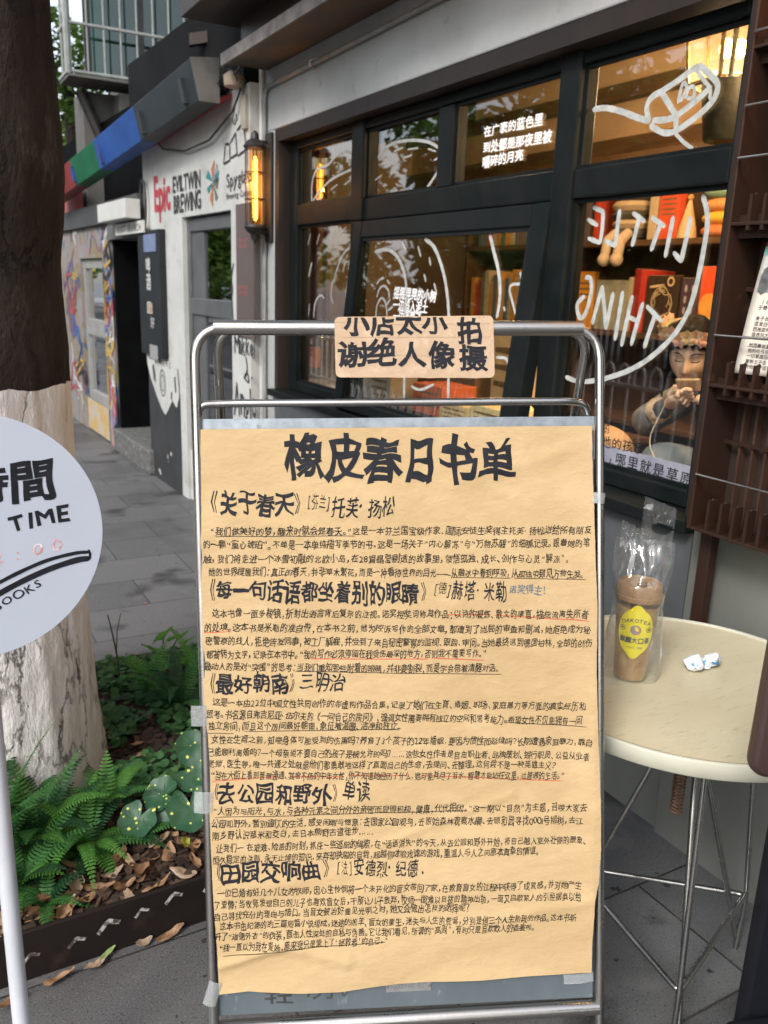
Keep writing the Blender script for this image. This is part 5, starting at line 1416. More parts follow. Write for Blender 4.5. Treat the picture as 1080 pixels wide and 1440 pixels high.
# spotted leopard plant
def spotted_material():
    m, n, l, b = nodes('spotted leaf')
    tc = n.new('ShaderNodeTexCoord')
    vo = n.new('ShaderNodeTexVoronoi')
    vo.inputs['Scale'].default_value = 55
    l.new(tc.outputs['Object'], vo.inputs[0])
    no = n.new('ShaderNodeTexNoise')
    no.inputs['Scale'].default_value = 25
    l.new(tc.outputs['Object'], no.inputs[0])
    ad = n.new('ShaderNodeMath')
    ad.operation = 'MULTIPLY_ADD'
    ad.inputs[1].default_value = .5
    l.new(no.outputs[0], ad.inputs[0])
    l.new(vo.outputs['Distance'], ad.inputs[2])
    mr = n.new('ShaderNodeMapRange')
    mr.inputs[1].default_value = .47
    mr.inputs[2].default_value = .42
    l.new(ad.outputs[0], mr.inputs[0])
    mx = n.new('ShaderNodeMix')
    mx.data_type = 'RGBA'
    mx.inputs[6].default_value = (.014, .062, .026, 1)
    mx.inputs[7].default_value = (.5, .5, .1, 1)
    l.new(mr.outputs[0], mx.inputs[0])
    l.new(mx.outputs[2], b.inputs['Base Color'])
    b.inputs['Roughness'].default_value = .5
    return m
m_spot = spotted_material()
m_vein = M('leaf vein', (.05, .13, .05), .5, c2=(.04, .1, .04), scale=40)
sp_ = thing('spotted_plant', 'leopard plant with round dark green leaves speckled with yellow spots', 'plant', (.52, 2.03, .06))
def kidney(c, r, nrm, az):
    nrm = Vector(nrm).normalized()
    a = Vector((math.cos(az), math.sin(az), 0))
    a = (a - nrm * a.dot(nrm)).normalized()
    b = nrm.cross(a)
    def f(u, v):
        t = math.pi * (-1 + 2 * u)
        rr = r * (1 - .72 * math.exp(-((abs(t) - math.pi) / .28) ** 2)) * (1 + .05 * math.cos(7 * t))
        q = v * rr
        x, y = math.cos(t) * q, math.sin(t) * q
        return Vector(c) + a * (x + r * .0) + b * y + nrm * (.25 * q * q / r - .018 * r * v * v * math.cos(7 * t) + .05 * r * noise.noise(Vector((x * 40, y * 40, r * 99))))
    return MB().sheet(f, 42, 8)
for c_, r_, n_, az in (((.60, 2.05, .19), .064, (-.3, -.7, .75), -.6), ((.555, 1.955, .135), .062, (-.25, -.65, .8), -1.8), ((.50, 2.03, .15), .05, (-.5, -.3, .8), 2.6), ((.425, 1.99, .12), .05, (-.3, -.5, .8), -2.4), ((.47, 1.98, .115), .034, (-.1, -.6, .8), -.9), ((.62, 2.16, .2), .045, (-.1, -.5, .8), 1), ((.68, 2.0, .17), .05, (-.2, -.6, .8), .2)):
    lfo = build('leaf', kidney(c_, r_, n_, az), m_spot, sp_, smooth=True, angle=180)
    kk = kidney(c_, r_, n_, az).v
    w = MB()
    for q in range(4, 42, 6): w.tube([kk[2 * 43 + q] + Vector(n_).normalized() * .0006, kk[5 * 43 + q] + Vector(n_).normalized() * .0006, kk[7 * 43 + q] + Vector(n_).normalized() * .0003], [.0008, .0006, .0002], 4, caps=False)
    build('veins', w, m_vein, lfo)
    build('stalk', MB().tube([(.54, 2.04, .05), ((c_[0] + .54) / 2, (c_[1] + 2.04) / 2 + .01, c_[2] * .6), c_], .003, 6), m_fern[0], sp_, smooth=True)
# creeping ground cover
gcm = MB()
rn = random.Random(31)
for k in range(3000):
    x, y = rn.uniform(.36, .93), rn.uniform(2.12, 3.05)
    if math.hypot(x - TX, y - TY) < .38: continue
    if y > 2.72 and rn.random() < .35: continue
    if noise.noise(Vector((x * 6, y * 6, 2))) < -.12: continue
    z = soil_h(x, y) + rn.uniform(.008, .05)
    r_ = rn.uniform(.008, .017)
    nr = Vector((rn.uniform(-.5, .5), rn.uniform(-.7, .3), 1)).normalized()
    a = nr.cross(Vector((rn.uniform(-1, 1), rn.uniform(-1, 1), .2))).normalized()
    b = nr.cross(a)
    pts = [Vector((x, y, z)) + a * (r_ * math.cos(t)) + b * (r_ * math.sin(t)) + nr * r_ * .15 for t in [2 * math.pi * i / 9 for i in range(9)]]
    gcm.add([Vector((x, y, z))] + pts, [(0, 1 + i, 1 + (i + 1) % 9) for i in range(9)])
tag(build('ground_cover', gcm, leaf_material('creeper leaves', (.04, .13, .045), (.09, .2, .07)), smooth=False), None, kind='stuff')
tw = thing('bare_twig', 'thin bare forked twig standing up behind the trunk', 'twig', (.575, 2.9, .06))
build('stem', MB().tube([(.575, 2.9, .05), (.573, 2.9, .16), (.56, 2.9, .26), (.545, 2.9, .345)], [.004, .0035, .003, .0018], 7), M('twig bark', (.06, .04, .03), .8, c2=(.1, .07, .05), scale=30), tw, smooth=True)
build('side_shoot', MB().tube([(.569, 2.9, .2), (.575, 2.9, .28), (.59, 2.9, .345)], [.0025, .002, .001], 6), M('pale twig', (.09, .07, .05), .8, c2=(.12, .09, .06), scale=30), tw, smooth=True)
yp = thing('young_leafy_plant', 'young plant with broad bright green leaves at the back edge of the planter', 'plant', (.75, 3.0, .06))
for k, (x, y, z, a, L_) in enumerate(((.76, 2.98, .19, .5, .1), (.82, 3.0, .17, .1, .09), (.72, 3.0, .14, 2.8, .08), (.86, 3.02, .14, -.3, .07), (.56, 2.86, .1, .3, .06), (.6, 2.9, .09, 2.9, .06))):
    o = build('leaf', MB().add([Vector(p) + Vector((x, y, z)) for p in [(v.x * math.cos(a) - v.y * math.sin(a), v.x * math.sin(a) + v.y * math.cos(a), v.z + v.x * .3) for v in leaf_mesh(L_, .035, .3, k).v]], leaf_mesh(L_, .035, .3, k).f), m_fern[1], yp, smooth=True, angle=180)
w = MB()
for x, y, z in ((.76, 2.98, .19), (.82, 3.0, .17), (.72, 3.0, .14), (.86, 3.02, .14), (.58, 2.88, .09)): w.tube([(.75 if x > .65 else .58, 3.0 if x > .65 else 2.9, .05), (x, y, z)], .0025, 5)
build('stem', w, m_fern[0], yp)
# ---------------------------------------------------------------- round cafe table
tcx, tcy = 1.38, 1.115
m_top = M('cream laminate', (.57, .505, .345), .35, c2=(.52, .455, .305), scale=3, c3=(.3, .24, .15), scale3=34, lo3=.58, hi3=.8, rvar=.08, stretch=(1, 4, 1), bump=.03, bscale=60)
m_rimt = M('cream table rim', (.46, .45, .36), .5, c2=(.4, .39, .31), scale=9, c3=(.2, .17, .12), scale3=22, lo3=.7, hi3=.76)
m_chrome = M('worn chrome rod', (.5, .5, .49), .22, 1, c2=(.36, .35, .33), scale=20, c3=(.12, .1, .08), scale3=30, lo3=.7, hi3=.8, rvar=.1)
tbl = thing('cafe_table', 'round cream topped cafe table on a thin chrome rod base', 'table', (tcx, tcy, 0))
build('tabletop', MB().lathe([(.02, .7201), (.33, .7201), (.338, .7215), (.340, .7205)], (tcx, tcy, 0), 96), m_top, tbl, smooth=True, angle=30)
build('rim', MB().lathe([(.33, .690), (.347, .691), (.350, .694), (.350, .722), (.3485, .7245), (.345, .7255), (.3415, .7245), (.3400, .719)], (tcx, tcy, 0), 96), m_rimt, tbl, smooth=True, angle=60)
corners = [Vector(p) for p in ((1.242, .908, .15), (1.609, 1.04, .15), (1.304, 1.308, .15))]
ctr = Vector((1.385, 1.085, 0))
for k, c_ in enumerate(corners):
    d = (Vector((c_.x, c_.y, 0)) - ctr).normalized()
    sd_ = Vector((-d.y, d.x, 0))
    w = MB()
    w.tube(arcpts([ctr + d * .17 + Vector((0, 0, .69)), c_ + Vector((0, 0, .02)), c_ + d * .004 + Vector((0, 0, -.02)), ctr + d * .225 + Vector((0, 0, .0))], .02, 4), .0062, 10)
    build('leg', w, m_chrome, tbl, smooth=True)
    w = MB()
    o_ = sd_ * (.012 if k == 0 else .004)
    w.tube(arcpts([ctr + d * .05 + o_ + Vector((0, 0, .69)), ctr + d * .06 + o_ + Vector((0, 0, .52)), ctr + d * .235 + o_ + Vector((0, 0, .003))], .05, 6), .0062, 10)
    build('inner_leg', w, m_chrome, tbl, smooth=True)
w = MB()
w.tube(arcpts([corners[0].lerp(corners[1], .5), corners[1], corners[2], corners[0], corners[0].lerp(corners[1], .5)], .02, 5), .0062, 10)
build('stretcher', w, m_chrome, tbl, smooth=True)
build('hub_plate', MB().lathe([(.1, .682), (.1, .6895)], (ctr.x, ctr.y, 0), 24), m_iron, tbl)
w = MB()
d = (Vector((corners[0].x, corners[0].y, 0)) - ctr).normalized()
s0 = ctr + d * .075 + Vector((-.02, .01, 0))
w.tube([s0 + Vector((.012 * math.cos(a * .9), .012 * math.sin(a * .9), .68 - a * .00115)) for a in range(190)], .0022, 5)
build('spring', w, M('rusty spring', (.17, .08, .04), .7, .4, c2=(.1, .05, .03), scale=60), tbl, smooth=True)
# drink in a clear carrier bag
kx, ky = 1.283, 1.172
cup = thing('drink_cup', 'takeaway cup of tea with brown lid and yellow lemon label inside the plastic bag', 'cup', (kx, ky, .721))
def cr(z): return .0335 + (.0455 - .0335) * (z - .721) / .18
build('tea', MB().lathe([(cr(.724) - .001, .724), (cr(.80) - .001, .80), (cr(.885) - .001, .885)], (kx, ky, 0), 40), M('milky pale tea', (.36, .18, .05), .25, c2=(.5, .33, .13), scale=14, lo=.4, hi=.6, c3=(.14, .24, .06), scale3=22, lo3=.58, hi3=.68), cup, smooth=True, angle=50)
build('cup_wall', MB().lathe([(.0335, .7212), (cr(.8), .8), (cr(.901), .901)], (kx, ky, 0), 40), glass('cup plastic', (.95, .95, .93), 1.2, .05), cup, smooth=True, angle=60)
lid = build('lid', MB().lathe([(.0465, .898), (.0485, .900), (.0485, .908), (.0465, .910), (.0455, .928), (.043, .932), (.040, .933), (.038, .929), (.005, .929)], (kx, ky, 0), 48), M('tan plastic lid', (.34, .2, .085), .4, c2=(.3, .17, .07), scale=12), cup, smooth=True, angle=30)
build('sip_tab', MB().box(kx - .016, ky - .02, .9295, kx + .012, ky - .005, .9325), M('lid tab', (.22, .13, .06), .4, c2=(.18, .1, .05), scale=12), lid, bevel=.001)
fa = math.atan2(-ky, -kx) + .04
def on_cup(x, z, o=.0008):
    a = fa + x / cr(z)
    r_ = cr(z) + o
    return Vector((kx + r_ * math.cos(a), ky + r_ * math.sin(a), z))
LZ = .836
def lem(u, v):
    t = 2 * math.pi * u
    rx, rz = .0375, .052
    x, z = rx * math.cos(t), rz * math.sin(t)
    if abs(math.sin(t)) > .93: z *= 1 + .16 * (abs(math.sin(t)) - .93) / .07
    x = math.copysign(abs(x) ** 1.0, x)
    return on_cup(x * v, LZ + z * v)
lb = build('lemon_label', MB().sheet(lem, 64, 8), M('yellow label', (.86, .74, .01), .45, c2=(.82, .69, .01), scale=20), cup, smooth=True)
def lmap(x, z): return on_cup(x, z, .0014)
w = MB()
N_ = 7
for i, ch in enumerate('DAKOTEA'):
    t = (i - 3) / 3
    x = t * .0255
    z = LZ + .0265 - .006 * t * t
    letters(w, ch, (x - .0042, z + .0012 * -t * -1 if t < 0 else z + .0012 * t), (x + .0042, z + (.0012 * -t if t < 0 else -.0012 * t)), .0115, 1, lmap, jit=0, warp=0, flip=1)
letters(w, '麒麟大口茶', (-.031, LZ - .0185), (.031, LZ - .0185), .0155, 2, lmap, jit=.03, warp=.05, flip=1)
letters(w, '一九八六·创始', (-.017, LZ - .0345), (.017, LZ - .0345), .0055, 0, lmap, jit=0, warp=0, flip=1)
for cx_ in (-.027, .027):
    for a in range(12): w.ribbon([(cx_ + .0055 * math.cos(2 * math.pi * (a + j) / 12), LZ + .006 + .0055 * math.sin(2 * math.pi * (a + j) / 12)) for j in (0, 1)], .0014, lmap)
    w.slab(circ(cx_, LZ + .006, .0025, 10), lambda x, z, o: on_cup(x, z, o), .0012, .0014)
build('label_lettering', w, M('navy label ink', (.03, .035, .07), .5, c2=(.05, .055, .09), scale=60), lb)
w = MB()
w.slab(circ(0, LZ + .005, .011, 20), lambda x, z, o: on_cup(x, z, o), .0011, .0014)
build('label_badge', w, M('grey blue badge', (.2, .25, .35), .5, c2=(.45, .2, .15), scale=160, lo=.45, hi=.55), lb)
m_bag = glass('thin carrier bag film', (.96, .97, .97), 2.2, .1, .055)
bag = thing('plastic_bag', 'thin clear plastic carrier bag standing around the lidded drink with its handle folded over', 'bag', (kx, ky, .721))
vx = Vector((math.cos(fa + math.pi / 2), math.sin(fa + math.pi / 2), 0))
vn = Vector((math.cos(fa), math.sin(fa), 0))
def bagf(side):
    def f(u, v):
        x = (u - .5) * 2
        wd = .056 + .004 * math.sin(v * 9)
        z = .7225 + v * .30
        bulge = cr(min(max(z, .73), .9)) * 1.09 if z < .935 else cr(.9) * 1.09 * max(.12, 1 - (z - .935) / .09)
        d = bulge * math.sqrt(max(0, 1 - (abs(x)) ** 2.2))
        q = noise.noise(Vector((u * 5, v * 8, side * 3 + 2))) * .007 + noise.noise(Vector((u * 14 + v * 6, v * 14, side * 5))) * .003
        return Vector((kx, ky, z + .006 * noise.noise(Vector((u * 3, 7, side))) * (v > .9))) + vx * x * wd + vn * (side * d + q)
    return f
w = MB()
w.sheet(bagf(1), 36, 60)
build('bag_front', w, m_bag, bag, smooth=True, angle=180)
w = MB()
w.sheet(bagf(-1), 36, 60)
build('bag_back', w, m_bag, bag, smooth=True, angle=180)
def handle(u, v):
    x = -.012 + u * .062
    z = 1.015 + v * .105
    lean = .012 * math.sin(v * 3) + .02 * v * v
    q = .006 * noise.noise(Vector((u * 6, v * 6, 9)))
    return Vector((kx, ky, z - .02 * u * v)) + vx * (x * 1.0) + vn * (.01 + lean + q)
hb = MB()
hs = MB().sheet(handle, 20, 20)
# a slot for the hand
for f in hs.f:
    cen = sum((hs.v[i] for i in f), Vector()) / 4 - Vector((kx, ky, 0))
    lx, lz = cen.dot(vx), cen.z
    if ((lx - .028) / .021) ** 2 + ((lz - 1.055) / .012) ** 2 < 1: continue
    hb.f.append(f)
hb.v = hs.v
build('handle', hb, m_bag, bag, smooth=True, angle=180)
def knot(u, v):
    x = -.05 + u * .06
    z = 1.0 + v * .05
    return Vector((kx, ky, z + .01 * noise.noise(Vector((u * 7, v * 7, 3))))) + vx * x + vn * (.02 * math.sin(v * 5 + u * 3) + .012 * noise.noise(Vector((u * 9, v * 9, 5))))
build('crumpled_corner', MB().sheet(knot, 22, 16), m_bag, bag, smooth=True, angle=60)
# crumpled tissue wrapper
w = MB()
rw = random.Random(17)
for c_, s_ in (((1.436, 1.136, .7395), .022), ((1.478, 1.124, .738), .022), ((1.458, 1.131, .734), .017)):
    bmw = bmesh.new()
    bmesh.ops.create_icosphere(bmw, subdivisions=3, radius=1)
    ks = [(Vector((rw.uniform(-1, 1), rw.uniform(-1, 1), rw.uniform(-1, 1))).normalized(), rw.uniform(.55, .95)) for _ in range(16)]
    pv = []
    for v in bmw.verts:
        d = v.co.normalized()
        r_ = 1.15
        for n_, h_ in ks:
            q = d.dot(n_)
            if q > .05: r_ = min(r_, h_ / q)
        r_ *= 1 + .13 * noise.noise(d * 4 + Vector(c_) * 90)
        p = Vector(c_) + Vector((d.x * 1.1, d.y, d.z * .85)) * s_ * r_
        pv.append(Vector((p.x, p.y, max(.7222, p.z))))
    w.add(pv, [tuple(v.index for v in f.verts) for f in bmw.faces])
    bmw.free()
tag(build('crumpled_wrapper', w, M('white foil wrapper', (.72, .73, .74), .5, c2=(.62, .64, .66), scale=60, c3=(.04, .2, .4), scale3=34, lo3=.53, hi3=.57), smooth=True, angle=14), 'small crumpled white and blue wrapper lying on the cream tabletop', 'wrapper')
# ---------------------------------------------------------------- magazine rack on the wall
m_rack = M('brown rack steel', (.032, .015, .009), .5, c2=(.022, .0105, .007), scale=6, bump=.06, bscale=50, c3=(.06, .03, .017), scale3=20, lo3=.62, hi3=.8, rvar=.08, spec=.3)
rack = thing('magazine_rack', 'tall brown steel magazine rack with slatted trays fixed to the concrete wall', 'rack', (1.7, 1, .95))
RX0, RX1, RY0, RY1 = 1.652, 1.772, .35, 1.375
for y_ in (RY1, RY0 - .012): build('side_panel', MB().box(RX0, y_, .95, RX1, y_ + .012, 2.3), m_rack, rack, bevel=.003)
build('back_panel', MB().box(RX1 - .006, RY0, .95, RX1, RY1, 2.3), M('dark rack back', (.03, .016, .011), .6, c2=(.02, .012, .009), scale=6), rack)
for z in (.95, 1.30, 1.66, 2.02): build('tray', MB().box(RX0 + .001, RY0, z, RX1 - .007, RY1, z + .008), m_rack, rack, bevel=.002)
for z in (.958, 1.285, 1.65, 2.01):
    w = MB()
    y = RY1 - .045
    while y > RY0:
        x_ = RX0 + .002
        w.box(x_, y - .004, z, x_ + .028, y + .004, z + .075)
        w.tube([(x_ + .014, y, z + .075), (x_ + .014, y, z + .079)], [.006, .001], 6)
        y -= .036
    build('teeth', w, m_rack, rack)
for z in (1.27, 1.635, 1.995): build('tray_lip', MB().box(RX0 + .0305, RY0, z, RX0 + .04, RY1, z + .05), m_rack, rack)
w = MB()
y = RY1 - .04
while y > RY0:
    w.box(RX1 - .03, y - .003, .959, RX1 - .007, y + .003, 2.29)
    y -= .036
build('slats', w, M('slat brown', (.06, .03, .019), .5, c2=(.04, .02, .013), scale=9), rack)
for z in (1.16, 1.52, 1.88): build('cross_bar', MB().box(RX1 - .036, RY0, z, RX1 - .0305, RY1, z + .01), m_rack, rack)
m_rod = M('bright steel rod', (.6, .56, .5), .28, 1, c2=(.4, .34, .28), scale=20)
for z in (1.092, 1.42, 1.80, 1.905, 2.05): build('retaining_rod', MB().tube(arcpts([(RX0, RY1 - .004, z), (RX0 - .014, RY1 - .008, z), (RX0 - .014, RY0 + .008, z), (RX0, RY0 + .004, z)], .006, 3), .003, 8), m_rod, rack, smooth=True)
build('leg', MB().box(1.71, 1.352, .55, 1.74, 1.386, .949), m_rack, rack, bevel=.002)
build('leg', MB().box(1.71, .36, .55, 1.74, .39, .949), m_rack, rack, bevel=.002)
m_paper = M('leaflet paper', (.62, .57, .5), .7, c2=(.55, .5, .42), scale=6)
def leaflet(name, y0, y1, z0, z1, mat, lean=.03):
    def f(u, v, o=0.0): return Vector((RX0 + .012 + lean * (v ** 1.3) + .004 * math.sin(u * 5) - o, y1 + (y0 - y1) * u, z0 + (z1 - z0) * v))
    return build(name, MB().sheet(f, 12, 24), mat, smooth=True, solid=.001), f
lf, ff = leaflet('leaflet', 1.10, 1.318, 1.338, 1.628, m_paper, .05)
tag(lf, 'leaflet with a grey photograph above short lines of print in the rack tray', 'leaflet')
def lfm(o): return lambda x, z: ff(x / .218, (z - 1.338) / .29, o)
w = MB()
for i, t in enumerate(('（《曹伯然》', '于是乎可思。', '', '身子长也可思，', '须发白也可思，', '西施面何也可思', '连夜风大的可思', '', '然而秦始皇太', '他的吃弓在二', '一切草囤回都', '管新王子去', '讲他的坏话了。')):
    if t: letters(w, t, (.022, 1.497 - i * .0118), (.022 + .0098 * len(t) * 1.1, 1.497 - i * .0118), .0105, 1, lfm(.0012), jit=.02, warp=0, flip=1)
w.ribbon([(.015, 1.4), (.2, 1.4)], .0008, lfm(.0012))
build('print', w, m_black2, lf)
def region(u0, u1, v0, v1, mat, name, o=.0011):
    build(name, MB().sheet(lambda a, b: ff(u0 + (u1 - u0) * a, v0 + (v1 - v0) * b, o), 8, 8), mat, lf)
region(.0, 1, .9, .965, M('teal print', (.2, .38, .34), .7, c2=(.16, .3, .28), scale=30), 'teal_band')
region(.0, 1, .965, 1, M('red print band', (.35, .03, .03), .7, c2=(.1, .02, .02), scale=60), 'red_band')
region(.03, 1, .62, .9, M('grey photograph', (.2, .2, .2), .7, c2=(.45, .44, .43), scale=30, lo=.45, hi=.55), 'photograph')
w = MB()
rn = random.Random(4)
for k in range(6):
    x, z = .02 + k * .034, 1.52
    w.ribbon([(x, z), (x + .002, z + .03), (x + .003, z + .05)], .024, lfm(.0014))
    w.ribbon([(x + .002, z + .056), (x + .003, z + .066)], .012, lfm(.0014))
build('photograph_figures', w, M('dark figures', (.05, .05, .05), .7, c2=(.12, .12, .12), scale=60), lf)
lf2, ff2 = leaflet('leaflet', 1.06, 1.28, 1.80, 1.95, M('pinkish leaflet', (.6, .5, .5), .7, c2=(.55, .45, .45), scale=6), .03)
tag(lf2, 'pale pink leaflet printed with red characters held by the upper rods', 'leaflet')
w = MB()
letters(w, '向汉在', (.022, 1.845), (.14, 1.845), .04, 2, lambda x, z: ff2(x / .22, (z - 1.8) / .15, .0012), jit=.02, warp=0, flip=1)
build('red_print', w, M('red print', (.4, .05, .03), .6, c2=(.3, .04, .03), scale=40), lf2)
w = MB()
letters(w, '六月书单', (.022, 1.9), (.16, 1.9), .025, 1, lambda x, z: ff2(x / .22, (z - 1.8) / .15, .0012), jit=.02, warp=0, flip=1)
build('black_print', w, m_black2, lf2)
lf3, ff3 = leaflet('leaflet', 1.0, 1.30, 1.96, 2.12, M('red flyer', (.55, .08, .03), .6, c2=(.5, .06, .03), scale=6), .03)
tag(lf3, 'bright red flyer standing at the top of the brown rack', 'leaflet')
# ---------------------------------------------------------------- chair at the right edge
chair = thing('cafe_chair', 'chair with a rounded dark brown backrest board on a black frame close to the camera', 'chair', (1.15, .45, 0))
chx = Vector((.94, -.34, 0)).normalized()
chy = Vector((.34, .94, 0)).normalized()
CO = Vector((.929, .62, 0))
def chp(a, b, z): return CO + chx * a + chy * b + Vector((0, 0, z))
build('backrest', MB().slab(rrect(0, .884, .40, 1.2, .028, 6), lambda a, z, o: chp(a, o + (z - .9) * -.02, z), 0, .022), M('dark brown leatherette', (.05, .028, .024), .42, c2=(.038, .021, .019), scale=7, bump=.06, bscale=120), chair, bevel=.007, smooth=True)
m_chair = M('black chair frame', (.005, .006, .009), .6, c2=(.008, .009, .012), scale=9, spec=.12)
for a in (.072, .315):
    w = MB()
    w.hexa([chp(a, .024, .0), chp(a + .06, .024, 0), chp(a + .06, .05, 0), chp(a, .05, 0)], [chp(a - .0, .024, 1.0), chp(a + .05, .024, 1.0), chp(a + .05, .05, 1.0), chp(a - .0, .05, 1.0)])
    build('leg', w, m_chair, chair, bevel=.006)
for a in (.05, .32): build('leg', MB().hexa([chp(a, -.36, 0), chp(a + .03, -.36, 0), chp(a + .03, -.33, 0), chp(a, -.33, 0)], [chp(a, -.36, .44), chp(a + .03, -.36, .44), chp(a + .03, -.33, .44), chp(a, -.33, .44)]), m_chair, chair)
build('seat', MB().slab(rrect(.02, -.38, .38, .02, .03), lambda a, b, o: chp(a, b, o), .441, .47), m_chair, chair, bevel=.008)
# ---------------------------------------------------------------- round white sign on a white post
m_signw = M('white sign enamel', (.44, .475, .55), .35, c2=(.41, .445, .52), scale=3, bump=.02, bscale=60)
DZ, DR, DX, DY = 1.120, .184, .068, 1.335
rsign = thing('round_sign', 'round white sign on a white post with black hand lettering and a drawn book', 'sign', (DX, 1.355, 0))
tl_ = R(9)
dn_ = Vector((.07, -math.cos(tl_), math.sin(tl_) * .6)).normalized()
dxv = Vector((0, 0, 1)).cross(dn_).normalized() * -1
dxv = -dxv if dxv.x < 0 else dxv
dyv = dn_.cross(dxv)
dyv = -dyv if dyv.z < 0 else dyv
def dpt(x, y, o=0.0): return Vector((DX, DY, DZ)) + dxv * x + dyv * y + dn_ * o
build('disc', MB().slab(circ(0, 0, DR, 96), dpt, 0, .004), m_signw, rsign, bevel=.0008)
build('post', MB().tube([(DX + .004, 1.358, .012), (DX, 1.358, 1.2)], .0145, 20), M('white post enamel', (.55, .56, .6), .4, c2=(.46, .47, .5), scale=6), rsign, smooth=True)
build('base', MB().lathe([(.15, .001), (.15, .008), (.02, .012)], (DX + .004, 1.358, 0), 32), m_signw, rsign)
dm = lambda x, y: dpt(x, y, .0046)
k_ = DR / 176
def pxy(u, v): return ((u + 33) * k_, -(v - 745) * k_)
w = MB()
letters(w, '時間', pxy(-47, 671), pxy(81, 669), 62 * k_, 3, dm, jit=.02, warp=.06, flip=1)
letters(w, '間', pxy(20, 669), pxy(80, 668), 60 * k_, 3, dm, jit=.0, warp=.02, flip=1) if False else None
letters(w, 'TIME', pxy(8, 729), pxy(98, 721), 31 * k_, 3, dm, jit=.06, warp=.06, flip=1)
letters(w, 'BOOKS', pxy(-20, 851), pxy(47, 820), 17 * k_, 1, dm, jit=.1, warp=.05, flip=1)
build('black_lettering', w, m_ink, rsign)
w = MB()
for s_, wd in (([(-60, 838), (-20, 818), (20, 802), (60, 790), (100, 785), (118, 786)], 5.5), ([(-60, 855), (-20, 834), (20, 817), (60, 804), (100, 796), (119, 796)], 8.5), ([(119, 783), (121, 790), (119, 797)], 4)):
    w.ribbon([pxy(*p) for p in s_], wd * k_, dm)
build('book_drawing', w, m_ink, rsign)
w = MB()
letters(w, '12:00', pxy(-32, 776), pxy(88, 768), 26 * k_, 4, dm, jit=.05, warp=.06, slant=.1, flip=1)
build('red_lettering', w, M('faint red crayon', (.55, .22, .2), .7, c2=(.72, .62, .64), scale=120, lo=.4, hi=.6), rsign)
# ---------------------------------------------------------------- inside the shop: bookcase, books, lamp, reader
bc = thing('bookcase', 'dark timber bookcase along the back wall of the lit shop', 'bookcase', (3.3, 3, .06))
w = MB()
for y in (1.9, 2.62, 3.62, 4.6): w.box(3.16, y, .06, 3.42, y + .03, 2.16)
build('upright', w, m_wood, bc, bevel=.003)
w = MB()
for z in (.42, .87, 1.30, 1.735, 2.14): w.box(3.15, 1.931, z, 3.42, 4.599, z + .028)
build('shelf', w, m_wood, bc, bevel=.003)
build('back', MB().box(3.42, 1.9, .06, 3.429, 4.63, 2.16), M('bookcase back', (.10, .05, .025), .7, c2=(.07, .035, .018), scale=4), bc)
def book(y0, y1, z, h, dep, cc, label, x=3.165, art=None, grp='books in the lit bookcase', lean=0):
    nm = 'book'
    m_ = M('cover ' + label[:18], cc, .5, c2=tuple(c * .8 for c in cc), scale=25)
    o = thing(nm, label, 'book', (x, (y0 + y1) / 2, z), grp)
    k = MB()
    k.box(x, y0, z, x + dep, y1, z + h)
    build('cover', k, m_, o, bevel=.002)
    k = MB()
    k.box(x + .004, y0 + .003, z + h - .001, x + dep - .003, y1 - .003, z + h + .0008)
    build('pages', k, m_cream, o)
    if art:
        k = MB()
        art(k, lambda y, zz: (x - .0012, y, zz), y0, y1, z, h)
        build('cover_print', k, art.mat, o)
    return o
m_cream = M('book pages', (.6, .52, .38), .8, c2=(.5, .42, .3), scale=60, stretch=(1, 1, 6))
def a_lines(k, f, y0, y1, z, h):
    for i in range(4): k.ribbon([(y1 - .02, z + h * (.8 - i * .1)), (y0 + .02, z + h * (.8 - i * .1))], .008, f)
a_lines.mat = M('cover print dark', (.12, .08, .05), .6, c2=(.2, .12, .06), scale=30)
def a_gold(k, f, y0, y1, z, h):
    r_ = random.Random(2)
    cy_, cz_ = (y0 + y1) / 2, z + h * .5
    for j in range(9):
        a = r_.uniform(0, 6)
        k.ribbon([(cy_ + .07 * math.cos(a + t * .6) * r_.uniform(.5, 1), cz_ + .09 * math.sin(a + t * .6) * r_.uniform(.5, 1)) for t in range(5)], .004, f)
    k.ribbon([(y0 + .05 + .018 * math.cos(t * .7), z + h * .9 + .018 * math.sin(t * .7)) for t in range(10)], .009, f)
    k.ribbon([(y1 - .02, z + h * .8), (y0 + .09, z + h * .84)], .012, f)
a_gold.mat = M('gold foil print', (.75, .6, .35), .35, c2=(.6, .45, .25), scale=40)
def a_dots(k, f, y0, y1, z, h):
    for i in range(4):
        for j in range(2): k.ribbon([(y0 + (.3 + .4 * j) * (y1 - y0), z + h * (.2 + i * .19)), (y0 + (.3 + .4 * j) * (y1 - y0), z + h * (.3 + i * .19))], .016, f)
a_dots.mat = M('silver print', (.5, .45, .5), .4, c2=(.25, .22, .3), scale=40)
def a_circle(k, f, y0, y1, z, h): k.slab(circ((y0 + y1) / 2 - .01, z + h * .45, .055, 24), lambda y, zz, o: (3.165 - .0012 - o, y, zz), 0, .0006)
a_circle.mat = M('orange disc print', (.8, .4, .08), .5, c2=(.7, .3, .06), scale=20)
Z2, Z3 = 1.329, 1.764
book(3.44, 3.585, Z2, .285, .03, (.75, .33, .03), 'orange book facing out at the left end of the middle shelf', art=a_lines)
book(3.20, 3.42, Z2, .245, .03, (.36, .36, .28), 'pale grey green book facing out beside the orange book')
book(3.165, 3.195, Z2, .26, .2, (.5, .42, .28), 'cream spine next to the grey green book')
book(3.122, 3.158, Z2, .30, .2, (.30, .02, .015), 'dark red spine left of the bright red spine')
book(3.085, 3.118, Z2, .295, .2, (.6, .05, .03), 'bright red spine beside the gold printed book')
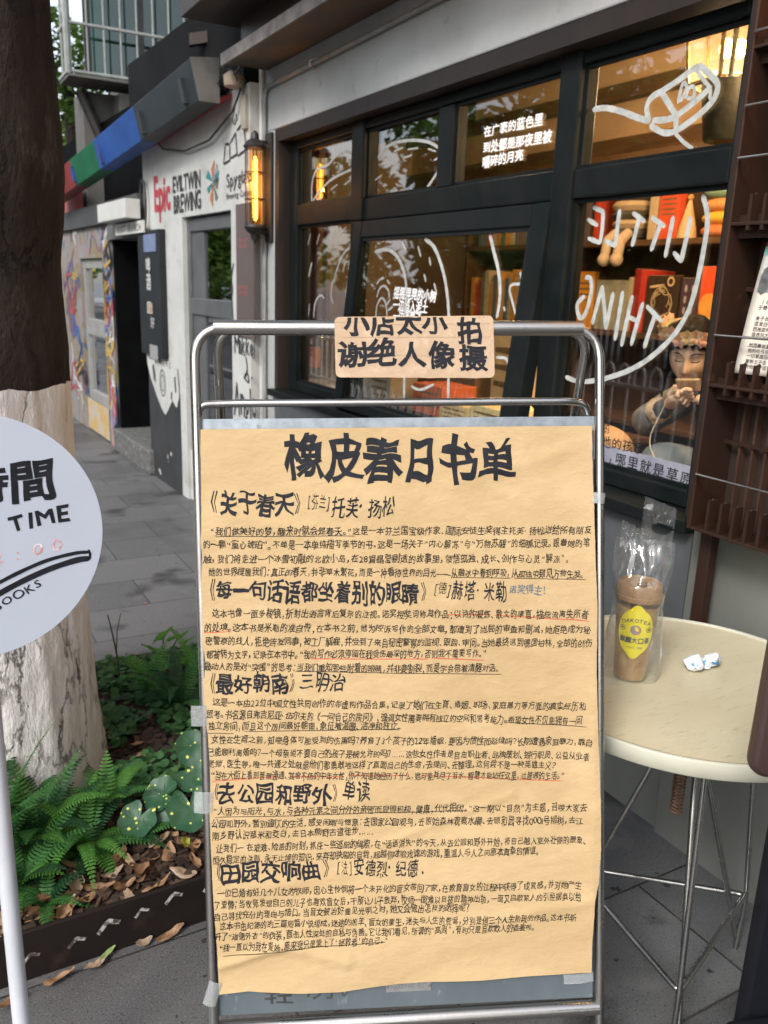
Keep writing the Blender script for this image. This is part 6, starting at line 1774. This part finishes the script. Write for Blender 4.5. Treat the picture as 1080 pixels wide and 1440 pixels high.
book(2.875, 3.07, Z2, .27, .03, (.05, .03, .018), 'black book with a gold line drawing and ring facing out', art=a_gold)
book(2.76, 2.86, Z2, .26, .06, (.07, .045, .06), 'dark book with two columns of silver marks', art=a_dots)
book(2.655, 2.75, Z2, .31, .03, (.75, .10, .03), 'vivid red book with an orange disc at the right of the middle shelf', art=a_circle)
book(3.52, 3.575, Z3, .2, .18, (.12, .09, .09), 'dark upright volume at the left end of the top shelf')
book(3.455, 3.485, Z3, .23, .2, (.5, .06, .03), 'red spine beside the striped soft toy')
book(2.93, 3.05, Z3, .22, .05, (.7, .10, .04), 'orange red boxed book facing out on the top shelf', art=a_lines)
book(3.06, 3.11, Z3, .21, .1, (.55, .45, .32), 'cream boxed volume leaning by the orange red box on the top shelf')
r_ = random.Random(6)
pal = [(.5, .06, .03), (.6, .3, .05), (.2, .12, .08), (.45, .4, .3), (.12, .16, .2), (.3, .05, .05), (.55, .45, .3), (.1, .2, .14)]
nmz = ['red', 'orange', 'brown', 'stone coloured', 'slate blue', 'maroon', 'cream', 'dark green']
y = 4.55
k = 0
while y > 3.7:
    t_ = r_.uniform(.022, .05)
    i = r_.randrange(8)
    book(y - t_, y, Z2, r_.uniform(.2, .3), .2, pal[i], nmz[i] + ' spine in the row of books left of the bookcase upright', grp='row of spines on the middle shelf')
    y -= t_ + .003
y = 4.5
while y > 3.8:
    t_ = r_.uniform(.025, .05)
    i = r_.randrange(8)
    book(y - t_, y, Z3, r_.uniform(.2, .28), .2, pal[i], nmz[i] + ' spine in the top row of books seen through the opening window', grp='row of spines on the top shelf')
    y -= t_ + .004
# soft toys
toy = thing('striped_soft_toy', 'dark and cream striped soft toy sitting on the top shelf with its feet hanging over', 'soft toy', (3.2, 3.25, 1.764))
w1, w2 = MB(), MB()
for i in range(6):
    z = 1.80 + i * .042
    (w1 if i % 2 == 0 else w2).lathe([(.085 + .02 * math.sin(i * .6), z - .022), (.1 + .02 * math.sin(i * .6), z), (.085 + .02 * math.sin(i * .6), z + .022)], (3.25, 3.28, 0), 20)
build('dark_stripes', w1, M('dark plush', (.05, .045, .04), .95, c2=(.08, .07, .06), scale=60, bump=.3, bscale=90), toy, smooth=True)
build('cream_stripes', w2, M('cream plush', (.5, .4, .28), .95, c2=(.42, .33, .23), scale=60, bump=.3, bscale=90), toy, smooth=True)
w = MB()
for dy in (-.045, .04):
    w.tube([(3.16, 3.27 + dy, 1.80), (3.11, 3.27 + dy, 1.76), (3.10, 3.27 + dy, 1.69)], [.025, .028, .025], 12)
    w.ball((3.095, 3.27 + dy, 1.67), .033, 14, 10)
build('feet', w, M('pale plush', (.55, .45, .35), .95, c2=(.5, .4, .3), scale=60, bump=.3, bscale=90), toy, smooth=True)
cone = thing('paper_cone', 'small pale cone ornament on the top shelf beside the boxed books', 'ornament', (3.18, 2.88, Z3))
build('cone', MB().lathe([(.045, Z3), (.04, Z3 + .04), (.012, Z3 + .15), (.006, Z3 + .17)], (3.19, 2.89, 0), 20), M('peach paper', (.6, .42, .25), .8, c2=(.5, .35, .2), scale=20), cone, smooth=True)
build('tip', MB().ball((3.19, 2.89, Z3 + .178), .014, 12, 8), M('peach tip', (.5, .3, .15), .8, c2=(.4, .25, .12), scale=30), cone, smooth=True)
cu_ = thing('striped_cushion', 'orange yellow and teal striped cushion at the right end of the top shelf', 'cushion', (3.2, 2.75, Z3))
for i, cc in enumerate(((.6, .2, .08), (.75, .42, .05), (.65, .3, .12), (.2, .36, .3))):
    build('stripe', MB().ball((3.25, 2.75, Z3 + .03 + i * .055), .1, 20, 10, (.7, 1, .34)), M('cushion stripe %d' % i, cc, .9, c2=tuple(c * .8 for c in cc), scale=40, bump=.2, bscale=90), cu_, smooth=True)
rd = thing('red_paper_fish', 'bright red folded paper fish hanging behind the upper panes', 'ornament', (2.6, 3.05, 2.03))
w = MB()
w.ball((2.6, 3.02, 2.0), .055, 16, 10, (.3, 1.5, .8))
build('body', w, M('red paper', (.75, .07, .02), .5, c2=(.6, .04, .02), scale=20), rd, smooth=True)
w = MB()
w.hexa([(2.595, 3.08, 2.02), (2.605, 3.08, 2.02), (2.605, 3.13, 2.02), (2.595, 3.13, 2.02)], [(2.598, 3.15, 2.1), (2.602, 3.15, 2.1), (2.602, 3.152, 2.1), (2.598, 3.152, 2.1)])
build('fin', w, M('red paper fin', (.7, .06, .02), .5, c2=(.55, .04, .02), scale=20), rd)
build('thread', MB().tube([(2.6, 3.03, 2.04), (2.6, 3.03, 2.8)], .001, 4), m_iron, rd)
# pendant lantern with two bulbs
pl = thing('pendant_lantern', 'glass sided pendant lantern with two glowing bulbs hanging inside the upper window', 'pendant lamp', (2.5, 2.2, 2.2))
cxp, cyp = 2.55, 2.17
hexb = [(cxp + .16 * math.cos(R(60 * k + 20)), cyp + .16 * math.sin(R(60 * k + 20)), 2.2) for k in range(6)]
hext = [(cxp + .19 * math.cos(R(60 * k + 20)), cyp + .19 * math.sin(R(60 * k + 20)), 2.45) for k in range(6)]
w = MB()
m_brass = M('aged brass bars', (.16, .11, .05), .45, .6, c2=(.08, .055, .03), scale=30, bump=.2, bscale=90)
for k in range(6):
    w.tube([hexb[k], hext[k]], .008, 6)
    w.tube([hexb[k], hexb[(k + 1) % 6]], .008, 6)
    w.tube([hext[k], hext[(k + 1) % 6]], .008, 6)
    w.tube([hext[k], (cxp, cyp, 2.6)], .007, 6)
w.tube([(cxp, cyp, 2.58), (cxp, cyp, 2.8)], .01, 8)
build('frame', w, m_brass, pl)
w = MB()
for k in range(6): w.add([hexb[k], hexb[(k + 1) % 6], hext[(k + 1) % 6], hext[k]], [(0, 1, 2, 3)])
w.add(hexb, [tuple(range(6))])
build('seeded_glass', w, glass('seeded lantern glass', (1, .92, .75), 1.5, .1, .05), pl)
w = MB()
for p in ((cxp - .05, cyp + .02, 2.31), (cxp + .02, cyp - .06, 2.29), (cxp + .05, cyp + .05, 2.33)): w.ball(p, .024, 14, 10, (1, 1, 1.3))
build('bulb', w, emit('warm bulb', (1, .58, .2), 22), pl, smooth=True)
L_ = bpy.data.lights.new('pendant light', 'POINT')
L_.energy, L_.color, L_.shadow_soft_size = 38, (1, .68, .38), .12
lo = bpy.data.objects.new('pendant light', L_)
C.objects.link(lo)
lo.parent = pl
lo.location = (.05, -.03, .05)
pl2 = copy_tree(pl, None, (2.35, 3.25, 2.45), scale=.58)  # added lamp, hung out of view to brighten the shop interior
tag(pl2, 'added second glass pendant lantern kept unseen above the opening window to light the shop', 'pendant lamp')
for o_ in pl2.children:
    if o_.type == 'LIGHT':
        o_.data = o_.data.copy()
        o_.data.energy = 13
pl3 = copy_tree(pl, None, (2.2, 1.38, 2.2))  # another added lamp, hidden from the camera, brightening the seated woman
tag(pl3, 'added third glass pendant lantern unseen behind the rack wall to light the woman', 'pendant lamp')
tag(build('spot_can', MB().lathe([(.055, 1.985), (.06, 1.99), (.082, 2.14), (.082, 2.16), (.04, 2.17)], (2.35, 2.03, 0), 24).tube([(2.35, 2.03, 2.16), (2.35, 2.03, 2.8)], .008, 8), m_iron, smooth=True), 'black can spotlight hanging just behind the upper right pane', 'spotlight')
# shelf lamp that glows over the bookcase top
# display table inside the opening window with books and boxes
dt = thing('display_table', 'timber display table under the opening window covered with books', 'table', (2.35, 3.6, .06))
build('tabletop', MB().box(2.05, 2.65, .87, 2.85, 4.2, .9), m_wood, dt, bevel=.004)
for x, y in ((2.1, 2.7), (2.8, 2.7), (2.1, 4.15), (2.8, 4.15)): build('leg', MB().box(x - .025, y - .025, .05, x + .025, y + .025, .87), m_wood, dt)
for y, x, w_, d_, h_, cc, lbl in ((2.78, 2.15, .26, .3, .12, (.75, .6, .3), 'cream boxed book set glowing on the display table at the right of the sash'), (3.05, 2.15, .24, .3, .1, (.7, .5, .22), 'tan stack of books on the display table left of the cream set'), (3.35, 2.2, .26, .2, .15, (.6, .14, .05), 'red box standing on the display table'), (3.7, 2.12, .22, .16, .18, (.35, .28, .18), 'brown patterned tin on the display table below the cardboard notice'), (3.96, 2.1, .1, .2, .16, (.5, .5, .5), 'small white carton at the left of the display table'), (3.2, 2.62, .34, .2, .42, (.65, .48, .25), 'large tan carton at the back of the display table'), (3.65, 2.6, .3, .2, .3, (.25, .14, .08), 'dark brown carton at the back of the display table')):
    o = thing('book_box', lbl, 'box', (x, y, .9), 'boxes on the display table')
    build('carton', MB().box(x, y, .9005, x + d_, y + w_, .9005 + h_), M('carton ' + lbl[:20], cc, .6, c2=tuple(c * .8 for c in cc), scale=14), o, bevel=.004)
    k = MB()
    for i in range(3): k.ribbon([(y + w_ - .03, .9 + h_ * (.75 - .2 * i)), (y + .04, .9 + h_ * (.75 - .2 * i))], h_ * .08, lambda a, b, x=x: (x - .001, a, b))
    build('printed_lines', k, a_lines.mat, o)
jar = thing('glass_jar', 'tall clear jar with a bright lid on the ledge at the left lower pane', 'jar', (2.2, 4.72, .95))
build('body', MB().lathe([(.07, .95), (.075, .97), (.075, 1.2), (.06, 1.24)], (2.2, 4.72, 0), 24), glass('jar glass', (.85, .9, .92), 2.2, .05, .15), jar, smooth=True)
build('lid', MB().lathe([(.065, 1.24), (.065, 1.28), (.02, 1.285)], (2.2, 4.72, 0), 24), M('pale lid', (.7, .75, .75), .4, c2=(.6, .65, .65), scale=9), jar, smooth=True)
build('paper_label', MB().sheet(lambda u, v: (2.2 + .076 * math.cos(2.4 + u * 2), 4.72 + .076 * math.sin(2.4 + u * 2), 1.02 + v * .12), 12, 4), M('warm label', (.7, .4, .15), .6, c2=(.5, .2, .3), scale=20), jar)
jt = thing('window_ledge_cabinet', 'pale cabinet under the jar inside the left lower pane', 'cabinet', (2.2, 4.6, .06))
build('body', MB().box(2.02, 4.28, .06, 2.5, 5.2, .93), M('pale blue cabinet', (.35, .4, .42), .5, c2=(.28, .33, .35), scale=5), jt, bevel=.01)
build('top', MB().box(2.0, 4.26, .931, 2.52, 5.22, .95), M('white top', (.6, .62, .62), .3, c2=(.5, .52, .52), scale=5), jt, bevel=.004)
# ---------------------------------------------------------------- woman reading her phone
def skin(name, joints, edges, mat, parent, sub=2, root=0):
    me = bpy.data.meshes.new(name)
    b = Vector(parent['_base']) if parent is not None else Vector()
    me.from_pydata([tuple(Vector(j[0]) - b) for j in joints], edges, [])
    me.materials.append(mat)
    o = bpy.data.objects.new(name, me)
    C.objects.link(o)
    o['_base'] = tuple(b)
    if parent is not None: o.parent = parent
    m1 = o.modifiers.new('skin', 'SKIN')
    m1.use_smooth_shade = True
    for i, j in enumerate(joints):
        sv = me.skin_vertices[0].data[i]
        r = j[1]
        sv.radius = r if isinstance(r, tuple) else (r, r)
        sv.use_root = i == root
    m2 = o.modifiers.new('sub', 'SUBSURF')
    m2.levels = m2.render_levels = sub
    return o
m_skin = M('skin', (.70, .50, .39), .5, c2=(.65, .45, .34), scale=14, trans=.12, bump=.02, bscale=120)
m_jacket = M('dark denim jacket', (.06, .065, .075), .85, c2=(.09, .095, .105), scale=20, bump=.25, bscale=40)
m_sleeve = M('grey denim sleeve', (.2, .22, .24), .85, c2=(.14, .16, .18), scale=14, bump=.3, bscale=40)
m_jean = M('washed grey trousers', (.2, .25, .3), .85, c2=(.15, .19, .23), scale=12, bump=.2, bscale=40)
m_hair = M('dark hair', (.004, .003, .003), .6, c2=(.009, .006, .005), scale=40, stretch=(1, 1, .2), bump=.3, bscale=60, spec=.12)
wo = thing('person', 'woman in a flower headband and dark jacket looking down at a phone inside the window', 'person', (2.7, 2.1, .06))
HC = Vector((2.46, 2.14, 1.315))
# head: one sheet with brow, nose, lips and chin, turned and bowed
fwd = Vector((-.80, -.50, -.34)).normalized()
lft = Vector((0, 0, 1)).cross(fwd).normalized()
upv = fwd.cross(lft)
def headpt(u, v):
    a, b = 2 * math.pi * (u - .5), math.pi * (v - .5)
    d = Vector((math.cos(a) * math.cos(b), math.sin(a) * math.cos(b), math.sin(b)))   # x forward, y left, z up
    x, y, z = d.x * .098, d.y * .076, d.z * .118
    if d.z < 0:
        t = -d.z
        y *= 1 - .30 * t * t
        x = x * (1 - .12 * t) + .012 * t * max(0, d.x)
    g = lambda yy, zz, sy, sz: math.exp(-((y - yy) / sy) ** 2 - ((z - zz) / sz) ** 2) * max(0, d.x)
    x += .030 * g(0, -.030, .012, .02) + .012 * g(0, -.005, .008, .03)
    x -= .011 * (g(.031, .006, .017, .011) + g(-.031, .006, .017, .011))
    x += .006 * (g(.03, .026, .022, .008) + g(-.03, .026, .022, .008))
    x += .006 * (g(.034, -.03, .02, .02) + g(-.034, -.03, .02, .02))
    x += .009 * g(0, -.064, .017, .0055) - .006 * g(0, -.070, .02, .003) + .010 * g(0, -.077, .015, .006)
    x += .010 * g(0, -.104, .018, .014)
    return HC + fwd * x + lft * y + upv * z
head = build('head', MB().sheet(headpt, 96, 72), m_skin, wo, smooth=True, angle=180)
w = MB()
def facep(y, z, o=.002):
    # nearest point on the face front
    best = None
    for i in range(-14, 15):
        for j in range(-14, 15):
            u, v = .5 + i * .012, .5 + j * .018
            p = headpt(u, v) - HC
            e = (p.dot(lft) - y) ** 2 + (p.dot(upv) - z) ** 2
            if best is None or e < best[0]: best = (e, p)
    return HC + lft * y + upv * z + fwd * (best[1].dot(fwd) + o)
for s in (-1, 1):
    w.tube([facep(s * .016, .002), facep(s * .026, -.003), facep(s * .036, -.003), facep(s * .045, .003)], [.001, .0024, .0024, .001], 6)
    w.tube([facep(s * .013, .026), facep(s * .028, .032), facep(s * .048, .026)], [.0018, .003, .0012], 6)
build('brows_and_lashes', w, m_hair, head, smooth=True)
w = MB()
w.tube([facep(-.022, -.069), facep(-.008, -.064, .003), facep(0, -.066, .003), facep(.008, -.064, .003), facep(.022, -.069)], [.001, .004, .004, .004, .001], 8)
w.tube([facep(-.018, -.072), facep(0, -.078, .003), facep(.018, -.072)], [.001, .0045, .001], 8)
build('lips', w, M('lips', (.45, .22, .16), .4, c2=(.42, .19, .14), scale=40), head, smooth=True)
w = MB()
for s in (-1, 1): w.ball(HC + lft * s * .078 + upv * -.005 - fwd * .012, .022, 12, 8, (.6, .35, 1.2))
build('ears', w, m_skin, head, smooth=True)
def hairpt(u, v):
    a, b = 2 * math.pi * (u - .5), math.pi * (v - .5)
    d = Vector((math.cos(a) * math.cos(b), math.sin(a) * math.cos(b), math.sin(b)))
    k = 1 + .02 * noise.noise(d * 5) + .008 * math.sin(a * 30)
    x, y, z = d.x * (.107 if d.x > 0 else .118) * k, d.y * .088 * k, d.z * .131 * k
    if d.z < 0 and d.x < .3: y *= 1.06
    return HC + fwd * x + lft * y + upv * z
hm = MB()
hs_ = MB().sheet(hairpt, 120, 84)
for f in hs_.f:
    q = sum((hs_.v[i] for i in f), Vector()) / 4 - HC
    x, y, z = q.dot(fwd), q.dot(lft), q.dot(upv)
    line = .056 - 5.5 * y * y + .004 * math.sin(y * 260)
    if x > .012 and z < line and abs(y) < .082: continue
    if z < -.115: continue
    hm.f.append(f)
hm.v = hs_.v
build('hair', hm, m_hair, wo, smooth=True, angle=180, solid=.004)
w = MB()
for k in range(7): w.tube([HC + fwd * (.07 - k * .012) + lft * (s_ := .07 + .006 * math.sin(k)) + upv * (.03 - .0 * k), HC + fwd * (.045 - k * .02) + lft * (.088) + upv * (-.06), HC + fwd * (.03 - k * .018) + lft * (.09 + .004 * k) + upv * (-.17 - .01 * k)], [.008, .01, .004], 6)
for k in range(7): w.tube([HC + fwd * (.07 - k * .012) - lft * .074 + upv * .03, HC + fwd * (.045 - k * .02) - lft * .088 + upv * (-.06), HC + fwd * (.03 - k * .018) - lft * (.09 + .004 * k) + upv * (-.16 - .01 * k)], [.008, .01, .004], 6)
build('side_locks', w, m_hair, wo, smooth=True)
# flower headband
fb = build('flower_headband', MB().tube([HC + fwd * (.088 * math.cos(t)) + lft * (.094 * math.sin(t)) + upv * .09 for t in [2 * math.pi * k / 30 for k in range(30)]], .008, 8, closed=True), M('leafy band', (.2, .25, .1), .8, c2=(.3, .2, .15), scale=40), wo, smooth=True)
r_ = random.Random(9)
for k in range(17):
    t = R(-120 + k * 15)
    c_ = HC + fwd * (.098 * math.cos(t)) + lft * (.098 * math.sin(t)) + upv * (.092 + r_.uniform(-.008, .012))
    o_ = (fwd * math.cos(t) + lft * math.sin(t)).normalized()
    e1 = upv
    e2 = o_.cross(e1)
    q = MB()
    for ring, n_, rr in ((0, 7, .030), (1, 6, .020), (2, 4, .010)):
        for j in range(n_):
            a = 2 * math.pi * j / n_ + ring
            dd = e1 * math.cos(a) + e2 * math.sin(a)
            sd_ = o_.cross(dd)
            p0 = c_ + o_ * (.004 + ring * .006)
            q.add([p0, p0 + dd * rr * .6 + sd_ * rr * .5 + o_ * .004, p0 + dd * rr + o_ * .008, p0 + dd * rr * .6 - sd_ * rr * .5 + o_ * .004], [(0, 1, 2, 3)])
    build('flower', q, M('petals %d' % (k % 3), ((.72, .55, .4), (.75, .48, .4), (.75, .62, .38))[k % 3], .8, c2=((.65, .45, .3), (.7, .4, .34), (.7, .55, .3))[k % 3], scale=40), fb)
# body as one continuous figure
P0 = Vector
joints = [((2.80, 2.02, .80), (.15, .13)), ((2.79, 2.04, .95), (.135, .11)), ((2.74, 2.07, 1.10), (.15, .11)), ((2.66, 2.10, 1.185), (.10, .08)), ((2.55, 2.13, 1.24), (.05, .05)),
          ((2.66, 2.26, 1.15), .062), ((2.50, 2.36, 1.02), .05), ((2.42, 2.23, 1.085), .042), ((2.385, 2.15, 1.125), .034),
          ((2.68, 1.92, 1.15), .062), ((2.55, 1.80, 1.02), .05), ((2.42, 1.88, 1.10), .042), ((2.37, 1.955, 1.15), .034),
          ((2.66, 2.10, .80), .10), ((2.38, 2.16, .93), .078), ((2.36, 2.14, .55), .06), ((2.36, 2.13, .14), .045), ((2.27, 2.09, .09), .035),
          ((2.68, 1.92, .79), .10), ((2.36, 1.93, .88), .078), ((2.38, 1.90, .5), .06), ((2.40, 1.89, .14), .045), ((2.3, 1.85, .09), .035)]
edges = [(0, 1), (1, 2), (2, 3), (3, 4), (2, 5), (5, 6), (6, 7), (7, 8), (2, 9), (9, 10), (10, 11), (11, 12), (0, 13), (13, 14), (14, 15), (15, 16), (16, 17), (0, 18), (18, 19), (19, 20), (20, 21), (21, 22)]
skin('body', joints, edges, m_jacket, wo)
skin('trousers', [((2.74, 2.02, .80), (.155, .13)), ((2.64, 2.11, .81), .112), ((2.37, 2.165, .945), .092), ((2.352, 2.143, .55), .072), ((2.355, 2.132, .2), .058), ((2.66, 1.91, .80), .112), ((2.35, 1.93, .895), .092), ((2.372, 1.9, .5), .072), ((2.395, 1.89, .2), .058)], [(0, 1), (1, 2), (2, 3), (3, 4), (0, 5), (5, 6), (6, 7), (7, 8)], m_jean, wo)
skin('sleeve', [((2.65, 2.27, 1.155), .07), ((2.495, 2.37, 1.02), .062), ((2.44, 2.27, 1.065), .054), ((2.425, 2.235, 1.083), .05)], [(0, 1), (1, 2), (2, 3)], m_sleeve, wo)
skin('sleeve', [((2.67, 1.91, 1.155), .07), ((2.545, 1.79, 1.02), .062), ((2.43, 1.87, 1.09), .052)], [(0, 1), (1, 2)], m_sleeve, wo)
w = MB()
w.ball((2.415, 2.218, 1.095), .046, 22, 14, (1, 1, 1), .25, 8, 3)
build('frilled_cuff', w, M('cream frill', (.62, .5, .38), .9, c2=(.5, .38, .28), scale=40, bump=.4, bscale=50), wo, smooth=True)
skin('neck', [((2.60, 2.115, 1.19), .05), ((2.53, 2.135, 1.24), .045), ((2.49, 2.14, 1.29), .042)], [(0, 1), (1, 2)], m_skin, wo)
def hand(wrist, palm, fdir, curl, thumb, nm):
    wrist, palm, fdir, curl, thumb = map(Vector, (wrist, palm, fdir, curl, thumb))
    fdir.normalize()
    side = fdir.cross(curl).normalized()
    skin(nm, [(tuple(wrist), .026), (tuple(wrist.lerp(palm, .5)), (.03, .02)), (tuple(palm), (.034, .017))], [(0, 1), (1, 2)], m_skin, wo)
    for k, L in enumerate((.062, .072, .068, .054)):
        b = palm + side * ((k - 1.5) * .019) + fdir * .004
        p1 = b + fdir * L * .5 + curl * .006
        p2 = p1 + fdir * L * .22 + curl * L * .3
        p3 = p2 + curl * L * .3 - fdir * L * .05
        skin('finger', [(tuple(b), .0095), (tuple(p1), .009), (tuple(p2), .0082), (tuple(p3), .007)], [(0, 1), (1, 2), (2, 3)], m_skin, wo, 1)
    b = wrist.lerp(palm, .45) + side * -.026
    skin('thumb', [(tuple(b), .012), (tuple(b + thumb * .03), .0105), (tuple(b + thumb * .058), .0085)], [(0, 1), (1, 2)], m_skin, wo, 1)
hand((2.39, 2.155, 1.122), (2.355, 2.085, 1.165), (-.12, -.9, .25), (-.5, .1, -.6), (.1, -.5, .8), 'hand')
hand((2.37, 1.955, 1.15), (2.345, 2.0, 1.178), (-.12, .8, .2), (-.5, -.1, -.6), (.1, .4, .8), 'hand')
ph = thing('mobile_phone', 'pale cased phone held up in both hands by the woman', 'phone', (2.35, 2.03, 1.2))
pax = Vector((.05, -1, .1)).normalized()
pay = Vector((-.62, -.32, .55)).normalized()
paz = pax.cross(pay).normalized()
build('case', MB().obox((2.345, 2.035, 1.213), pax * .05, pay * .034, paz * .004), M('pale phone case', (.7, .55, .35), .4, c2=(.65, .5, .3), scale=20), ph, bevel=.004)
build('screen', MB().obox(Vector((2.345, 2.035, 1.213)) + paz * (.0046 if paz.z > 0 else -.0046), pax * .047, pay * .031, paz * .0004), M('dark screen', (.02, .02, .025), .1, c2=(.03, .03, .035), scale=5), ph)
tag(build('white_charging_cable', MB().tube(arcpts([(2.345, 2.1, 1.205), (2.33, 2.13, 1.1), (2.3, 2.15, 1.0), (2.29, 2.08, .93), (2.26, 1.99, .88), (2.3, 1.9, .85)], .05, 6), .0018, 6), M('white cord', (.7, .68, .62), .5, c2=(.6, .58, .52), scale=20), smooth=True), 'thin white cable looping down from the phone across her lap', 'cable')
tag(build('stool', MB().lathe([(.2, .05), (.2, .07), (.05, .08), (.05, .6), (.2, .62), (.21, .66), (.2, .68)], (2.78, 2.02, 0), 28), m_wood, smooth=True, angle=40), 'round dark stool beneath the seated woman', 'stool')
tb_ = thing('cushion', 'ribbed tan cushion beside the seated woman behind the lower glass', 'cushion', (2.3, 2.42, .86))
build('pad', MB().ball((2.32, 2.40, .93), .14, 26, 14, (.75, 1.05, .65)), M('ribbed tan fabric', (.5, .33, .2), .9, c2=(.42, .27, .16), scale=30, bump=.4, bscale=60, stretch=(1, 1, 8)), tb_, smooth=True)
build('piping', MB().tube([(2.32 + .106 * math.cos(t), 2.40 + .149 * math.sin(t), .93) for t in [2 * math.pi * k / 30 for k in range(30)]], .006, 6, closed=True), m_wood, tb_, smooth=True)
bn = thing('window_bench', 'dark bench along the inside of the lower window', 'bench', (2.15, 2.2, .06))
build('seat', MB().box(2.0, 1.55, .80, 2.3, 2.62, .83), m_wood, bn, bevel=.004)
build('front_board', MB().box(2.02, 1.56, .06, 2.05, 2.6, .80), m_wood, bn)
# the letter helper is not part of the scene
bpy.data.objects.remove(_fo)
for o in list(S.objects):
    if '_base' in o: del o['_base']
